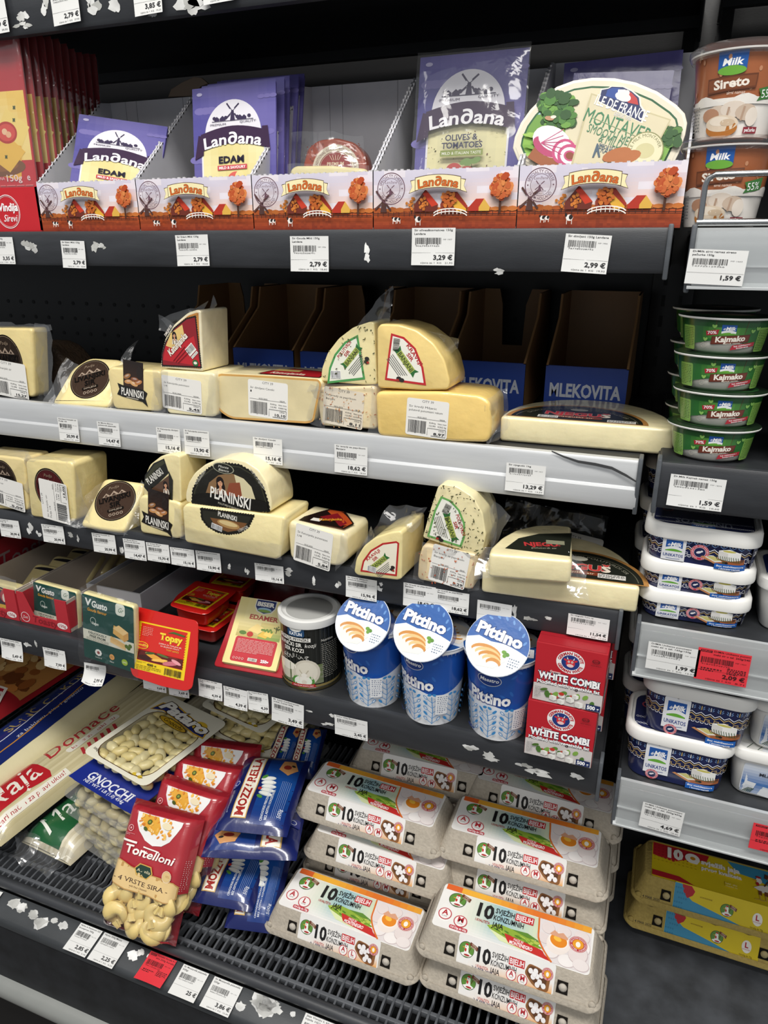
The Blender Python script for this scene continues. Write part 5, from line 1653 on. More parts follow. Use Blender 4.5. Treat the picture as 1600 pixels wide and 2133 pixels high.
g.on(b, lambda u, v, h: (u, ht - .0045 + .0 + h - max(0, (abs(u) - .02)) * .08, -v), 'film', base=.0052)
b.build('cheese', t)
sticker_on(t, m, (616, 1106, 690, 1172), ['Sir Katunjanka punomasni', '1/4'], '5,84', 18, -8, kg='0,420 kg')
wraps(t, m, [[(700, 1188), (727, 1160), (726, 1110), (712, 1108)]], .002, amp=.003)
t, b, m, o = slab('cut quarter wedge with red bordered label between a small block and a herb wedge', [(737, 1192), (741, 1165), (757, 1138), (782, 1119), (815, 1108), (834, 1106), (838, 1112), (836, 1206), (828, 1209), (745, 1199)], (790, 1206), .075, Z=ZS3, yaw=-4, col='#e6d48c', rnd=.004)
lab = pl(m, [(751, 1190), (756, 1168), (772, 1146), (797, 1131), (826, 1127), (832, 1131), (827, 1200)])
g = qlabel(lab, '#b8282c', '#efe9d4', .0024)
(ax, ay), (bx, by), (x, y) = pl(m, [(752, 1181), (792, 1150), (790, 1172)])
banjani(g, x, y, .027, math.degrees(math.atan2(by - ay, bx - ax)), 'KRAVLJI', 'SIR', '#b02a2c')
(x, y), = pl(m, [(775, 1185)])
g.put(G().rect(-.008, -.005, .008, .005, '#ffffff').bars(-.0075, -.0045, .0075, .0045), x, y, .8, -5)
g.on(b, flat(), 'film', base=.0004)
b.build('cheese', t)
wraps(t, m, [[(745, 1145), (830, 1105), (872, 1066), (795, 1064)], [(720, 1190), (745, 1205), (770, 1120), (758, 1105)], [(832, 1115), (846, 1118), (876, 1068), (840, 1075)]], -.02, amp=.006)
t, b, m, o = slab('film wrapped paprika cheese pack with two weighing labels, under the herb flecked wedge', [(880, 1134), (992, 1155), (994, 1165), (985, 1226), (978, 1229), (868, 1208), (872, 1160)], (930, 1220), .07, Z=ZS3, yaw=-2, col='#e6cda2')
specks(G(), o, 50, 6, ('#c4623c', '#d98a6a', '#b8543a')).on(b, flat(), 'cheese')
b.build('cheese', t)
sticker_on(t, m, (896, 1148, 976, 1212), ['Sir kravlji sa paprikom', 'Banjani'], '5,29', 19, -8, kg='0,284 kg')
wraps(t, m, [[(862, 1205), (885, 1215), (890, 1140), (866, 1150)], [(975, 1232), (1000, 1225), (1004, 1165), (985, 1160)], [(880, 1140), (1000, 1165), (995, 1150), (882, 1128)]], .002, amp=.0035)
t, b, m, o = slab('herb flecked cheese wedge with green bordered label, upper piece of the lower row', [(880, 1120), (896, 1062), (912, 1014), (922, 1008), (952, 1013), (985, 1035), (1006, 1070), (1012, 1115), (1004, 1154), (996, 1158), (940, 1140)], (940, 1146), .06, Y=m.translation.y + .003, yaw=-2, col='#e0d5a2', rnd=.003)
specks(G(), o, 170, 7, ('#4a4f2c', '#5c5c38', '#3a3a28')).on(b, flat(), 'cheese')
lab = pl(m, [(890, 1117), (905, 1062), (919, 1033), (940, 1042), (958, 1062), (969, 1090), (969, 1118), (961, 1140)])
g = qlabel(lab, '#6aa85a', '#f0efe4', .0026)
(ax, ay), (bx, by), (x, y) = pl(m, [(945, 1061), (966, 1127), (938, 1098)])
banjani(g, x, y, .030, math.degrees(math.atan2(by - ay, bx - ax)), 'POLUTVRDI', 'SIR', '#a82a2c')
(x, y), = pl(m, [(931, 1060)])
g.put(G().bars(-.0065, -.004, .0065, .004), x, y, 1, 66)
g.on(b, flat(), 'film', base=.0005)
b.build('cheese', t)
wraps(t, m, [[(980, 1040), (1012, 1160), (1022, 1110), (1005, 1018)], [(1000, 1150), (1015, 1165), (1050, 1090), (1010, 1060)]], -.03, amp=.005)
t, b, m, w = slab_flat('flat half wheel of njegus cheese at the right end of the lower row', (1002, 1234), (1326, 1278), ZS3, .033, BIG)
g = G().put(njegus(), .02, .006, 1).put(G().rect(-.016, -.006, .016, .006, '#dcd9d2').fine(-.015, -.005, .015, .005, 4, '#333333'), .06, .02, 1)
g.on(b, flat(0, 0, .033), 'film')
b.build('cheese', t)
b = B()
film(b, lambda u, v: (w / 2 - .006 + .02 * u, .03 + .05 * v, .012 + .03 * u), 6, 6, .006, 13)
b.build('film_wrap', t)
t, b, m, w2 = slab_flat('smaller quarter of njegus cheese lying on the flat half wheel of the lower row', (1016, 1202), (1188, 1217), ZS3 + .0345, .03, [(-1, 0), (1, 0), (1.05, .11), (.6, .112), (.1, .105), (-.4, .085), (-.75, .055), (-.98, .02)], 'cheese_slab')
g = G()
lab = ccw([(-.03, .02), (.045, .012), (.05, .085), (.01, .075), (-.015, .055)])
g.poly(lab, '#23261f').text('NJEGUŠ', .016, .036, .011, '#b8383a', .046, bold=.04, rot=8).text('polutvrdi sir', .016, .028, .004, '#a8a690', .03, rot=8).rect(.018, .044, .04, .056, '#8a8a72')
g.on(b, flat(0, 0, .030), 'film')
b.build('cheese', t)
b = B()
film(b, lambda u, v: (w2 / 2 - .004 + .022 * u, -.004 + .03 * v - .01 * u, .0 + .03 * v - .012 * u), 6, 6, .006, 14)
film(b, lambda u, v: (-w2 / 2 + .006 - .02 * u, .0 + .03 * v, .0 + .026 * v - .004 * u), 6, 6, .006, 15)
b.build('film_wrap', t)
m = face(at(1150, 1190, Y=.985), 0, 10)
t = thing('empty_film_bag', 'loose clear film bag over an added dark sheet, with a weighing label, behind the flat slabs', 'bag', m)
b = B()
film_quad(b, pl(m, [(1040, 1200), (1225, 1230), (1268, 1080), (1055, 1038)]), 0, .012, nu=18, nv=14, amp=.007, seed=3, mat='clear')
film_quad(b, pl(m, [(1040, 1200), (1225, 1230), (1260, 1085), (1060, 1045)]), -.01, .006, nu=12, nv=8, amp=.004, seed=8, mat='darkback', col='#0a0a0b')  # dark sheet added for the blackness seen through the clear film
b.build('film', t)
(x0, y0), (x1, y1) = pl(m, [(1160, 1150), (1248, 1098)])
b = B()
G().rect(-.036, -.022, .036, .012, '#e6e4df', .004).text('CITY 39', -.004, .004, .004, '#222222', .018).text('Sir njeguski', -.022, -.006, .003, '#222222', .018).on(b, flat((x0 + x1) / 2, (y0 + y1) / 2, .014, -7), 'paper')
b.build('weighing_label', t)
# ------------------------------------------------------------------ tubs of the right-hand bay
def rrwall(w0, d0, r0, w1, d1, r1, h):
 def fn(u, v, lift):
  t = v / h
  w, d, r = w0 + (w1 - w0) * t, d0 + (d1 - d0) * t, r0 + (r1 - r0) * t
  s_ = 1 if u >= 0 else -1
  a, q = w / 2 - r, abs(u)
  if q <= a:
   return (u, -d / 2 - lift, v)
  if q <= a + r * PI / 2:
   g_ = (q - a) / r
   return (s_ * (a + (r + lift) * math.sin(g_)), -d / 2 + r - (r + lift) * math.cos(g_), v)
  return (s_ * (w / 2 + lift), -d / 2 + r + q - a - r * PI / 2, v)
 return fn
def drmilk(g, x, y, w, h):
 g.rect(x - w / 2, y - h / 2, x + w / 2, y + h / 2, '#1c55a5')
 g.poly([(x - w / 2, y - h / 2)] + [(x - w / 2 + w * i / 10, y - h * .2 - h * .16 * math.cos(PI * (i / 10 - .5)) * -1) for i in range(11)] + [(x + w / 2, y - h / 2)], '#eef0f2')
 g.poly([(x - w * .5, y - h / 2), (x - w * .5, y - h * .42)] + [(x - w / 2 + w * i / 8, y - h * .42 + h * .14 * math.sin(PI * i / 8)) for i in range(9)] + [(x + w * .5, y - h * .5)], '#69ad3c')
 g.text('dr', x - w * .32, y - h * .02, h * .2, '#ffffff', w * .17, sh=.25, bold=.02).text('Milk', x + w * .1, y - h * .04, h * .33, '#ffffff', w * .62, sh=.2, bold=.035)
 return g
def cheese_board(g, x, y, k):
 g.poly(ccw([(x - .5 * k, y - .02 * k), (x - .1 * k, y - .2 * k), (x + .5 * k, y - .12 * k), (x + .5 * k, y + .02 * k), (x + .1 * k, y + .05 * k)]), '#a8623a').poly(ccw([(x - .5 * k, y - .02 * k), (x - .1 * k, y - .2 * k), (x - .08 * k, y - .16 * k), (x - .44 * k, y + .01 * k)]), '#c98a5a')
 g.poly(ccw([(x - .40 * k, y - .01 * k), (x - .14 * k, y - .13 * k), (x + .02 * k, y - .09 * k), (x - .2 * k, y + .05 * k)]), '#e9e6da').poly(ccw([(x - .36 * k, y + .0 * k), (x - .16 * k, y - .09 * k), (x - .02 * k, y - .06 * k), (x - .2 * k, y + .04 * k)]), '#cfc77e')
 g.poly(ccw([(x - .1 * k, y), (x - .1 * k, y + .22 * k), (x + .12 * k, y + .16 * k), (x + .12 * k, y - .06 * k)]), '#dcdad6').poly(ccw([(x + .12 * k, y - .06 * k), (x + .12 * k, y + .16 * k), (x + .4 * k, y + .2 * k), (x + .4 * k, y + .0 * k)]), '#f1f0ec').poly(ccw([(x - .1 * k, y + .22 * k), (x + .14 * k, y + .28 * k), (x + .4 * k, y + .2 * k), (x + .12 * k, y + .16 * k)]), '#f6f5f0').ell(x + .14 * k, y + .22 * k, .15 * k, .03 * k, '#c9bf63', 14)
 for i in range(11):
  a = x - .12 * k + i * .05 * k
  g.line([(a, y - .02 * k - i * .004 * k), (a - .03 * k, y + .07 * k)], .012 * k, '#3f5a34').line([(a, y - .02 * k - i * .004 * k), (a + .05 * k, y - .05 * k)], .012 * k, '#3f5a34')
 for a, c in ((.05, '#4a4a2a'), (.11, '#1c1c18'), (.44, '#5a3a28')):
  g.ell(x + a * k, y - .1 * k + (.1 * k if a > .4 else 0), .04 * k, .03 * k, c, 10)
 return g
def unikatos_print(W, h, big):
 g = G()
 NAVY, LB, GD, WH = '#1b2350', '#7fa3d8', '#d9b873', '#e8e9ee'
 U = W * .72
 g.rect(-U, 0, U, h, NAVY)
 top = h * .96
 for i, c in enumerate((GD, WH, LB)):
  g.rect(-U, top - h * .02 - i * h * .035, U, top - i * h * .035, c)
 y = h * .78
 p = h * (.16 if big else .24)
 n = int(2 * U / p)
 for i in range(n):
  x = -U + (i + .5) * p
  if big:
   g.rect(x - p * .05, y - p * .25, x + p * .05, y + p * .3, GD if i % 2 else WH)
   for s_ in (-1, 1):
    g.line([(x + s_ * p * .16, y - p * .2), (x + s_ * p * .34, y), (x + s_ * p * .16, y + .04 * p), (x + s_ * p * .3, y + p * .28)], p * .1, LB)
  else:
   g.line([(x - p * .4, y), (x, y + p * .3), (x + p * .4, y), (x, y - p * .3), (x - p * .4, y)], p * .12, LB)
   g.ell(x, y, p * .08, p * .08, WH, 6)
 zg = lambda yy, amp, c, wd_: g.line([(-U + i * p * .5, yy + (amp if i % 2 else -amp)) for i in range(2 * n + 1)], wd_, c)
 zg(y - p * .75, p * .18, WH, p * .12)
 zg(y - p * 1.05, p * .18, GD, p * .12)
 for i in range(n):
  x = -U + i * p
  yy = y - p * 1.75
  g.line([(x, yy), (x, yy + p * .35), (x + p * .5, yy + p * .35), (x + p * .5, yy + p * .1), (x + p * .28, yy + p * .1)], p * .09, GD if big else WH).line([(x + p * .5, yy), (x + p, yy)], p * .09, GD if big else WH)
  g.ring(x + p * .25, yy - p * .12, p * .14, p * .22, WH, 10, a0=180, a1=360).ring(x + p * .75, yy - p * .12, p * .14, p * .22, WH, 10, a0=180, a1=360)
 # hanging tag
 tx_, tw = -W * (.17 if big else .22), W * (.23 if big else .20)
 th = h * (.78 if big else .86)
 ty = h * .96 - th / 2
 g.poly(ccw([(tx_ - tw / 2, ty - th / 2), (tx_ + tw / 2, ty - th / 2), (tx_ + tw / 2, ty + th * .38), (tx_ + tw * .36, ty + th / 2), (tx_ - tw * .36, ty + th / 2), (tx_ - tw / 2, ty + th * .38)]), '#e9ebef')
 g.ell(tx_, ty + th * .42, tw * .05, tw * .05, '#6a6a72', 10).line([(tx_, ty + th * .42), (tx_, ty + th * .52)], tw * .03, '#b9a890')
 drmilk(g, tx_, ty + th * .08, tw * .72, th * .44)
 g.text('UNIKATOS', tx_, ty - th * .35, th * .11, '#27408a', tw * .84, bold=.02).line([(tx_ - tw * .3, ty - th * .42), (tx_, ty - th * .44), (tx_ + tw * .3, ty - th * .42)], th * .015, '#27408a')
 sx, sy_, sr = (-W * .2, h * .15, h * .12) if big else (W * .0, h * .5, h * .26)
 g.ell(sx, sy_, sr, sr, '#e9e6ea', 24).ring(sx, sy_, sr * .66, sr * .98, '#c2324a').round('NAPRAVLJENO OD 100% KRAVLJEG MLIJEKA', sx, sy_, sr * .75, sr * .15, '#ffffff', 90, 330).ell(sx, sy_, sr * .62, sr * .62, NAVY, 20).ell(sx - sr * .1, sy_, sr * .3, sr * .16, '#e9e6ea', 10, 20).ell(sx + sr * .2, sy_ + sr * .16, sr * .14, sr * .12, '#e9e6ea', 8)
 cheese_board(g, W * .19, h * (.33 if big else .4), W * (.42 if big else .36))
 bx, bw, bh = W * (.24 if big else .26), W * .25, h * (.14 if big else .2)
 g.poly([(bx - bw / 2, h * .02), (bx + bw / 2, h * .05), (bx + bw / 2, h * .05 + bh), (bx - bw / 2, h * .03 + bh)], '#1f62b8')
 g.text('Bez stabilizatora', bx, h * .035 + bh * .52, bh * .26, '#ffffff', bw * .86, sh=.2, bold=.02, rot=2).text('i konzervansa', bx, h * .03 + bh * .14, bh * .26, '#ffffff', bw * .66, sh=.2, bold=.02, rot=2)
 if not big:
  g.rect(W * .435, h * .06, W * .55, h * .8, NAVY)
  for s_, yy in ((('260 g', '165 g')[h < .035], .52), (('240 g', '150 g')[h < .035], .1)):
   g.text(s_, W * .49, h * yy, h * .15, '#ffffff', W * .085, sh=.2, bold=.04).fine(W * .44, h * (yy + .2), W * .54, h * (yy + .28), 2, '#aab2cc', 5)
 return g
def unikatos(label, m, W, D, h, big, group):
 t = thing('cheese_tub', label, 'tub', m, group)
 r = D * .24
 w0, d0 = W * .86, D * .84
 b = B()
 b.loft([[(x, y, z) for x, y in rr(0, 0, w, d, r_, 6)] for w, d, r_, z in ((w0 - .008, d0 - .008, r * .8, 0), (w0, d0, r * .9, .003), (W * .94, D * .93, r, h))], '#1b2350', 'film')
 unikatos_print(W, h, big).on(b, lambda u, v, l: rrwall(w0, d0, r * .9, W * .94, D * .93, r, h)(u, max(.0015, v), l), 'film', cu=.006, base=.0003, step=.000015)
 b.build('body', t)
 b = B()
 lh = .013
 b.loft([[(x, y, z) for x, y in rr(0, 0, W + i, D + i, r, 6)] for i, z in ((-.002, h - .006), (0, h - .006), (.001, h - .003), (0, h + lh - .006), (-.003, h + lh - .003), (-.006, h + lh - .002), (-.010, h + lh - .0025), (-.013, h + lh - .0055))], '#e9e8e4', 'lid')
 g = G()
 if True:
  k = .86
  g.poly(rr(0, 0, W * k, D * k * .9, r * .7), '#232a55')
  g.text('UNIKATOS', 0, -D * .12, D * .14, '#b9bfd0', W * .48, rot=180, bold=.015)
  drmilk(g2 := G(), 0, 0, W * .2, D * .16)
  g.put(g2, 0, D * -.28, 1, 180)
  for i in range(26):
   x = -W * .4 + i * W * .8 / 25
   g.ring(x, -D * .16, .0012, .002, '#c9cdd8', 8)
   g.ring(x, -D * .30, .0012, .002, '#c9cdd8', 8)
  g.ring(-W * .32, D * .12, D * .05, D * .07, '#b04a5a', 20)
  g.text('SA SALAMURI', 0, D * .14, D * .04, '#8f97b4', W * .3, rot=180)
 g.on(b, flat(0, 0, h + lh - .0056), 'lid')
 b.build('lid', t)
 return t
GU = 'navy blue tubs with white lids'
P, w, h = front(1341, 1546, 1308, 1280, Z=-.415)
W, D = .122, .09
yf3 = P.y + .006
xs = at(1450, 1330, Y=yf3).x - .009
z3 = CZ - .415
unikatos('lowest of the three stacked flat navy tubs with white lids', stand((xs, yf3 + D / 2, z3), 2), W, D, .0285, False, GU)
unikatos('middle one of the three stacked flat navy tubs with white lids', stand((xs - .001, yf3 + D / 2 - .002, z3 + .037), 0), W, D, .0285, False, GU)
unikatos('top navy tub of the flat stack, deeper, its printed lid in view', stand((xs - .001, yf3 + D / 2 - .006, z3 + .074), -2), W, D, .037, False, GU)
for k, (dx, dy, n, lab) in enumerate(((-.012, .128, 3, 'behind the three stacked flat ones'), (.142, .02, 3, 'at the right edge of the picture'))):
 for i in range(n):
  unikatos('%s navy tub of the stack %s' % (('lowest', 'middle', 'top')[i], lab), stand((xs + dx, yf3 + D / 2 + dy, z3 + .057 * i), 3), W, D, .037, False, GU)
P = at(1400, 1645, Z=-.6425)
yf4 = P.y + .004
xs4 = at(1412, 1600, Y=yf4).x
z4 = CZ - .6425
WB, DB, HB = .128, .096, .064
unikatos('lower tall navy tub standing on the lowest right-hand shelf', stand((xs4 - .002, yf4 + DB / 2, z4), -1), WB, DB, HB, True, GU)
unikatos('upper tall navy tub stacked on another tall one', stand((xs4 + .012, yf4 + DB / 2 - .002, z4 + HB + .0085), -3), WB, DB, HB, True, GU)
for i in range(2):
 unikatos('%s tall navy tub of the row behind the front two' % ('lower', 'upper')[i], stand((xs4 - .014, yf4 + DB * 1.5 + .012, z4 + i * (HB + .0085)), 2), WB, DB, HB, True, GU)
def white_tub(label, m, W, D, h, lidc, seed):
 t = thing('white_cheese_tub', label, 'tub', m, 'white cheese tubs at the right edge')
 r = D * .16
 b = B()
 w0, d0 = W * .84, D * .82
 b.loft([[(x, y, z) for x, y in rr(0, 0, w, d, r_, 5)] for w, d, r_, z in ((w0 - .006, d0 - .006, r * .8, 0), (w0, d0, r, .003), (W * .94, D * .93, r, h))], '#e4e3df', 'plastic')
 g = G()
 x0, x1 = -W * .36, W * .5
 g.rect(x0, h * .08, x1, h * .82, '#d9dde3', .006)
 g.field(x0 + .001, h * .09, x1, h * .8, 8, 10, lambda u, v: mix('#3f6fae', '#d5dce6', abs(v - .35) * 1.7))
 r_ = random.Random(seed)
 for k in range(16):
  x, y = r_.uniform(x0 + .006, x1 - .006), h * r_.uniform(.12, .34)
  q = r_.uniform(.004, .008)
  g.poly(ccw([(x - q, y - q * .6), (x + q * .7, y - q * .8), (x + q, y + q * .5), (x - q * .6, y + q * .7)]), r_.choice(('#f3f3f1', '#dfe2e6', '#cdd3da')))
 for k in range(5):
  g.line([(x0 + .004 + k * .002, h * .1), (x0 + .010 + k * .0015, h * .22)], .0008, '#2f4a34')
 g.ell(-W * .06, h * .72, .006, .0035, '#b03a3c', 12).ell(-W * .02, h * .75, .003, .0024, '#b03a3c', 8)
 g.text('MLEKARA ŠABAC', W * .0, h * .56, h * .07, '#2a2f3a', W * .42, bold=.025).text('· 1931 ·', W * .0, h * .48, h * .045, '#7a3a3c', W * .14)
 g.on(b, lambda u, v, l: rrwall(w0, d0, r, W * .94, D * .93, r, h)(u, v, l), 'film', cu=.006)
 b.build('body', t)
 b = B()
 b.loft([[(x, y, z) for x, y in rr(0, 0, W + i, D + i, r * 1.2, 5)] for i, z in ((-.002, h - .006), (0, h - .006), (.001, h - .003), (0, h + .006), (-.003, h + .008), (-.009, h + .0085), (-.012, h + .005))], '#e8e7e3', 'lid')
 g = G().poly(rr(0, 0, W * .86, D * .84, r), lidc)
 if lidc != '#dcdcd8':
  g.text('Sir', -W * .12, -D * .06, D * .22, '#e9e9ec', W * .28, bold=.05, sh=.1).text('EXTRA', W * .12, -D * .3, D * .1, '#c9ccd6', W * .3, bold=.03)
 for k in range(14):
  x, y = r_.uniform(-W * .4, W * .4), r_.uniform(-D * .38, -D * .1)
  g.poly(ccw([(x - .007, y - .004), (x + .005, y - .006), (x + .008, y + .004), (x - .004, y + .006)]), r_.choice(('#f1f1ef', '#dcdfe4')))
 for k in range(6):
  g.line([(-W * .36 + k * .012, -D * .4), (-W * .30 + k * .012, -D * .28)], .0008, '#2f4a34')
 g.ell(W * .1, -D * .36, .007, .005, '#b0303a', 10)
 g.on(b, flat(0, 0, h + .0052), 'lid')
 b.build('lid', t)
 return t
xw = at(1520, 1660, Y=yf4 + .004).x + .056
white_tub('lower white tub with blue picture label at the right edge, lowest shelf', stand((xw, yf4 + .058, z4), -1), .125, .095, .062, '#dcdcd8', 3)
white_tub('upper white tub with blue picture label at the right edge, lowest shelf', stand((xw + .012, yf4 + .058, z4 + .071), -3), .125, .095, .062, '#23406f', 5)
xw3 = at(1575, 1280, Y=yf3).x + .062
for i in range(2):
 white_tub('%s white tub cut by the right edge, on the shelf of flat navy tubs' % ('lower', 'upper')[i], stand((xw3 + .006 * i, yf3 + .058, z3 + .067 * i), 0), .125, .095, .058, '#23306a', 7 + i)
def kajmako(label, m, group='green and white oval tubs'):
 m = m @ M4.Diagonal((.74, .74, .82, 1))
 t = thing('spread_tub', label, 'tub', m, group)
 r0, r1, h, sx = .0385, .0485, .043, 1.18
 b = B()
 b.lathe([(r0 - .006, .0), (r0, .004), (r0 + .004, .012), (r1 - .002, h * .8), (r1, h)], '#e9e6dc', 'plastic', 48, sx=sx)
 g = G()
 n = .10
 g.poly([(-n, .043)] + [(-n + 2 * n * i / 30, .014 + .004 * math.cos(i * .42)) for i in range(31)] + [(n, .043)], '#2c6b30')
 g.rect(-n, .0335, n, .0425, '#215526')
 g.field(-.03, .019, .034, .033, 10, 3, lambda u, v: mix('#2c6b30', '#5d9a3f', max(0, 1 - abs(u - .5) * 2.2)))
 for s_ in (-1, 1):
  x = s_ * .047 + .002
  g.rect(x - .0105, .004, x + .0105, .033, '#86b455', .002).fine(x - .009, .006, x + .009, .031, 12, '#2d4a24', 4, .4)
 drmilk(g, .004, .0305, .015, .0115)
 for s_ in (-.011, .021):
  g.line([(s_, .0255), (s_ + .002, .043)], .0004, '#6a3a2a')
 g.poly(ccw([(-.020, .028), (-.006, .0305), (-.007, .0245), (-.019, .0225)]), '#b02a38').text('70%', -.013, .0248, .0035, '#ffffff', .0095, bold=.02, rot=6)
 g.poly(ccw([(-.014, .012), (.027, .016), (.028, .0255), (-.013, .022)]), '#5a2a20').poly(ccw([(-.013, .013), (.026, .017), (.027, .0245), (-.012, .021)]), '#6f3426')
 g.text('Kajmako', .007, .0165, .0062, '#f3ece0', .031, bold=.04, rot=5, sh=.1).text('kajmak namaz', .009, .0135, .002, '#e9dccb', .018, rot=5)
 g.poly(ccw([(.008, .006), (.036, .0115), (.036, .0165), (.010, .012)]), '#b02a38').text('bez stabilizatora i', .022, .0115, .0018, '#ffffff', .02, rot=9, bold=.01).text('konzervansa', .022, .009, .0018, '#ffffff', .014, rot=9, bold=.01)
 for x, y in ((-.011, .034), (.036, .032), (-.02, .018), (.03, .029)):
  g.ell(x - .0008, y, .0014, .0026, '#8cc060', 8, 35).ell(x + .0008, y, .0014, .0026, '#8cc060', 8, -35)
 g.ring(-.022, .011, .0028, .0032, '#b9b4a8', 12)
 g.on(b, lambda u, v, l: cone(r0 + .0035, 0, r1, h, 0, sx)(u, v, l), 'film', cu=.005, base=.0003, step=.00002)
 b.build('cup', t)
 b = B()
 b.lathe([(r1, h - .0015), (r1 + .0045, h - .001), (r1 + .005, h + .0005), (r1 + .0045, h + .0015)], '#e9e8e4', 'lid', 48, sx=sx, c0=False)
 b.lathe([(r1 + .0048, h + .0015), (r1 - .002, h + .0022), (.001, h + .0018)], '#1d2e1e', 'film', 48, sx=sx, c0=False)
 g = G().ell(0, .0, .05, .038, '#2c5a2e').ell(.012, -.006, .022, .014, '#c98a4a').ell(.012, -.004, .018, .010, '#e8dcc4').text('70%', -.028, -.005, .008, '#b03a42', .02, bold=.02).text('Kajmako', .0, .014, .008, '#e9dcc8', .04, bold=.03)
 g.on(b, flat(0, 0, h + .0022), 'film', base=.0004)
 b.build('foil_lid', t)
 return t
z2 = CZ - .218
Pk = at(1485, 966, Z=-.218)
yk = Pk.y + .033
nmk = ['bottom green and white tub of the front stack of four', 'second green and white tub from the bottom of the front stack of four', 'third green and white tub from the bottom of the front stack of four', 'top green and white tub of the front stack of four']
for i, (px, py) in enumerate(((1484, 930), (1498, 860), (1501, 785), (1511, 715))):
 kajmako(nmk[i], stand((at(px, py, Y=yk - .033).x, yk + .001 * i, z2 + .0373 * i), (-2, 1, 3, -3)[i]))
for i in range(4):
 kajmako('%s green tub of the rear stack left of the front one' % ('bottom', 'second', 'third', 'top')[i], stand((at(1484, 930, Y=yk - .033).x - .004 - .002 * i, yk + .10, z2 + .0373 * i), 8))
for i in range(2):
 kajmako('%s green tub at the right edge beside the front stack of four' % ('lower', 'upper')[i], stand((at(1484, 930, Y=yk - .033).x + .103, yk + .0, z2 + .0373 * i), -5 + 4 * i))
# ------------------------------------------------------------------ shelf with red packs, tin and cups
ZS4 = -.6125
z4l = CZ + ZS4
# red carton far left at the back
q_ = at(0, 1207, Y=.88)
t = thing('red_carton', 'tall red cardboard carton with grey lettering at the left edge', 'carton', M4.Translation((q_.x, .815, z4l)))
hz = q_.z - z4l
b = B()
b.box(-.16, 0, 0, .33, 0, hz, '#6b5a44', 'card')
b.box(-.16, .0006, -.0006, .33, hz, hz + .075, '#96202c', 'card')
G().text('Toasty', .13, hz + .014, .036, '#8f7a78', .13, sh=.2, rot=3).on(b, lambda u, v, h: (.0006 + h, u, v), 'card')
b.build('box_body', t)
def gusto(w, h):
 g = G()
 GR = '#12463f'
 g.rect(0, 0, w, h, GR, .003)
 g.text('V', w * .115, h * .845, h * .10, '#eef0ea', w * .11, bold=.04, sh=.1).text('Gusto', w * .34, h * .835, h * .095, '#eef0ea', w * .30, bold=.035, sh=.1)
 g.text('Gouda flavour', w * .29, h * .76, h * .045, '#d99a2f', w * .38, bold=.03, sh=.15)
 g.rect(w * .66, h * .82, w * .84, h * 1.0, '#dfe3d6', .005).text('Gr', w * .75, h * .87, h * .07, '#3a6a4a', w * .1, sh=.4)
 g.ring(w * .21, h * .62, w * .05, w * .058, '#cfd8cf', 18).text('Vegan', w * .25, h * .565, h * .04, '#e3e8e0', w * .13, bold=.02, sh=.15)
 g.rect(0, h * .30, w, h * .46, '#d8d6c4').text('DELICIOUSLY', w * .29, h * .405, h * .034, '#2c3a34', w * .36, bold=.03).text('FREE FROM', w * .29, h * .355, h * .034, '#2c3a34', w * .31, bold=.03).rect(w * .07, h * .31, w * .5, h * .342, '#2c3a34').rect(w * .075, h * .313, w * .495, h * .339, '#d8d6c4').text('Lactose  Gluten  Soy  Nuts  Dairy', w * .285, h * .32, h * .014, '#2c3a34', w * .4)
 g.poly(ccw([(w * .6, h * .52), (w * .82, h * .44), (w * .86, h * .54), (w * .8, h * .62), (w * .62, h * .65)]), '#dcae62').poly(ccw([(w * .6, h * .6), (w * .8, h * .53), (w * .9, h * .6), (w * .72, h * .67)]), '#edc98a').poly(ccw([(w * .8, h * .53), (w * .9, h * .6), (w * .9, h * .49), (w * .81, h * .43)]), '#cf9a4e')
 for k in range(3):
  g.poly(ccw([(w * .54, h * (.37 + .02 * k)), (w * .84, h * (.31 + .02 * k)), (w * .84, h * (.36 + .02 * k)), (w * .56, h * (.43 + .02 * k))]), mix('#e6c285', '#d1a662', k * .3))
 for x, y in ((.86, .38), (.9, .36), (.93, .4)):
  g.ell(w * x, h * y, w * .035, h * .03, '#4f6b2c', 12)
 g.ell(w * .3, h * .14, w * .07, h * .055, '#dfe0da', 8).ell(w * .3, h * .14, w * .03, h * .025, '#8a3a34', 8).text('Coconut oil', w * .3, h * .05, h * .025, '#dfe0da', w * .13)
 g.ell(w * .57, h * .14, w * .05, h * .045, '#e0a45e', 16).text('B12', w * .57, h * .125, h * .03, '#7a4a1e', w * .05).text('Fiber', w * .57, h * .05, h * .025, '#dfe0da', w * .08)
 g.ell(w * .82, h * .12, w * .06, h * .05, '#9bb83a', 16).text('GMO', w * .82, h * .105, h * .025, '#f0f4dc', w * .08)
 return g
def vgusto(label, px, anchor, Y, lean, yaw, roll):
 P = at(*anchor, Y=Y) if not isinstance(Y, tuple) else at(*anchor, Z=Y[0])
 m = face(P, yaw, lean, roll)
 o = pl(m, px)
 w = max(p[0] for p in o) - min(p[0] for p in o)
 h = max(p[1] for p in o) - min(p[1] for p in o)
 m = m @ M4.Translation((sum(p[0] for p in o) / len(o), min(p[1] for p in o), 0))
 t = thing('vegan_slice_pack', label, 'cheese pack', m, 'green vegan slice packs')
 b = B()
 b.prism(rr(0, h * .56, w * .97, h * 1.0, .006), -.014, -.001, .004, '#e3d7a0', 'cheese')
 gusto(w * .96, h).on(b, flat(-w * .48, .004, -.0005), 'film')
 b.build('printed_pack', t)
 b = B()
 film(b, lambda u, v: ((u - .5) * w * 1.12, -.006 + v * h * 1.14, .003 - .026 * max(0, v - .9) * 10 * (1 if v > .9 else 0) * .4), 16, 18, .0018, 4, 'clearest')
 b.build('clear_pouch', t)
 return t
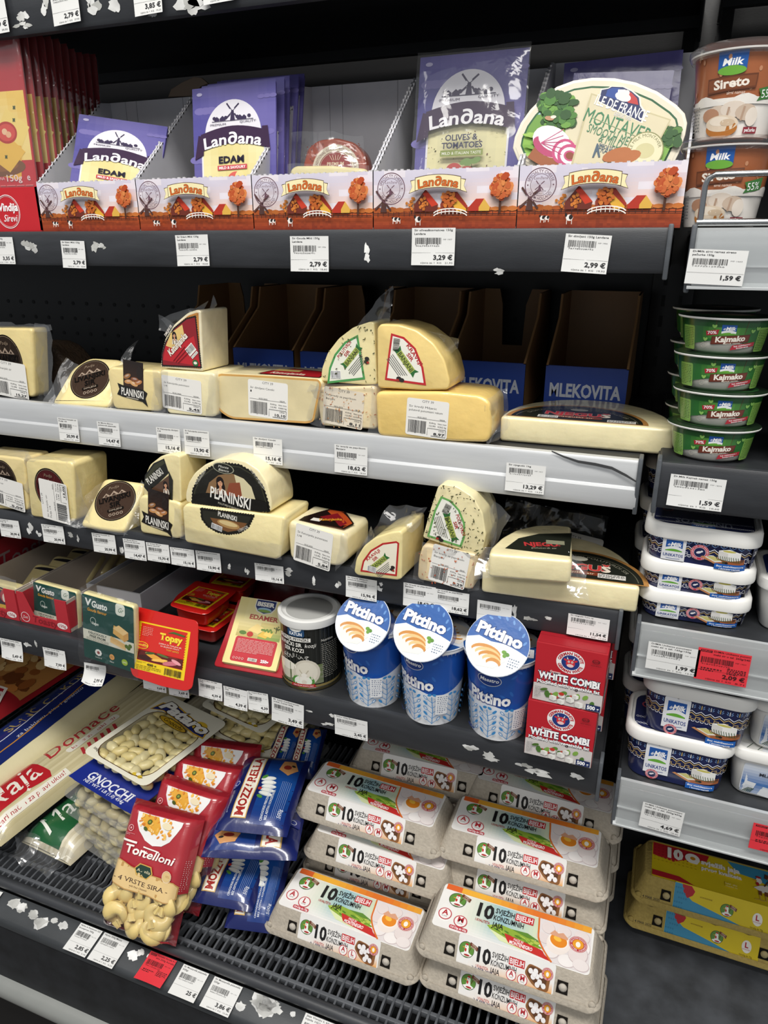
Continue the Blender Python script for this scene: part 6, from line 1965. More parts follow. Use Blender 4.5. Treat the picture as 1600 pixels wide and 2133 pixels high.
vgusto('green vegan gouda slice pack standing free in front of the white tray', [(170, 1264), (275, 1271), (283, 1382), (176, 1372)], (228, 1374), (ZS4 + .0005,), 6, -3, -2)
# the two red shelf trays at the left
def toast_tray(label, x0, x1, yb, Yf, back):
 A, Bq = at(x0, yb[0], Y=Yf), at(x1, yb[1], Y=Yf)
 w = Bq.x - A.x
 t = thing('red_shelf_tray', label, 'cardboard tray', face(V3(((A.x + Bq.x) / 2, Yf, z4l))), 'red shelf trays on the left')
 h, hw, dep = .058, w / 2, back
 b = B()
 R_, KR = '#b52c36', '#b9ada0'
 u_ = [(-hw, 0), (hw, 0), (hw, h), (hw * .55, h), (hw * .52, h * .30), (-hw * .42, h * .30), (-hw * .74, h), (-hw, h)]
 b.loft([[(x, y, z) for x, y in u_] for z in (-.002, 0)], R_, 'card')
 b.box(-hw, hw, 0, .002, -dep, -.002, KR, 'card')
 for s_ in (-1, 1):
  xs_ = sorted((s_ * hw, s_ * (hw - .002)))
  b.box(xs_[0], xs_[1], .002, h * 1.0, -dep, -.002, KR, 'card')
  b.box(xs_[0] - .0003, xs_[1] + .0003, h * .12, h * .9, -.05, -.002, R_, 'card')
 b.box(-hw, hw, .002, h * .9, -dep, -dep + .002, KR, 'card')
 b.build('box_body', t)
 b = B()
 g = G().text('Toasty', .0, .005, .012, '#8a1c26', w * .5, sh=.2, bold=.02, rot=-2)
 g.ring(-hw * .78, .012, .0085, .0095, '#f0e3e3', 20).text('Zott', -hw * .78, .0095, .005, '#f0e3e3', .011, sh=.2)
 g.ell(hw * .72, .010, .011, .006, '#eddfdc', 16).text('150g', hw * .72, .0075, .005, '#9a2a34', .014, bold=.02)
 g.on(b, flat(), 'card')
 b.build('printed_front', t)
 return t, A, Bq
Yt = .80
toast_tray('red die-cut shelf tray holding the green vegan pack', 53, 152, (1335, 1347), Yt, .26)
toast_tray('red die-cut shelf tray at the left edge holding the dark labelled pack', -46, 49, (1318, 1333), Yt, .26)
vgusto('green vegan gouda slice pack inside a red die-cut tray', [(66, 1228), (158, 1240), (160, 1338), (78, 1326)], (112, 1338), Yt + .012, 8, -3, -1)
m = face(at(5, 1325, Y=Yt + .012), -2, 8)
t = thing('slice_pack', 'pack with dark blue oval label in the red tray at the left edge', 'cheese pack', m)
b = B()
b.prism(rr(0, .05, .085, .1, .008), -.02, 0, .004, '#dccf98', 'cheese')
g = G().ell(.0, .052, .048, .042, '#191d33', 30).ell(.0, .052, .045, .039, '#c9a545', 30).ell(.0, .052, .043, .037, '#191d33', 30).ell(.012, .078, .010, .012, '#a8232c', 16).ell(.012, .075, .005, .008, '#e9d9c9', 10).rect(-.04, .045, .042, .062, '#d9b23c').text('Zdenka', 0, .048, .011, '#2a1c1a', .062, bold=.02, sh=.1).text('Trapist u listićima', 0, .030, .007, '#d9c06a', .06, bold=.02).fine(-.03, .012, .03, .026, 2, '#c9b25a', 2)
g = G().put(g, 0, 0, 1)
g.on(b, lambda u, v, hh: (max(-.0415, min(.0415, u)), v, hh), 'film')
b.build('printed_pack', t)
b = B()
film_quad(b, [(-.046, .0), (.046, 0), (.046, .115), (-.046, .118)], .003, .002, amp=.002, seed=4)
b.build('clear_pouch', t)
for k in range(5):
 yy = .86 + .043 * k
 m = face(V3((at(5, 1325, Y=Yt).x + .010 + .004 * k, yy, z4l + .006)), 0, 58)
 t = thing('slice_pack', 'pale film wrapped slice pack, %s behind the dark labelled one' % ('first', 'second', 'third', 'fourth', 'last')[k], 'cheese pack', m, 'pale slice packs in the left tray')
 b = B()
 b.prism(rr(0, .038, .08, .076, .012), -.016, 0, .006, '#cfc08a', 'vac')
 G().poly(arcpts(0, .062, .034, .007, 0, 180, 14), '#1f1d22').on(b, flat(0, 0, .0), 'film')
 b.build('printed_pack', t)
# white empty tray
A, Bq = at(184, 1245, Y=.872), at(296, 1270, Y=.872)
w = Bq.x - A.x
zt_ = at(240, 1228, Y=.872).z
t = thing('white_tray', 'empty white cardboard tray behind the green vegan pack and red pouch', 'cardboard tray', face(V3(((A.x + Bq.x) / 2, .872, z4l))))
hw, dep, ht = w / 2, .27, zt_ - z4l
b = B()
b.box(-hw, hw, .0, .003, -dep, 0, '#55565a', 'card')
b.box(-hw, hw, .003, ht, -.003, 0, '#d9d9db', 'card')
b.box(-hw, hw, .003, ht, -dep, -dep + .003, '#c9c9cc', 'card')
for s_ in (-1, 1):
 xs_ = sorted((s_ * hw, s_ * (hw - .003)))
 b.box(xs_[0], xs_[1], .003, ht, -dep + .003, -.003, '#cfcfd6', 'card')
b.build('box_body', t)
def topsy_print(w, h):
 g = G()
 g.rect(0, 0, w, h, '#e8c81e')
 g.rect(w * .05, h * .2, w * .95, h * .97, '#cf2a20')
 for i in range(14):
  for x in (w * .05, w * .95):
   g.ell(x, h * (.23 + .052 * i), w * .012, h * .014, '#e8c81e', 8)
 g.text('Topsy', w * .66, h * .72, h * .13, '#f0d23c', w * .42, bold=.05, slab=.05)
 g.poly(ccw([(w * .58, h * .88), (w * .7, h * .93), (w * .92, h * .9), (w * .9, h * .87), (w * .7, h * .89)]), '#3f6b2c')
 g.text('ZAPEKA ZA TOPLJENI SIR', w * .66, h * .62, h * .028, '#f3e3d0', w * .44).text('SA BILJNOM MASTI', w * .66, h * .575, h * .026, '#f3e3d0', w * .36).text('TOST LISTIĆI', w * .72, h * .52, h * .028, '#e3b23c', w * .24, bold=.02)
 g.fine(w * .10, h * .72, w * .3, h * .92, 6, '#f0b0a0', 3, .3)
 g.ell(w * .13, h * .52, w * .12, h * .075, '#e8c81e', 18).ell(w * .13, h * .52, w * .105, h * .065, '#c9362a', 18).text('Porodično', w * .13, h * .505, h * .045, '#f0d23c', w * .22, bold=.02, sh=.2)
 g.rect(w * .06, h * .22, w * .94, h * .42, '#5a1a16')
 for x, y, rx, ry, c, ro in ((.2, .28, .12, .05, '#3a1a12', 0), (.4, .33, .2, .05, '#e0a23c', -12), (.5, .29, .16, .03, '#f0bb58', 8), (.72, .28, .16, .045, '#c9707a', 12), (.82, .33, .1, .035, '#e39aa0', -15), (.3, .39, .1, .025, '#3f5a2a', 10), (.55, .4, .12, .025, '#5a6b34', -6), (.75, .4, .1, .02, '#7a2a24', 0)):
  g.ell(w * x, h * y, w * rx, h * ry, c, 14, ro)
 g.text('400 g', w * .36, h * .13, h * .045, '#2a1d10', w * .18, bold=.03).fine(w * .06, h * .02, w * .55, h * .12, 3, '#7a6410', 5, .3).fine(w * .06, h * .15, w * .25, h * .19, 2, '#7a6410', 6, .35)
 g.bars(w * .62, h * .04, w * .94, h * .17, '#2a1d10', 7)
 return g
def pillow(b, w, h, th, col, mat, n=18, edge=.06, crimp=0, zback=True, cfn=None):
 def z(u, v):
  e = min(u, 1 - u) / edge
  f = min(v, 1 - v) / edge
  k = min(1, e) * min(1, f)
  k = math.sin(PI / 2 * max(0, k))
  return k ** .7
 for s_ in ((1, -1) if zback else (1,)):
  def fn(u, v):
   c = crimp * math.sin(v * 90) if (u < edge * .5 or u > 1 - edge * .5) else 0
   return ((u - .5) * w, v * h, s_ * (z(u, v) * th / 2 * (1 + .12 * noise.noise(V3((u * 5, v * 5, s_)))) + .0002) + c)
  pts = fn
  if s_ > 0:
   b.sheet(fn, n, n, cfn or col, mat)
  else:
   b.sheet(lambda u, v: fn(1 - u, v), n, n, col, mat)
 return z
def topsy(label, m, w, h):
 t = thing('toast_cheese_pack', label, 'cheese pack', m, 'red toast cheese pouches')
 b = B()
 out = ccw(roundpoly([(-w * .5, h), (-w * .46, h * .4), (-w * .34, h * .06), (w * .1, -.0), (w * .42, .0), (w * .5, h * .05), (w * .53, h * .5), (w * .5, h * .92)], .008))
 b.prism(out, -.0012, 0, .0005, '#c9201c', 'film', 1)
 o2 = [(x * .84, h * .08 + y * .80) for x, y in out]
 b.loft([[(x * k, h * .48 + (y - h * .48) * k, z) for x, y in o2] for z, k in ((-.028, .88), (-.024, .95), (-.001, 1))], '#c42318', 'film')
 g = topsy_print(w * .72, h * .64)
 g.on(b, flat(-w * .335, h * .17, 0, -3), 'film')
 b.build('printed_pouch', t)
 return t
m, w, h = hang((266, 1259), (414, 1281), .790, 22, at(395, 1444, Y=.748).z)
topsy('front red toast cheese pouch leaning out over the shelf edge', m, w * 1.0, h)
zz = ZS4 + .067
m, w, h = quad(at(338, 1262, Z=zz), at(424, 1280, Z=zz), at(372, 1204, Z=zz))
topsy('upper red toast cheese pouch lying flat on another pouch', m, w * 1.12, h * 1.04)
topsy('lower red toast cheese pouch of the flat lying pair', m @ M4.Translation((.008, .006, -.033)), w * 1.12, h * 1.04)
m2 = m @ M4.Translation((.01, h * .98, -.004))
topsy('rear red toast cheese pouch behind the flat lying pair', m2 @ M4.Rotation(math.radians(6), 4, 'Z'), w * 1.05, h * .9)
def biser(w, h):
 g = G()
 g.field(0, 0, w, h, 6, 8, lambda u, v: mix('#efe3a6', '#e2cf7e', abs(u - .5)))
 g.rect(w * .12, h * .04, w * .9, h * .41, '#c0303a', .004)
 g.field(w * .1, h * .41, w * .92, h * .66, 10, 5, lambda u, v: mix('#7d9a4a', '#e8d28a', v) if u > .45 else mix('#b8a860', '#ecdca0', v))
 g.poly(ccw([(w * .3, h * 1.0), (w * .3, h * .88), (w * .36, h * .81), (w * .5, h * .775), (w * .64, h * .81), (w * .7, h * .88), (w * .7, h * 1.0)]), '#e9e6da').poly(ccw([(w * .32, h * .99), (w * .32, h * .885), (w * .38, h * .82), (w * .5, h * .79), (w * .62, h * .82), (w * .68, h * .885), (w * .68, h * .99)]), '#26356b').ell(w * .5, h * .845, w * .13, h * .035, '#9cc0d8', 18).ell(w * .5, h * .83, w * .12, h * .022, '#7fa24a', 14)
 g.text('BISER', w * .5, h * .90, h * .06, '#f3f1e8', w * .31, bold=.05)
 g.text('EDAMER', w * .53, h * .69, h * .065, '#b03a2e', w * .52, bold=.03, slab=.04)
 g.poly(ccw([(w * .3, h * .52), (w * .5, h * .48), (w * .62, h * .56), (w * .44, h * .63)]), '#ecd28a').poly(ccw([(w * .5, h * .45), (w * .66, h * .43), (w * .72, h * .5), (w * .58, h * .53)]), '#e0b84e').poly(ccw([(w * .6, h * .48), (w * .75, h * .45), (w * .78, h * .54), (w * .66, h * .56)]), '#edcb6a')
 g.ell(w * .36, h * .46, w * .06, h * .04, '#b8362c', 16).ell(w * .22, h * .47, w * .07, h * .03, '#5a7a34', 10)
 for k in range(7):
  g.ell(w * (.56 + .03 * k), h * (.55 + .02 * math.sin(k * 3)), w * .025, h * .018, '#6b8a3c', 7)
 tree(g, w * .82, h * .6, w * .06, h * .04, '#4a5a2c', 12, 2, h * .03, '#5f7034')
 g.fine(w * .17, h * .18, w * .86, h * .38, 10, '#e6a8a4', 3, .4)
 g.rect(w * .45, h * .075, w * .62, h * .12, '#e9e3d8').bars(w * .46, h * .08, w * .61, h * .115, '#2a2a2a', 3).text('250g', w * .76, h * .08, h * .04, '#ffffff', w * .14, bold=.04)
 for k in range(4):
  g.ring(w * (.19 + .055 * k), h * .09, w * .014, w * .02, '#e9c8c0', 10)
 return g
m, w, h = quad(at(452, 1388, Z=ZS4 + .002), at(582, 1412, Z=ZS4 + .002), at(480, 1243, Y=.872))
t = thing('edamer_pack', 'edamer cheese pack with red film edges leaning beside the tin', 'cheese pack', m)
b = B()
b.prism(roundpoly([(-w * .57, .0), (w * .56, .0), (w * .66, h * 1.03), (-w * .47, h)], .006), -.004, -.002, .0008, '#a8222c', 'film', 1)
b.prism(roundpoly([(-w * .46, .006), (w * .44, .006), (w * .44, h * .97), (-w * .40, h * .98)], .008), -.024, .004, .006, '#e8d894', 'cheese')
biser(w * .86, h * .95).on(b, lambda u, v, hh: (u - w * .44 + v * .05 * 0 + .002 + .02 * w * v / h, v + .008, .004 + hh), 'film')
b.build('printed_pack', t)
for k in range(3):
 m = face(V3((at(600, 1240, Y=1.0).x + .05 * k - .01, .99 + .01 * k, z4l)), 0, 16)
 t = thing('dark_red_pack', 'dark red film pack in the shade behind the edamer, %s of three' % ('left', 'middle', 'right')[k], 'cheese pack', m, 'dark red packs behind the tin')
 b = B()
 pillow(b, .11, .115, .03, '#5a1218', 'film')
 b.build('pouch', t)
# ------------------------------------------------------------------ goat cheese tin
P = at(650, 1443, Z=ZS4)
rt = (at(702, 1400, Y=P.y + .03).x - at(592, 1400, Y=P.y + .03).x) / 2
ht = .112
t = thing('cheese_tin', 'black printed goat cheese tin with white plastic lid', 'tin', stand((at(650, 1400, Y=P.y + rt).x, P.y + rt, z4l), 0))
b = B()
b.lathe([(rt - .003, 0), (rt, .001), (rt + .001, .003), (rt, .005), (rt - .001, .006), (rt - .001, ht - .004), (rt, ht - .002)], '#1e201e', 'film', 48)
g = G()
n = rt * 2.4
r = random.Random(2)
for k in range(30):
 x = -n + 2 * n * k / 30
 g.rect(x, .006, x + n * .03, ht, mix('#262826', '#161816', r.random()))
g.rect(-n, .006, n, .010, '#8a7a4a')
g.field(-.036, .012, .040, .045, 10, 8, lambda u, v: mix('#5a6b3c', '#8a8a7a', r.random() * .6))
g.ell(-.022, .032, .021, .016, '#d9d3c0', 20).ell(-.022, .040, .020, .008, '#efeadb', 20).ell(.014, .032, .021, .022, '#cfc8b8', 22).ell(.014, .032, .017, .018, '#dcd6c6', 22)
g.ell(.008, .016, .018, .012, '#4f8a3a', 20).ell(.008, .016, .014, .010, '#e2e6d8', 20).ell(.010, .022, .006, .009, '#e6e2d8', 14).ell(.010, .015, .004, .004, '#d6cfc0', 10)
for s_ in (-1, 1):
 g.line([(.010 + s_ * .003, .03), (.010 + s_ * .007, .036)], .0015, '#b9b09c').ell(.010 + s_ * .007, .026, .004, .0018, '#d9d2c4', 8, s_ * 20)
g.poly(ccw([(-.012, .006), (.028, .006), (.026, .0115), (-.010, .0115)]), '#b02a2c').text('100% FROM GOATS MILK', .008, .0075, .002, '#ffffff', .032)
g.rect(-.012, .100, .010, .111, '#27619a', .003).ell(-.001, .106, .008, .004, '#e6e6e0', 12).text('Ayran', -.001, .1045, .003, '#27405e', .012).text('KATUN', -.001, .0955, .006, '#d8dde2', .022, bold=.03).rect(-.015, .0935, .013, .1025, '#24486e') if False else g.rect(-.015, .0925, .013, .111, '#24486e', .003).ell(-.001, .105, .010, .0045, '#e6e6e0', 14).text('KATUN', -.001, .0945, .005, '#e8ecf0', .02, bold=.03)
g.rect(-.034, .0845, .022, .091, '#e6e4dd').text('ÇİFTLİK PEYNİRİ', -.006, .0858, .004, '#1e1e1c', .05, bold=.02)
g.text('TRAVNIČKI SIR', -.016, .0755, .0062, '#f0eee6', .048, bold=.02).text('kozji', .021, .0755, .006, '#f0eee6', .016, sh=.2)
g.text('SER KOZI', -.006, .0665, .0062, '#f0eee6', .034, bold=.02)
g.text('ىزعملا ةنبج', -.004, .057, .006, '#f0eee6', .045)
g.fine(-.034, .047, -.018, .056, 3, '#c9c6bb', 3, .35)
g.text('Nutrition', .048, .083, .004, '#d9d6cc', .02).fine(.038, .02, .068, .08, 18, '#9a978c', 4, .35)
g.on(b, (lambda u, v, l: cone(rt - .0008, 0, rt - .0008, ht)(u * rt / .047, v * ht / .117, l)), 'film', cu=.005, base=.0003, step=.00002)
b.lathe([(rt + .0012, .001), (rt + .0016, .003), (rt + .0012, .005)], '#b9a878', 'chrome', 48, c0=False, c1=False)
b.build('can_body', t)
b = B()
b.lathe([(rt + .0005, ht - .010), (rt + .002, ht - .010), (rt + .0025, ht - .004), (rt + .002, ht + .001), (rt, ht + .0025), (rt - .003, ht + .0025), (rt - .005, ht + .0005), (rt - .010, ht), (rt - .012, ht + .001), (.001, ht + .001)], ['#dcdcd9'] * 7 + ['#a3a3a0'] * 3, 'glosslid', 48, c0=False)
b.build('plastic_lid', t)
# ------------------------------------------------------------------ blue and white cups
def pit_lid():
 g = G()
 g.ell(0, 0, .0475, .0475, '#dfe5ec', 44)
 g.poly(arcpts(0, 0, .0475, .0475, -4, 184, 34) + [(-.03, .004), (-.01, .001), (.012, .004), (.03, .001)], '#2a5aa0')
 for k in range(9):
  a = math.radians(20 + 17 * k)
  g.ell(.041 * math.cos(a), .041 * math.sin(a), .004, .0018, '#5f8cc6', 8, math.degrees(a) + 40)
 g.text('Pittino', -.001, .0065, .0165, '#ffffff', .070, bold=.045, ol=('#24427e', .045), rot=-4)
 g.poly(ccw([(-.042, -.006), (-.02, .002), (.008, -.004), (.02, -.02), (.006, -.036), (-.02, -.04), (-.036, -.026)]), '#f0e9dc')
 for k in range(5):
  g.poly(ccw(arcpts(-.012 + .004 * k, -.018 - .003 * k, .024 - .003 * k, .013 - .001 * k, 20, 170, 10) + arcpts(-.012 + .004 * k, -.021 - .003 * k, .022 - .003 * k, .011 - .001 * k, 170, 20, 10)), '#c98a44' if k % 2 == 0 else '#e6bd84')
 g.ell(.014, -.008, .004, .003, '#6b9a3c', 8).ell(.019, -.010, .004, .003, '#5a8a34', 8).ell(.016, -.013, .003, .003, '#6b9a3c', 8)
 g.fine(.024, -.028, .04, -.012, 4, '#5a6a80', 3, .3)
 return g
def pittino(label, m, group='blue and white cups', turn=0, k=1.11):
 m = m @ M4.Scale(k, 4)
 t = thing('cream_cup', label, 'cup', m, group)
 r0, r1, h = .0325, .0425, .110
 b = B()
 b.lathe([(r0 - .004, .001), (r0 - .002, 0), (r0, .003), (r1, h - .003)], '#e9ebee', 'plastic', 48)
 g = G()
 n = .115
 BL, LB = '#1f57b0', '#3a8ac8'
 g.rect(-n, 0, n, h - .004, '#e9ebee')
 g.poly([(-n, h - .004)] + [(-n + 2 * n * i / 40, .052 + .006 * math.sin(i * .35 + 2)) for i in range(41)] + [(n, h - .004)], BL)
 r = random.Random(5)
 for k in range(18):
  x, y = r.uniform(-n, n), r.uniform(.066, .104)
  if abs(x) > .012 or y < .08:
   g.ell(x, y, .0045, .0018, '#2f6cc2', 8, r.uniform(-60, 60))
 g.ell(0, .088, .0145, .0085, '#e9ebee', 24).ell(0, .088, .0138, .0078, '#1d3f8a', 24).text('Maestro', 0, .0858, .0048, '#ffffff', .022, sh=.2, bold=.02)
 g.text('Pittino', 0, .0545, .0150, '#ffffff', .052, bold=.04, ol=('#1d3f8a', .05), rot=-2)
 for q in range(-3, 4):
  x = q * .026
  g.line([(x, .004), (x + .001, .024), (x - .001, .046)], .0009, LB)
  for k in range(5):
   y = .008 + .008 * k
   for s_ in (-1, 1):
    g.line([(x, y - .003), (x + s_ * .006, y + .002)], .0007, LB).ell(x + s_ * .0085, y + .0048, .0038, .0017, LB, 10, s_ * 50)
    if (k + q) % 2:
     g.ell(x + s_ * .0085, y + .0048, .0026, .0009, '#e9ebee', 8, s_ * 50)
  g.ell(x - .0035, .049, .0028, .002, LB, 8, 30).ell(x + .0025, .049, .0028, .002, LB, 8, -30)
 g.text('400g', -.026, .008, .0055, '#1d3f8a', .014, bold=.03)
 g.rect(.03, .02, .045, .05, '#e9ebee').fine(.032, .022, .044, .048, 9, '#5a6a8a', 2, .4)
 g.on(b, lambda u, v, l: cone(r0, 0, r1, h)(u * .93, v * h / .112, l), 'film', cu=.0055, base=.0003, step=.00002)
 b.lathe([(r1 - .001, h - .006), (r1 + .0028, h - .005), (r1 + .0032, h - .002), (r1 + .0028, h), (r1 - .004, h)], '#eceef0', 'lid', 48, c0=False)
 b.build('cup', t)
 b = B()
 b.lathe([(r1 + .0036, h - .001), (r1 + .0042, h + .0004), (r1 + .0036, h + .001), (.001, h + .0012)], '#dfe5ec', 'film', 48, c0=False)
 pit_lid().on(b, flat(0, 0, h + .0012, turn, .965), 'film', base=.0002)
 b.build('foil_lid', t)
 return t
CUPS = [((760, 1472), -24, 'left'), ((883, 1508), -16, 'middle'), ((1024, 1541), -4, 'right')]
LIDC = [(755, 1295), (881, 1314), (1036, 1342)]
for k, ((px, py), yaw, nm) in enumerate(CUPS):
 P = at(px, py, Z=ZS4)
 c = V3((P.x, P.y + .036, z4l))
 pittino('%s upright blue and white cup, a tipped cup resting on its lid' % nm, stand(c, yaw - 4), turn=(150, 165, 200)[k])
 L_ = at(*LIDC[k], Y=c.y - .042)
 tilt = (50, 50, 50)[k]
 m = M4.Translation(L_) @ M4.Rotation(math.radians((-8, -5, -2)[k]), 4, 'Z') @ M4.Rotation(math.radians(tilt), 4, 'X') @ M4.Rotation(math.radians((-2, -4, -8)[k]), 4, 'Z') @ M4.Translation((0, 0, -.095))
 pittino('%s tipped blue and white cup showing its round printed lid' % nm, m, k=.86)
 pittino('%s blue and white cup of the rear row' % nm, stand(c + V3((.012, .175, 0)), 20 * k))
# ------------------------------------------------------------------ red white cheese cartons
def combi_print(w, h):
 g = G()
 g.rect(0, 0, w, h, '#b9202c')
 g.poly([(0, 0), (w, 0), (w, h * .30), (w * .5, h * .36), (0, h * .30)], '#cfc9c6')
 cx, cy_, R_ = w * .5, h * .76, h * .21
 g.ell(cx, cy_, R_, R_ * .92, '#f1f0ee', 36).ell(cx, cy_, R_ * .64, R_ * .6, '#22367a', 28)
 g.round('GERMAN WHITE', cx, cy_, R_ * .70, R_ * .22, '#b9202c', 90, 165, bold=.045, k=.92).round('GERMAN WHITE', cx, cy_, R_ * .92, R_ * .22, '#b9202c', 270, 150, True, bold=.045, k=.92)
 g.ell(cx, cy_ - R_ * .06, R_ * .32, R_ * .34, '#d0343c', 18).ell(cx, cy_ - R_ * .25, R_ * .24, R_ * .14, '#f0c8c4', 14)
 for s_ in (-1, 1):
  g.ell(cx + s_ * R_ * .36, cy_ + R_ * .18, R_ * .14, R_ * .08, '#d0343c', 10, s_ * 25).ell(cx + s_ * R_ * .12, cy_ + R_ * .06, R_ * .07, R_ * .09, '#f4f2ee', 10).ell(cx + s_ * R_ * .12, cy_ + R_ * .05, R_ * .03, R_ * .05, '#1c1c20', 8).poly([(cx + s_ * R_ * .14, cy_ + R_ * .22), (cx + s_ * R_ * .26, cy_ + R_ * .26), (cx + s_ * R_ * .26, cy_ + R_ * .46)], '#f0e4d0')
 g.text('German', w * .30, h * .535, h * .035, '#f3e8e6', w * .15, bold=.02)
 g.text('WHITE COMBI', w * .5, h * .405, h * .115, '#ffffff', w * .86, bold=.045, slab=.06, ol=('#1a1c3c', .05))
 g.text('Modified with vegetable fat', w * .5, h * .315, h * .062, '#ffffff', w * .9, bold=.03, slab=.04, ol=('#2a1a20', .04))
 r = random.Random(4)
 for k in range(14):
  g.ell(w * r.uniform(.2, .9), h * r.uniform(.12, .24), w * .05, h * .035, r.choice(('#5f8a3a', '#7fa84a', '#4a7230', '#a83a2c', '#b9483a')), 9, r.uniform(0, 90))
 for x, y, k in ((.30, .10, 1), (.42, .06, 1), (.55, .13, 1.1), (.68, .07, 1.1), (.42, .17, .9), (.62, .2, .9), (.8, .06, .8)):
  x, y, q = w * x, h * y, h * .055 * k
  g.poly(ccw([(x - q, y - q * .7), (x + q * .2, y - q), (x + q * .2, y + q * .3), (x - q, y + q * .5)]), '#d8d6d0').poly(ccw([(x + q * .2, y - q), (x + q, y - q * .5), (x + q, y + q * .6), (x + q * .2, y + q * .3)]), '#eceae4').poly(ccw([(x - q, y + q * .5), (x + q * .2, y + q * .3), (x + q, y + q * .6), (x - q * .1, y + q * .85)]), '#f6f5f1')
 g.ell(w * .42, h * .2, w * .04, h * .03, '#c23a2c', 12).ell(w * .16, h * .22, w * .06, h * .025, '#4a6b2c', 8, 20)
 g.rect(w * .78, h * .02, w * .985, h * .125, '#1f2d5c').text('500', w * .855, h * .04, h * .06, '#ffffff', w * .11, bold=.04).text('g', w * .95, h * .045, h * .045, '#ffffff', bold=.03)
 g.ring(w * .855, h * .87, h * .045, h * .055, '#3a1418', 20, .6).text('HALAL', w * .86, h * .855, h * .03, '#3a1418', w * .08).text('HALAL QUALITY', w * .86, h * .79, h * .018, '#3a1418', w * .15)
 g.fine(w * .03, h * .06, w * .12, h * .26, 8, '#777777', 5, .4)
 return g
P = at(1160, 1584, Z=ZS4)
w = at(1232, 1584, Y=P.y).x - at(1089, 1584, Y=P.y).x
hb_ = (at(1165, 1477, Y=P.y).z - z4l) * 1.06
A = None
for (dz, dy, dx, yaw, lab) in ((0, 0, 0, 0, 'lower front red cheese carton, standing on the shelf'), (1, .002, .004, -1, 'upper front red cheese carton, stacked on another'), (0, .078, .006, 1, 'lower red cheese carton of the row behind'), (1, .080, .012, 0, 'upper red cheese carton of the row behind')):
 m = face(V3((P.x + dx, P.y + dy, z4l + dz * (hb_ + .0008))), yaw)
 if A is None:
  t = A = thing('cheese_carton', lab, 'carton', m, 'red cheese cartons')
  b = B()
  b.box(-w / 2, w / 2, 0, hb_, -.072, 0, '#a51d28', 'card', .001)
  combi_print(w - .001, hb_ - .001).on(b, flat(-w / 2 + .0005, .0005, 0), 'card', step=.00003)
  G().rect(.002, .002, .07, hb_ * .32, '#d6d0cc').text('WHITE COMBI', .036, hb_ * .5, .010, '#ffffff', .06, bold=.04).fine(.006, .006, .066, hb_ * .28, 7, '#6a6a6a', 3, .4).on(b, lambda u, v, h: (w / 2 + h, v, -u), 'card')
  G().rect(-w / 2 + .002, -.07, w / 2 - .002, -.002, '#a01a26').line([(-w / 2, -.02), (w / 2, -.02)], .0006, '#7d121c').on(b, lambda u, v, h: (u, hb_ + h, v), 'card')
  b.build('box_body', t)
 else:
  dup(A, m, lab)
# ------------------------------------------------------------------ egg cartons
def hen(g, x, y, k, sign=True):
 g.ell(x, y, k, k * .95, '#2a3320', 28).ell(x, y, k * .94, k * .89, '#5f8f3c', 28)
 g.poly(ccw([(x - .75 * k, y - .55 * k), (x - .3 * k, y - .35 * k), (x - .25 * k, y + .2 * k), (x + .2 * k, y + .25 * k), (x + .3 * k, y - .3 * k), (x + .8 * k, y - .5 * k), (x + .4 * k, y - .8 * k), (x - .4 * k, y - .8 * k)]), '#f2f0ec')
 g.ell(x - .02 * k, y + .3 * k, .26 * k, .3 * k, '#f2f0ec', 14)
 g.ell(x - .02 * k, y + .62 * k, .22 * k, .12 * k, '#b5302a', 10).ell(x - .14 * k, y - .05 * k, .13 * k, .22 * k, '#c2332c', 10).ell(x + .1 * k, y - .62 * k, .4 * k, .12 * k, '#a8302a', 10)
 g.poly(ccw([(x - .22 * k, y + .32 * k), (x - .62 * k, y + .2 * k), (x - .22 * k, y + .14 * k)]), '#e09a34')
 g.ell(x - .08 * k, y + .38 * k, .05 * k, .06 * k, '#1a1a1a', 8)
 if sign:
  g.line([(x + .3 * k, y - .2 * k), (x + .62 * k, y + .5 * k)], k * .08, '#5a2f1c')
  g.poly(ccw([(x + .3 * k, y + .62 * k), (x + .42 * k, y + 1.02 * k), (x + 1.5 * k, y + .62 * k), (x + 1.38 * k, y + .14 * k)]), '#6f3a26')
  g.text('VIŠNJIĆ', x + .92 * k, y + .58 * k, k * .2, '#e9d6bf', k * .75, rot=-20).text('KOMERC', x + .86 * k, y + .3 * k, k * .2, '#e9d6bf', k * .75, rot=-20)
 return g
def egg(g, x, y, rx, ry, rot=0, c='#efe9e8'):
 g.ell(x, y, rx, ry, '#cbbcbc', 22, rot).ell(x - rx * .04, y + ry * .05, rx * .95, ry * .94, c, 22, rot)
 return g
def seal(g, x, y, k):
 g.ell(x, y, k, k, '#b52a34', 30).ring(x, y, k * .9, k * .94, '#f3e9e4', 30).round('BIJELA JAJA · OBOGAĆENI SELENOM I VITAMINOM E ·', x, y, k * .66, k * .17, '#ffffff', 90, 350).ell(x, y, k * .6, k * .6, '#e9a02c', 24).ell(x, y - k * .03, k * .26, k * .36, '#f8f3e6', 18)
 return g
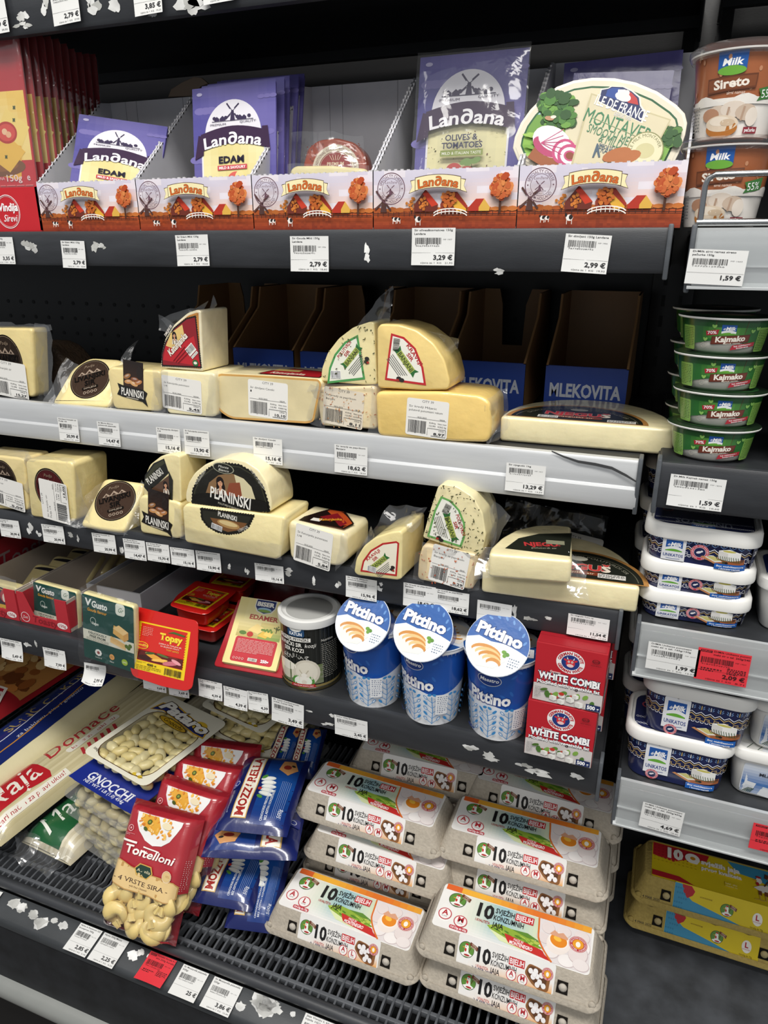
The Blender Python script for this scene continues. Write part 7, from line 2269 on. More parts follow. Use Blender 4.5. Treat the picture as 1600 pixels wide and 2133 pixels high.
def egg_words(g, x, y, k):
 g.text('10', x, y + k * .28, k * .62, '#1d1b1c', k * .62, 'l', bold=.035)
 g.text('SVJEŽIH', x + k * .70, y + k * .66, k * .235, '#1d1b1c', k * .78, 'l', bold=.012)
 g.rect(x + k * 1.52, y + k * .60, x + k * 2.28, y + k * .95, '#c22c30').text('BIJELIH', x + k * 1.9, y + k * .66, k * .235, '#ffffff', k * .66, bold=.012)
 g.text('KONZUMNIH', x + k * .68, y + k * .31, k * .235, '#1d1b1c', k * 1.24, 'l', bold=.012)
 g.text('JAJA', x + k * .68, y - k * .03, k * .235, '#1d1b1c', k * .46, 'l', bold=.012)
 g.text('I KVALITETA', x - k * .02, y + k * .02, k * .12, '#b5302f', k * .6, 'l', bold=.01)
 return g
def grade(g, x, y, k, s_, sub):
 g.ell(x, y, k, k, '#f5f1ee', 24).ring(x, y, k * .86, k, '#c2404a', 28).text(s_, x, y - k * .15, k * .85, '#b52a34', bold=.03).text(sub, x, y - k * .48, k * .2, '#333333', k * .8)
 return g
def egg_top(size):
 w, h = .222, .076
 g = G()
 g.poly(rr(w / 2, h / 2, w, h, .006), '#efedea')
 g.field(w * .03, h * .05, w * .68, h * .86, 26, 14, lambda u, v: mix(mix('#efedea', mix('#9cc3cc', '#dfe4bc', min(1, abs(u - .62) * 2.4)), max(0, min(1, (u - .12) * 2.6))), '#efedea', max(0, .35 - v) * 2.4))
 r = random.Random(3)
 g.poly(ccw([(w * .34, h * .36), (w * .42, h * .46), (w * .55, h * .42), (w * .68, h * .34), (w * .68, h * .12), (w * .52, h * .10), (w * .40, h * .22)]), '#8fae3c')
 for k in range(40):
  u = r.random()
  g.ell(w * (.36 + .32 * u), h * (.40 - .20 * u * r.random() - .08 * r.random()), w * r.uniform(.01, .03), h * .018, r.choice(('#6f9a2c', '#9abb45', '#b6c957', '#557f2a')), 7, -14)
 g.poly(ccw([(w * .5, h * .43), (w * .6, h * .45), (w * .68, h * .36), (w * .6, h * .36)]), '#5d8a34')
 g.poly(ccw([(w * .36, h * .3), (w * .48, h * .2), (w * .6, h * .06), (w * .44, h * .12)]), '#dfe8b4')
 g.field(0.004, h * .87, w - .004, h, 18, 2, lambda u, v: mix('#e2762a', '#f0b23a', .5 + .5 * math.sin(u * 7)) if u > .12 else '#e0662c')
 # red ribbon
 g.poly(ccw([(w * .46, h * .30), (w * .70, h * .20), (w * .80, h * .02), (w * .50, h * .12), (w * .48, h * .19)]), '#c8302c').text('MADE IN', w * .555, h * .2, h * .055, '#ffffff', w * .06, rot=-3).text('MONTENEGRO', w * .575, h * .115, h * .07, '#ffffff', w * .145, bold=.02, rot=-2)
 # eggs behind an orange bow on the right
 P_ = [(w - .003, h * .86), (w * .66, h * .86)] + [(w * (.652 + .018 * math.sin(t) + .09 * max(0, t - .9) ** 1.6), h * (.86 - .84 * t / 2)) for t in [2 * i / 14 for i in range(15)]] + [(w * .80, .0015), (w - .006, .0015), (w - .002, .006)]
 g.poly(ccw(P_), '#e3dcdc')
 for x, y, rx, ry, ro in ((.72, .70, .042, .13, 40), (.82, .76, .045, .12, 0), (.93, .72, .05, .14, -20), (.70, .46, .035, .14, 60), (.97, .5, .045, .16, 0), (.76, .22, .05, .13, 15), (.86, .10, .055, .13, 10), (.92, .34, .06, .2, -15), (.97, .12, .05, .12, 0)):
  egg(g, w * min(x, .945), h * max(min(y, .72), .14), w * rx, h * ry, ro, mix('#f3eeec', '#d9c6c4', r.random() * .6))
 g.line([(w * (.652 + .018 * math.sin(t) + .09 * max(0, t - .9) ** 1.6), h * (.86 - .84 * t / 2)) for t in [2 * i / 14 for i in range(15)]], .0024, '#d9722c')
 g.ell(w * .795, h * .44, w * .072, h * .24, '#f1e6df', 24, -20).ell(w * .792, h * .50, w * .062, h * .17, '#f7efe6', 22, -20).ell(w * .793, h * .50, w * .054, h * .14, '#e58a24', 22, -20).ell(w * .785, h * .53, w * .026, h * .05, '#f5c048', 14, -20)
 g.poly(ccw([(w * .735, h * .60), (w * .76, h * .70), (w * .785, h * .65), (w * .815, h * .69), (w * .85, h * .60), (w * .845, h * .56), (w * .74, h * .58)]), '#d9a283')
 seal(g, w * .912, h * .55, h * .165)
 hen(g, w * .115, h * .68, h * .17)
 egg_words(g, w * .265, h * .36, h * .46)
 grade(g, w * .065, h * .30, h * .13, 'A', 'KLASA')
 grade(g, w * .175, h * .235, h * .13, size, 'KATEGORIJA')
 g.rect(w * .115, h * .035, w * .235, h * .11, '#c2404a', .002).text('Od 53g do 63g' if size == 'M' else 'Od 63g do 73g', w * .175, h * .052, h * .04, '#ffffff', w * .105, bold=.02)
 return g
def egg_front(size, date):
 w, h = .136, .035
 g = G()
 g.poly(rr(w / 2, h / 2 + .002, w, h + .004, .004), '#ebe9e6')
 g.field(w * .03, .0008, w - .002, h * .42, 20, 8, lambda u, v: mix('#ebe9e6', '#e9a54a', max(0, min(1, (u - .05) * 1.1)) * (1 - v) ** .8))
 hen(g, w * .095, h * .60, h * .31)
 egg_words(g, w * .215, h * .10, h * .82)
 grade(g, w * .575, h * .25, h * .20, 'A', 'KLASA')
 grade(g, w * .69, h * .21, h * .20, size, 'KATEGORIJA')
 g.poly(ccw(roundpoly([(w * .70, h * .50), (w * .735, h * .86), (w * .84, h * .82), (w * .96, h * .62), (w * .95, h * .08), (w * .86, h * .06), (w * .78, h * .2)], .004)), '#8a5a32').poly(ccw(roundpoly([(w * .72, h * .5), (w * .745, h * .80), (w * .84, h * .78), (w * .93, h * .62), (w * .92, h * .16), (w * .84, h * .14)], .004)), '#5a3820')
 for x, y in ((.76, .62), (.79, .44), (.81, .66), (.83, .5), (.86, .34), (.87, .58), (.84, .22), (.90, .24), (.80, .54)):
  egg(g, w * x, h * y, w * .024, h * .1, 20, '#efecec')
 seal(g, w * .925, h * .70, h * .22)
 g.text(date, w * .17, h * .035, h * .085, '#2f3b6b', w * .22, 'l')
 return g
CL, CW, CS, CH = .258, .117, .025, .063     # length, width, seam height, overall height
def front_face(y):
 def fn(u, v, lift):
  t = v / .036
  return (u, -CW / 2 + .002 + t * .016 - lift * .9, CS + .0015 + v + lift * .42)
 return fn
def carton_body(col):
 b = B()
 X, Y = CL, CW
 # lid
 rings = [(X, Y, .016, CS + .001)] + [(X - .002 - .026 * k, Y - .004 - .032 * k, .016 - .003 * k, CS + .0015 + .0358 * k) for k in (.06, .35, .7, .96)] + [(X - .031, Y - .038, .011, CH)]
 b.loft([[(x, y, z) for x, y in rr(0, 0, w, d, r, 5)] for w, d, r, z in rings], col, 'pulp')
 # wavy rim of the lid
 def rim(k):
  def f(i, n, w, d, r, z):
   return z
  out = []
  for x, y in rr(0, 0, X + .005 - k * .003, Y + .005 - k * .003, .017, 9):
   wv = .0035 * math.cos(x * 2 * PI / .052) + (.004 if abs(x) > X * .44 else 0)
   out.append((x, y, CS + .001 + (.003 if k == 2 else 0) - wv * (1 if k else 1) * .8))
  return out
 b.loft([rim(1), rim(0), [(x, y, z + .0022) for x, y, z in rim(0)], [(x * .985, y * .97, z + .006) for x, y, z in rim(1)]], col, 'pulp', c1=False)
 # cell tray under the seam
 b.loft([[(x, y, z) for x, y in rr(0, 0, w, d, .014, 5)] for w, d, z in ((X - .044, Y - .044, .008), (X - .026, Y - .026, .012), (X - .008, Y - .008, CS))], col, 'pulp')
 for i in range(5):
  for j in (-1, 1):
   b.lathe([(.011, .0005), (.014, .003), (.020, .014), (.0235, CS)], col, 'pulp', 12, cx=(i - 2) * (X - .05) / 4.3, cy=j * (Y * .5 - .028))
 # latch windows
 for s_ in (-1, 1):
  x = s_ * .079
  ff = front_face(0)
  b.add([ff(x + a, v, .0012) for a, v in ((-.0078, .007), (.0078, .007), (.007, .0225), (-.007, .0225))], [(0, 1, 2, 3)], '#17130f', 'pulp')
  p = ff(x + .0006, .0145, .001)
  b.blob(p, .0060, .004, .0066, mix(col, '#ffffff', .12), 'pulp', 10, 6)
  b.loft([[ff(x + a * k, v, l) for a, v in ((-.009, .007), (.009, .007), (.008, .027), (-.008, .027))] for k, l in ((1, .0002), (1, .0009))], col, 'pulp') if False else None
 for k in range(4):   # corner ears
  sx, sy_ = (-1, 1)[k % 2], (-1, 1)[k // 2]
  b.blob((sx * (X / 2 - .010), sy_ * (Y / 2 - .006), CS + .005), .006, .004, .006, col, 'pulp', 8, 5)
 return b
EGGB = {}
def egg_carton(label, m, size='M', date='2 0 FEB 2025', group='grey egg cartons'):
 t = thing('egg_carton', label, 'egg carton', m, group)
 if 'body' not in EGGB:
  EGGB['body'] = carton_body('#b3aa9c').build('carton', t, .9)
 else:
  o = EGGB['body'].copy()
  COL.objects.link(o)
  o.parent = t
 k = (size, date)
 if k not in EGGB:
  b = B()
  egg_top(size).on(b, flat(-.111, -.0392, CH), 'card', base=.0004, step=.000015)
  lb = egg_front(size, date)
  lb.on(b, lambda u, v, l: front_face(0)(u - .068, v, l + .0004), 'card', base=.0004, step=.000015)
  EGGB[k] = b.build('printed_label', t)
 else:
  o = EGGB[k].copy()
  COL.objects.link(o)
  o.parent = t
 return t
zg_ = CZ + ZG + .001
def row(xc, yf, n, yaws, sizes, dates, labs, dxs=None, dys=None):
 for i in range(n):
  egg_carton(labs[i], stand((xc + (dxs[i] if dxs else 0), yf + (dys[i] if dys else 0) + CW / 2, zg_ + i * (CH + .0006)), yaws[i]), sizes[i], dates[i])
D_ = '2 0 FEB 2025'
row(-.100, .720, 2, (-1, 0), 'MM', ('2 8 FEB 2025', D_), ('lower of the two egg cartons at the front of the right column', 'top egg carton at the front of the right column, nearest the picture bottom'), (.006, 0))
row(-.108, .842, 3, (1, 0, .5), 'MMM', (D_,) * 3, ('lowest egg carton of the second row in the right column', 'middle egg carton of the second row in the right column, mostly hidden', 'top egg carton of the second row in the right column, whole label showing'), (.004, .004, 0))
row(-.096, .964, 3, (0, 1, -1), 'MMM', (D_,) * 3, ('bottom egg carton of the rear row in the right column', 'second egg carton from the bottom of the rear row in the right column', 'top egg carton of the rear row in the right column, shaded by the shelf'))
row(-.353, .716, 1, (-1,), 'L', ('0 1 FEB 2025',), ('egg carton of size L, single one at the front of the left column',))
row(-.350, .842, 3, (1, -1, -1.5), 'MMM', (D_, D_, '2 2 FEB 2025'), ('bottom egg carton of the second row in the left column, dark label strip', 'egg carton under the topmost one of the left column', 'topmost egg carton of the left column, stamped 22 FEB'), (0, .018, -.006), (.004, -.024, -.008))
row(-.335, .970, 3, (0, 1, 2), 'MMM', (D_,) * 3, ('bottom egg carton of the rear row in the left column', 'second egg carton from the bottom of the rear row in the left column', 'top egg carton of the rear row in the left column, below the shelf edge'), (.0, .01, .022))
def yellow_label():
 w, h = .212, .076
 a, f = G(), G()
 YL, RD, BL = '#d8c01e', '#b3222c', '#3f8fb4'
 a.poly(rr(w / 2, h / 2, w, h, .004), YL)
 a.poly(ccw([(.001, h - .001), (w * .42, h - .001), (w * .40, h * .8), (w * .26, h * .72), (w * .16, h * .55), (w * .04, h * .6), (.001, h * .62)]), RD)
 a.poly(ccw([(w * .55, h - .001), (w * .62, h * .72), (w * .74, h * .68), (w * .9, h * .5), (w - .001, h * .45), (w - .001, h - .001)]), BL)
 for i in range(9):
  for j in range(7):
   a.ell(w * (.84 + .018 * i), h * (.42 + .075 * j), .0009, .0009, '#c9dfe6', 6)
 for i in range(11):
  for j in range(6):
   a.ell(w * (.02 + .03 * i), h * (.48 + .085 * j), .0013, .0016, '#a01d26' if j > 1 else '#c9ae1a', 6)
 a.poly(ccw([(.001, .001), (.001, h * .16), (w * .2, h * .15), (w * .3, h * .02), (w * .3, .001)]), RD)
 a.text('10', w * .12, h * .63, h * .26, '#efece4', w * .10, 'l', bold=.06).ell(w * .295, h * .76, h * .15, h * .14, '#efece4', 18).rect(w * .29, h * .62, w * .335, h * .80, '#efece4', .003).ell(w * .298, h * .765, h * .055, h * .05, '#c98a24', 14)
 a.text('svježih jaja', w * .36, h * .68, h * .12, '#efece4', w * .27, 'l', bold=.05).text('prvog kvaliteta', w * .36, h * .52, h * .10, '#efece4', w * .28, 'l', bold=.04)
 a.rect(w * .52, h * .25, w * .61, h * .36, '#d5bb1c').text('halal  eko', w * .565, h * .30, h * .045, '#f0e7b4', w * .08).text('made in', w * .565, h * .24, h * .035, '#f0e7b4', w * .08)
 x, y, k = w * .78, h * .42, h * .42     # strutting hen
 a.poly(ccw([(x - .4 * k, y), (x, y - .25 * k), (x + .5 * k, y + .05 * k), (x + .25 * k, y + .3 * k), (x - .1 * k, y + .2 * k)]), '#e9e4da').ell(x - .12 * k, y + .5 * k, .14 * k, .2 * k, '#e9e4da', 12).ell(x - .12 * k, y + .72 * k, .13 * k, .07 * k, '#a8272c', 10).ell(x - .2 * k, y + .28 * k, .08 * k, .12 * k, '#b02a2c', 8).poly(ccw([(x - .22 * k, y + .52 * k), (x - .42 * k, y + .48 * k), (x - .22 * k, y + .42 * k)]), '#d99a34')
 for i in range(4):
  a.line(arcpts(x + .45 * k, y - .3 * k, (.2 + .08 * i) * k, (.25 + .08 * i) * k, -10, 110, 8), .0013, ('#a8272c', '#d8b93a')[i % 2])
 for s_ in (-.15, .12):
  a.rect(x + s_ * k - .05 * k, y - .42 * k, x + s_ * k + .1 * k, y - .14 * k, '#7a4a2c').line([(x + s_ * k, y - .4 * k), (x + s_ * k, y - .7 * k), (x + (s_ - .25) * k, y - .74 * k)], .0014, '#c9a35a')
 a.poly(ccw([(x + .15 * k, y + .75 * k), (x + .2 * k, y + 1.05 * k), (x + .85 * k, y + .8 * k), (x + .78 * k, y + .5 * k)]), '#5a3424').text('VIŠNJIĆ', x + .5 * k, y + .78 * k, k * .1, '#c9a98a', k * .42, rot=-18).text('KOMERC', x + .48 * k, y + .65 * k, k * .1, '#c9a98a', k * .42, rot=-18).line([(x + .1 * k, y + .2 * k), (x + .35 * k, y + .65 * k)], .0015, '#5a3424')
 W, H = .140, .035
 f.poly(rr(W / 2, H / 2 + .002, W, H + .004, .003), YL)
 f.poly(ccw([(.0005, .001), (.0005, H + .003), (W * .1, H + .003), (W * .13, H * .7), (W * .2, H * .5), (W * .5, H * .26), (W * .72, H * .06), (W * .74, .001)]), BL)
 f.poly(ccw([(W * .08, H + .003), (W * .10, H * .78), (W * .145, H * .56), (W * .2, H * .72), (W * .22, H * .9), (W * .18, H + .003)]), RD)
 for i in range(5):
  for j in range(4):
   f.ell(W * (.02 + .025 * j + .02 * i * (i < 3)), H * (.9 - .2 * i), .0013, .0016, '#357fa2', 6)
 f.text('DATUM PROIZVODNJE:', W * .34, H * .72, H * .055, '#7a5a14', W * .13)
 hen(f, W * .56, H * .52, H * .27)
 f.ell(W * .87, H * .5, H * .2, H * .26, '#f0ece2', 22).text('L', W * .87, H * .46, H * .2, '#b3222c', bold=.04).text('KATEGORIJA', W * .87, H * .36, H * .05, '#b3222c', W * .08).text('Od 63g do 73g', W * .87, H * .1, H * .07, '#6a4a14', W * .13)
 return a, f
YB = {}
for i in range(2):
 t = thing('egg_carton', ('lower yellow egg carton on the deck plate, label half covered', 'upper yellow egg carton, stacked on the other yellow one')[i], 'egg carton', stand((.187 + .004 * i, 1.0 - .03 + CW / 2 - .004 * i, CZ - 1.0895 + i * (CH + .0006)), -1 + i), 'yellow egg cartons')
 if not YB:
  YB['b'] = carton_body('#b09a58').build('carton', t, .9)
  b = B()
  ga, gf = yellow_label()
  ga.on(b, flat(-.104, -.0392, CH), 'card', base=.0004, step=.000015)
  gf.on(b, lambda u, v, l: front_face(0)(u - .068, v, l + .0004), 'card', base=.0004, step=.000015)
  G().text('0 4 MAR 2025', 0, 0, .0035, '#2a2a2a', .03).on(b, lambda u, v, l: front_face(0)(u - .102, v + .0035, l + .0004), 'card')
  YB['l'] = b.build('printed_label', t)
 else:
  for q in YB.values():
   o = q.copy()
   COL.objects.link(o)
   o.parent = t
# ------------------------------------------------------------------ trays of gnocchi
def gnocco_mesh(seed, k=1, name='gnocco'):
 r = random.Random(seed)
 def fn(p):
  q = V3(p)
  q.z *= 1 - .18 * math.exp(-(p.x / (.004 * k)) ** 2)
  q.y *= 1 + .12 * noise.noise(p * 90 + V3((seed, 0, 0)))
  return q
 b = B()
 b.blob((0, 0, 0), .0155 * k, .0098 * k, .0092 * k, ('#e2d49c', '#dccb8c', '#e6daa8')[seed % 3], 'pasta', 14, 8, fn=fn)
 return b.build(name)
GP_ = []
def gnocchi_pack(label, m, w, l, h, kind, group, rows=None):
 t = thing('gnocchi_pack', label, 'gnocchi pack', m, group)
 r = random.Random(len(label))
 if not GP_:
  for s_ in range(3):
   GP_.append(gnocco_mesh(s_))
 nx, ny = int(w * .86 / (.0225 if kind == 'pataro' else .026)), int(l * .86 / (.0185 if kind == 'pataro' else .021))
 first = True
 for lay in range(2):
  for i in range(nx):
   for j in range(ny):
    edge = i in (0, nx - 1) or j == 0 or j == ny - 1
    if (lay == 0 and kind not in ('pataro',) and not edge) or (lay == 1 and not edge):
     continue
    src = GP_[r.randrange(3)]
    if src.parent is None:
     o = src
    else:
     o = src.copy()
     COL.objects.link(o)
    o.parent = t
    o.location = (-w * .42 + (i + .5) * w * .84 / nx + r.uniform(-.003, .003), l * .07 + (j + .5) * l * .84 / ny + r.uniform(-.003, .003), (-.0098 if lay == 0 else -h + .009) + r.uniform(-.001, .001))
    o.rotation_euler = (r.uniform(-.2, .2), r.uniform(-.2, .2), r.uniform(0, PI))
 b = B()
 b.loft([[(x, y, z) for x, y in rr(0, l / 2, w - d, l - d, .022, 5)] for z, d in ((-.0008, .020), (-h * .5, .026), (-h + .003, .034), (-h, .044))], '#ffffff', 'clear', c1=True, c0=False)
 b.build('clear_tray', t)
 b = B()
 out, inn = rr(0, l / 2, w, l, .014, 5), rr(0, l * .41, w * .84, l * .74, .03, 5)
 if kind == 'pataro':
  CR = '#e6e2cf'
  b.loft([[(x, y, 0) for x, y in out], [(x, y, .0004) for x, y in rr(0, l / 2, w * .97, l * .97, .014, 5)], [(x, y, .0006) for x, y in inn]], CR, 'film', c0=False, c1=False)
  g = G()
  v = []
  for q, k in ((inn, 1), (rr(0, l * .41, w * .84 - .0025, l * .74 - .0025, .03, 5), 1)):
   v += q
  n = len(inn)
  g.raw(v, [(i, (i + 1) % n, n + (i + 1) % n, n + i) for i in range(n)], '#4a2a14')
  g.poly(ccw([(-w * .46, l * .74), (-w * .42, l * .88), (-w * .2, l * .92), (w * .42, l * .80), (w * .46, l * .70), (w * .3, l * .70), (-w * .3, l * .79)]), '#d3a52c').poly(ccw([(-w * .44, l * .755), (-w * .40, l * .87), (-w * .2, l * .905), (w * .40, l * .79), (w * .44, l * .715), (w * .3, l * .715), (-w * .3, l * .80)]), '#24357c')
  g.ell(w * .27, l * .815, w * .1, l * .06, '#e0b93a', 18)
  g.text('Pataro', .0, l * .775, l * .115, '#f3f1ea', w * .78, bold=.05, sh=.3, ol=('#3a2410', .045), rot=-7)
  g.ell(-w * .02, l * .70, w * .24, l * .042, '#4a2a14', 24, -6).ell(-w * .02, l * .70, w * .225, l * .036, '#e0b42e', 24, -6).text('Gnocchi', -w * .02, l * .684, l * .042, '#3a2410', w * .32, sh=.2, rot=-6, bold=.01)
  g.text('500g e', -w * .38, l * .075, l * .022, '#4a3a24', w * .12, rot=-6)
  for k, (x, y) in enumerate(((.26, .06), (.30, .075), (.34, .06))):
   g.ell(w * x, l * y, w * .03, l * .018, ('#d8b93a', '#efe9d8', '#d8b93a')[k], 10)
  g.line([(w * .18, l * .05), (w * .26, l * .045), (w * .38, l * .06)], .0012, '#7a5a1c')
  g.on(b, flat(0, 0, .0006), 'film')
  b.build('printed_film', t)
  b = B()
  film(b, lambda u, v: ((u - .5) * w * .76, l * (.08 + .70 * v), .0008 + .002 * math.sin(PI * u) * math.sin(PI * v)), 18, 18, .0009, 4, 'clearest')
  b.build('clear_window', t)
 else:
  b.loft([[(x, y, z) for x, y in rr(0, l / 2, w + d, l + d, .016, 5)] for z, d in ((-.0006, 0), (0, .0005), (.0006, 0))], '#ffffff' if kind == 'plain' else '#1f2f86', 'haze' if kind == 'plain' else 'film')
  if kind == 'blue':
   G().rect(-w * .5, 0, w * .5, l * .3, '#1f2f86').text('GNOCCHI', 0, l * .075, l * .085, '#e9ebf2', w * .66, bold=.02, slab=.05).text('NET WT 1 LB (1.0) 454g', 0, l * .035, l * .03, '#e9ebf2', w * .62, slab=.03, bold=.01).on(b, flat(0, 0, .0008), 'film')
  b.build('top_film', t)
 return t
BLg, BRg, TLg = at(172, 1566, Z=-.848), at(300, 1640, Z=-.853), at(310, 1444, Z=-.845)
m0, w0, l0 = quad(BLg, BRg, TLg)
GG = 'stacked gnocchi packs'
gnocchi_pack('top gnocchi pack of the stack, cream film with blue and yellow brand banner', m0 @ M4.Translation((0, .0, 0)), .162, .20, .03, 'pataro', GG)
for k, (pp, kind, lab) in enumerate((((144, 1618), 'blue', 'gnocchi pack with blue film, second from the top of the stack'), ((128, 1653), 'plain', 'clear gnocchi pack just below the blue one'), ((133, 1690), 'plain', 'clear gnocchi pack, fourth from the top of the stack'), ((148, 1726), 'plain', 'clear gnocchi pack, fifth from the top of the stack'), ((168, 1760), 'plain', 'clear gnocchi pack at the bottom of the stack on the grille'))):
 dx, dy, _ = at(*pp, Z=-.848 - .0335 * (k + 1)) - BLg
 gnocchi_pack(lab, M4.Translation((dx, dy, -.0335 * (k + 1))) @ m0, .162, .20, .031, kind, GG)
A_, B_, C_ = at(428, 1522, Z=-.872), at(556, 1582, Z=-.878), at(470, 1440, Z=-.868)
m1, w1, l1 = quad(A_, B_, C_)
gnocchi_pack('cream gnocchi pack of the rear stack, half under the shelf', m1, .158, .19, .03, 'pataro', 'rear gnocchi packs')
for k in range(3):
 gnocchi_pack('clear gnocchi pack %s in the rear stack' % ('second from the top', 'third from the top', 'fourth from the top')[k], M4.Translation((.004 * k, -.004, -.0335 * (k + 1))) @ m1, .158, .19, .031, 'plain', 'rear gnocchi packs')
gnocchi_pack('gnocchi pack mostly hidden behind the top pack of the front stack', m0 @ M4.Translation((.07, .215, -.006)), .16, .19, .03, 'pataro', 'rear gnocchi packs')
# ------------------------------------------------------------------ tortelloni bags
def tortellone(seed):
 b = B()
 r = random.Random(seed)
 n, c = 20, '#e2c983'
 rings = []
 for i in range(n + 1):    # a folded ring of dough, thick at the front
  a = -PI * .86 + PI * 1.72 * i / n
  f = .5 + .5 * math.cos(a)
  R_, rad = .0125, .0028 + .0072 * f
  cx, cy_ = R_ * math.sin(a), -R_ * math.cos(a) * .9
  ring = []
  for j in range(10):
   t = 2 * PI * j / 10
   fl = 1 + .3 * max(0, math.cos(t)) * (.6 + .4 * math.sin(a * 3 + seed))
   ring.append((cx + rad * math.cos(t) * fl * math.sin(a), cy_ - rad * math.cos(t) * fl * math.cos(a), rad * math.sin(t) * .95 + .002 * math.sin(a * 2)))
  rings.append(ring)
 b.loft(rings, c, 'pasta')
 b.sheet(lambda u, v: (.016 * (u - .5) * (1 - .5 * v), .002 + .011 * v, .004 * math.sin(PI * u) + .002 * math.sin(9 * u + seed) + .006), 8, 6, c, 'pasta')
 return b.build('tortellone')
TP = []
def tort_bag(label, m, w, h, th, npasta):
 t = thing('tortelloni_bag', label, 'pasta bag', m, 'red tortelloni bags')
 def zz(u, v):
  e = min(1, min(u, 1 - u) / .14)
  f = min(1, v / .10) * min(1, (1 - v) / .07)
  return th * math.sin(PI / 2 * e) ** .8 * math.sin(PI / 2 * f) ** .7 * (.72 + .28 * (1 - v))
 def fn(u, v, lift=0, s_=1):
  wv = 1 - .10 * math.sin(PI * min(1, v * 1.1)) * 0
  ed = .0012 * math.sin(u * 60) if (v > .95 or v < .05) else 0
  return ((u - .5) * w * wv, v * h, s_ * zz(u, v) * (1 + .10 * noise.noise(V3((u * 6, v * 6, 2)))) + lift + ed)
 vs = .40
 RD = '#a82832'
 b = B()
 b.sheet(lambda u, v: fn(u, vs + (1 - vs) * v), 24, 20, lambda u, v: '#8e1d28' if v > .93 else RD, 'wrap')
 b.sheet(lambda u, v: fn(u, .05 * v), 24, 2, '#8e1d28', 'wrap')
 b.sheet(lambda u, v: fn(1 - u, v, 0, -.35), 20, 16, '#8e2430', 'wrap')
 g = G()
 W, H = w, h
 up = lambda x, y: (x * W, y * H)
 P = lambda pts: [up(x, y) for x, y in pts]
 # plate at the top
 g.poly(ccw(P([(.20, .935), (.22, .86), (.28, .79), (.38, .73), (.5, .705), (.62, .72), (.72, .77), (.78, .84), (.82, .90), (.83, .935)])), '#e9e8e6')
 r = random.Random(3)
 g.poly(ccw(P([(.26, .93), (.30, .85), (.40, .80), (.52, .78), (.56, .85), (.50, .93)])), '#e2a83a')
 for k in range(46):
  x, y = r.uniform(.27, .72), r.uniform(.77, .93)
  if (x - .5) ** 2 / .08 + (y - .95) ** 2 / .04 < 1:
   g.ell(*up(x, y), w * r.uniform(.010, .03), h * r.uniform(.006, .014), r.choice(('#e39a2c', '#f0bd5a', '#d9822c', '#f3d08a')), 7, r.uniform(0, 90))
 g.ell(*up(.64, .88), w * .07, h * .028, '#e9dcb8', 14).ell(*up(.40, .88), w * .035, h * .018, '#4a5a1f', 10, 40).ell(*up(.40, .88), w * .02, h * .01, '#8a9a3c', 8, 40).ell(*up(.36, .82), w * .03, h * .015, '#4a5a1f', 10, -30)
 g.ring(*up(.17, .80), w * .03, w * .038, '#e0a8a8', 14).ell(*up(.17, .80), w * .012, w * .012, '#e0a8a8', 8).fine(.10 * w, .745 * h, .24 * w, .765 * h, 2, '#e0a8a8', 3, .35)
 g.text('Tor', .30 * w, .615 * h, h * .062, '#f3ece6', w * .27, bold=.03, sh=.12, rot=1).text('telloni', .62 * w, .612 * h, h * .058, '#f3ece6', w * .42, bold=.02, sh=.3)
 g.line([(.10 * w, .705 * h), (.30 * w, .70 * h)], h * .016, '#f3ece6')
 g.line([(.40 * w, .685 * h), (.62 * w, .675 * h)], h * .010, '#f3ece6')
 CR = '#dcbd84'
 g.poly(ccw(P([(.03, .40), (.03, .50), (.06, .545), (.12, .555), (.30, .525), (.46, .51), (.70, .50), (.90, .49), (.95, .46), (.95, .37), (.92, .335), (.84, .33), (.60, .35), (.30, .345), (.12, .37)])), '#b98f52').poly(ccw(P([(.04, .405), (.04, .50), (.07, .538), (.12, .547), (.30, .517), (.46, .502), (.70, .492), (.90, .482), (.94, .455), (.94, .375), (.91, .343), (.84, .338), (.60, .358), (.30, .353), (.13, .378)])), CR)
 g.poly(ccw(P([(.36, .52), (.42, .565), (.58, .56), (.62, .51), (.56, .46), (.40, .465)])), '#c9a24e').poly(ccw(P([(.375, .52), (.43, .557), (.57, .552), (.605, .51), (.55, .468), (.41, .473)])), '#1f3a2c').text('Aurelia', .49 * w, .503 * h, h * .022, '#e9dcb4', w * .19, sh=.2)
 g.ring(*up(.80, .52), w * .058, w * .066, '#e6cfae', 18).ell(*up(.80, .52), w * .056, w * .056, CR, 18).text('100%', .80 * w, .515 * h, h * .017, '#b98a52', w * .08)
 g.text('- 4 VRSTE SIRA -', .49 * w, .405 * h, h * .032, '#3a2118', w * .74, rot=-1, slab=.04).text('with Four Cheeses', .47 * w, .378 * h, h * .013, '#5a3a28', w * .25, sh=.3)
 g.fine(.955 * w, .42 * h, .995 * w, .66 * h, 16, '#e0b0b0', 5, .4)
 g.on(b, lambda u, v, l: fn(min(.999, max(.001, u / w)), v / h, l + .0006), 'wrap', cu=w / 24, cv=h / 26, base=.0003, step=.00004)
 b.build('printed_film', t)
 b = B()
 film(b, lambda u, v: fn(u, .05 + (vs - .05) * v, .0005), 18, 14, .0016, 5, 'clearest')
 b.build('clear_window', t)
 r = random.Random(7)
 if not TP:
  for s_ in range(3):
   TP.append(tortellone(s_))
 n = 0
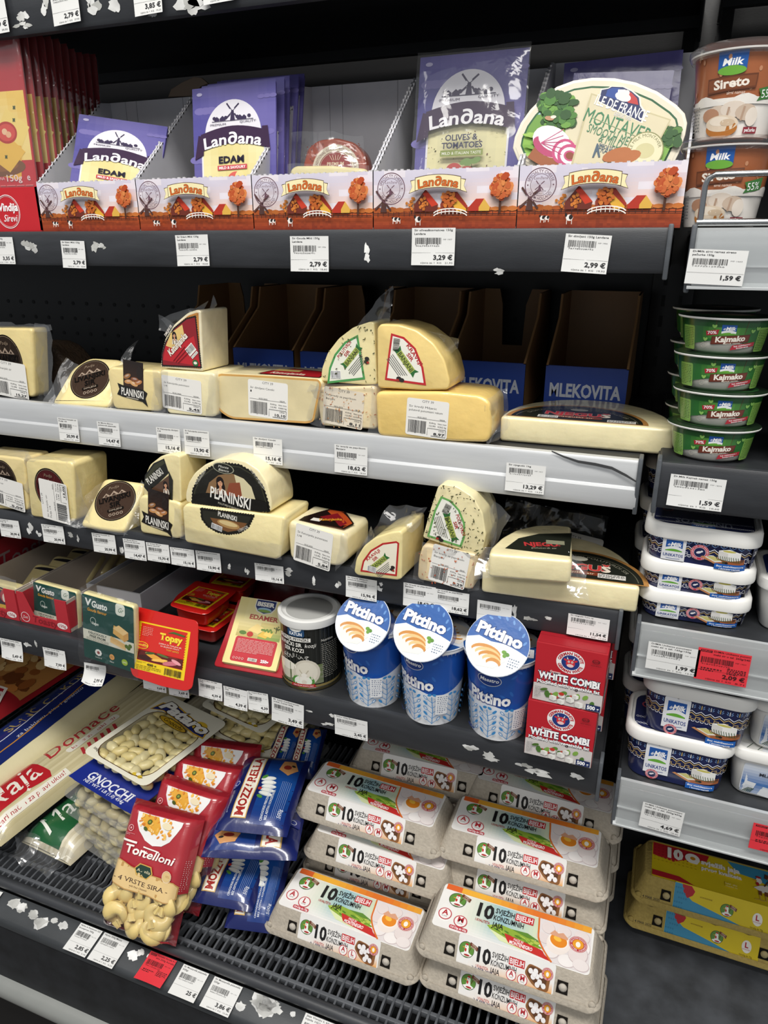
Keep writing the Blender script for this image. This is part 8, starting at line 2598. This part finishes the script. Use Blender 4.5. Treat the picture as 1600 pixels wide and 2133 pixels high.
 for lay in range(2):
  for j in range(3):
   for i in range(3):
    if n >= npasta:
     break
    src = TP[r.randrange(3)]
    if src.parent is None:
     o = src
    else:
     o = src.copy()
     COL.objects.link(o)
    o.parent = t
    u, v = .21 + .28 * i + .05 * lay + r.uniform(-.03, .03), .125 + .10 * j + r.uniform(-.012, .012)
    o.location = ((u - .5) * w * .98, v * h, max(.002, zz(min(.92, max(.08, u)), v) - .012 - lay * .016))
    o.rotation_euler = (r.uniform(-.5, .5), r.uniform(-.5, .5), r.uniform(-PI, PI))
    s_ = r.uniform(1.0, 1.2)
    o.scale = (s_, s_, s_)
    n += 1
 return t
BL_, BR_, TL_ = at(218, 1922, Z=-1.03), at(366, 1972, Z=-1.03), at(308, 1668, Y=.752)
mt, wt, ht_ = quad(BL_, BR_, TL_)
labs = ['front tortelloni bag, whole red label and pasta window in view', 'second tortelloni bag, behind the front one', 'third tortelloni bag from the front', 'rearmost tortelloni bag, next to the rear gnocchi']
for k in range(4):
 off = V3(((0, .004, .014, .026)[k], (0, .058, .112, .165)[k], (0, .006, .012, .016)[k]))
 tort_bag(labs[k], M4.Translation(off) @ mt @ M4.Rotation(math.radians((0, -3, 2, 5)[k]), 4, 'Z'), wt, ht_, .034, 18 if k == 0 else 9)
# ------------------------------------------------------------------ mozzarella bags
def mozz(label, BL, BR, TL, Zs, th=.034, turn=0, ext=1):
 m, w, h = quad(at(*BL, Z=Zs[0]), at(*BR, Z=Zs[1]), at(*TL, Z=Zs[2]))
 h *= ext
 if turn:
  m = m @ M4.Translation((0, h, 0)) @ M4.Rotation(PI, 4, 'Z')
 t = thing('mozzarella_bag', label, 'cheese bag', m @ M4.Translation((0, 0, -th / 2)), 'blue mozzarella bags')
 b = B()
 zf_ = pillow(b, w, h, th, '#141f5c', 'wrap', 22, .22, .0006, cfn=lambda u, v: '#141f5c')
 g = G()
 g.field(w * .45, h * .06, w * .92, h * .94, 8, 14, lambda u, v: mix('#174a92', '#152468', abs(v - .5) * 1.5))
 g.poly(ccw([(w * .17, h * .10), (w * .39, h * .10), (w * .39, h * .90), (w * .17, h * .90)]), '#c9a45e').poly(ccw([(w * .185, h * .11), (w * .375, h * .11), (w * .375, h * .89), (w * .185, h * .89)]), '#ece6d6')
 g.text('MOZZARELLA', w * .335, h * .5, w * .115, '#a02a24', h * .74, rot=90, bold=.035, slab=.04)
 for x, y, a in ((.52, .60, 10), (.54, .55, 5), (.56, .50, 0), (.56, .45, -8), (.55, .40, -14)):
  g.ell(w * x, h * y, w * .11, h * .028, '#c3c8c6', 14, a).ell(w * x, h * y + h * .006, w * .10, h * .021, '#e9eae4', 14, a)
 g.ell(w * .46, h * .62, w * .05, h * .02, '#4f8a3a', 10, 40).ell(w * .48, h * .36, w * .05, h * .02, '#4f8a3a', 10, -30).ell(w * .44, h * .47, w * .03, h * .02, '#b5302a', 10)
 g.poly(ccw([(w * .62, h * .74), (w * .78, h * .66), (w * .9, h * .76), (w * .82, h * .88), (w * .66, h * .86)]), '#c9905a').ell(w * .74, h * .77, w * .06, h * .03, '#8a2f24', 10).ell(w * .82, h * .8, w * .03, h * .016, '#2a2320', 8)
 g.text('CRNOGORSKI PRIRODNI PROIZVOD', w * .62, h * .30, w * .034, '#d5dbe8', h * .42, rot=90, bold=.02).text('BEZ ADITIVA I KONZERVANSA', w * .68, h * .28, w * .034, '#d5dbe8', h * .36, rot=90, bold=.02)
 for k in range(6):
  g.line([(w * (.74 + .025 * k), h * .12), (w * (.74 + .025 * k), h * .58)], w * .006, '#7f92c0')
 g.text('500g', w * .86, h * .18, w * .05, '#e3e6ee', h * .09, rot=90)
 g.rect(w * .02, h * .46, w * .12, h * .58, '#1b2a7c').ell(w * .09, h * .52, w * .035, h * .035, '#d9dce8', 14).ell(w * .09, h * .52, w * .028, h * .028, '#24388c', 14).text('proizvedeno', w * .10, h * .26, w * .02, '#b9c2dc', h * .2, rot=90)
 def fn(u, v, l):
  uu, vv = u / w, v / h
  return ((uu - .5) * w, v, zf_(uu, vv) * th / 2 * (1 + .12 * noise.noise(V3((uu * 5, vv * 5, 1)))) + l)
 g.on(b, fn, 'wrap', cu=w / 22, cv=h / 22, base=.0006, step=.00004)
 G().rect(w * .2, .0, w * .8, h * .12, '#dfe0de').bars(w * .3, h * .02, w * .5, h * .1, '#22252c', 5).on(b, lambda u, v, l: fn(u, v, 0)[:2] + (-zf_(u / w, v / h) * th / 2 - l,), 'wrap', cu=w / 22, cv=h / 22)
 b.build('printed_bag', t)
 return t
mozz('top mozzarella bag of the front pile, whole label showing', (446, 1712), (596, 1728), (516, 1566), (-.855, -.855, -.845), ext=1.05)
mozz('mozzarella bag lying upside down under the top one', (416, 1770), (616, 1778), (476, 1640), (-.895, -.895, -.885), turn=1)
mozz('lower left mozzarella bag on the grille beside the tortelloni', (388, 1862), (522, 1886), (472, 1722), (-.985, -.985, -.975))
mozz('lower right mozzarella bag beside the egg cartons', (462, 1922), (566, 1936), (572, 1720), (-1.015, -1.015, -.96), th=.04)
mozz('rear left mozzarella bag under the shelf edge', (538, 1602), (604, 1612), (604, 1500), (-.885, -.885, -.86))
mozz('rear right mozzarella bag under the shelf edge', (592, 1606), (654, 1612), (652, 1505), (-.88, -.88, -.855))
# ------------------------------------------------------------------ dough sheets, far left
def roll_pack(label, m, w, l, th, cfn, design, name='dough_pack', mat='wrap'):
 t = thing(name, label, 'dough pack', m, 'long dough sheet packs')
 b = B()
 def sec(u):
  s_ = 2 * u - 1
  return th * (1 - abs(s_) ** 3.2) ** .5
 def fn(u, v, l_=0):
  e = min(1, v / .06) * min(1, (1 - v) / .05)
  k = .22 + .78 * math.sin(PI / 2 * e)
  return ((u - .5) * w, v * l, sec(u) * k * (1 + .05 * noise.noise(V3((u * 4, v * 16, len(label))))) - th + l_)
 b.sheet(fn, 22, 30, cfn, mat)
 b.sheet(lambda u, v: ((.5 - u) * w, v * l, -th), 4, 8, '#d0c8ac', mat)
 design.on(b, lambda u, v, h: fn(min(.999, max(.001, u / w)), min(.999, max(.001, v / l)), h), mat, cu=w / 22, cv=l / 30, base=.0005, step=.00005)
 b.build('wrapped_dough', t)
 b = B()
 film(b, lambda u, v: ((u - .5) * w * (1.05 - .2 * v), -.045 * v + .01, -th * .4 - th * .5 * v), 12, 6, .007, 6)
 b.build('film_end', t)
 return t
m = M4.Translation(V3((-1.03, .672, CZ - .952))) @ M4.Rotation(math.radians(-5), 4, 'Z')
w, l = .118, .56
g = G()
RDm = '#b8242c'
g.poly(ccw([(.001, .002), (w * .70, .002), (w * .68, l * .17), (w * .74, l * .25), (w * .62, l * .265), (w * .30, l * .27), (.001, l * .26)]), RDm)
g.text('Maja', w * .58, l * .14, w * .42, '#f0e9dc', l * .21, rot=90, bold=.005, sh=.35)
g.text('Domaće', w * .40, l * .47, w * .28, '#b8343a', l * .33, rot=90, sh=.3)
g.rect(w * .44, l * .36, w * .58, l * .60, '#e9e4d4', .006).text('kore za baklavu', w * .54, l * .48, w * .075, '#b8343a', l * .2, rot=90, sh=.25)
for k in range(6):
 g.line([(w * .64, l * (.40 + .03 * k)), (w * .78, l * (.385 + .03 * k))], l * .012, '#b8343a')
g.poly(ccw([(w * .75, l * .01), (w * .90, l * .01), (w * .90, l * .30), (w * .78, l * .30)]), '#ece8da').text('Stari način za pravi ukus!', w * .865, l * .15, w * .075, '#b0303a', l * .27, rot=90, sh=.25)
g.line([(w * .9, l * .9), (w * .55, l * .88), (w * .5, l * .80), (w * .2, l * .78)], .002, '#b8343a')
roll_pack('long cream dough pack with red brand patch and red script, on top', m, w, l, .034, lambda u, v: mix('#d6cba4', '#c3b78e', .5 + .5 * math.sin(u * 90)), g)
m = M4.Translation(V3((-1.145, .69, CZ - .950))) @ M4.Rotation(math.radians(0), 4, 'Z')
w, l = .155, .62
g = G()
g.poly([(.001, .002), (w * .76, .002), (w * .76, l * .98), (.001, l * .98)], '#1b2a68')
g.text('SUNČICA', w * .36, l * .42, w * .13, '#b09a5e', l * .24, rot=90, bold=.01).text('KORE', w * .34, l * .63, w * .13, '#b09a5e', l * .14, rot=90, bold=.01)
g.line([(w * .40, .004), (w * .40, l * .30), (w * .34, l * .52), (w * .3, l * .9)], .0022, '#dfe0e6').text('za baklavu, pitu i gibanicu', w * .55, l * .44, w * .055, '#dfe0e6', l * .3, rot=90, sh=.25)
g.line([(w * .60, .004), (w * .57, l * .34), (w * .48, l * .6), (w * .46, l * .9)], .0030, '#c98a34')
roll_pack('navy blue dough pack with a bare cream dough roll along one side', m, w, l, .036, lambda u, v: '#e0d6ae', g)
m = M4.Translation(V3((-.93, .716, CZ - .998))) @ M4.Rotation(math.radians(-5), 4, 'Z')
w, l = .125, .5
g = G()
g.poly(ccw([(.002, .006), (w * .74, .006), (w * .72, l * .2), (w * .5, l * .26), (.002, l * .28)]), '#1f5a34')
g.text('Maja', w * .5, l * .13, w * .36, '#e6e9e0', l * .2, rot=90, sh=.35)
roll_pack('cream dough pack with green brand patch, partly under the gnocchi', m, w, l, .036, lambda u, v: mix('#d9d2bc', '#c2b89c', .5 + .5 * math.sin(u * 80)), g)
m = M4.Translation(V3((-1.305, .80, CZ - .905))) @ M4.Rotation(math.radians(-3), 4, 'Z')
w, l = .2, .42
g = G()
r = random.Random(5)
g.rect(.004, l * .35, w - .004, l * .80, '#a8743e')
for k in range(44):
 g.ell(w * r.uniform(.1, .9), l * r.uniform(.37, .79), w * r.uniform(.05, .12), l * r.uniform(.02, .05), r.choice(('#c79a5c', '#8a4f26', '#d9b57c', '#6b3a1c', '#b8743a')), 9, r.uniform(0, 180))
g.rect(.002, l * .80, w - .002, l * .998, '#8e1a22').text('ZA PITE I BAKLAVE', w * .5, l * .86, w * .055, '#d98a80', w * .8)
g.poly(ccw([(w * .2, l * .05), (w * .85, l * .02), (w * .98, l * .2), (w * .8, l * .36), (w * .3, l * .34)]), '#e6dcd2').poly(ccw([(w * .22, l * .06), (w * .83, l * .035), (w * .95, l * .2), (w * .78, l * .345), (w * .32, l * .325)]), '#a51e28').text('PITA', w * .62, l * .13, w * .16, '#efe6dc', w * .4, bold=.03)
roll_pack('red dough pack with baked pastry picture at the left edge', m, w, l, .03, lambda u, v: '#8e1d24', g)
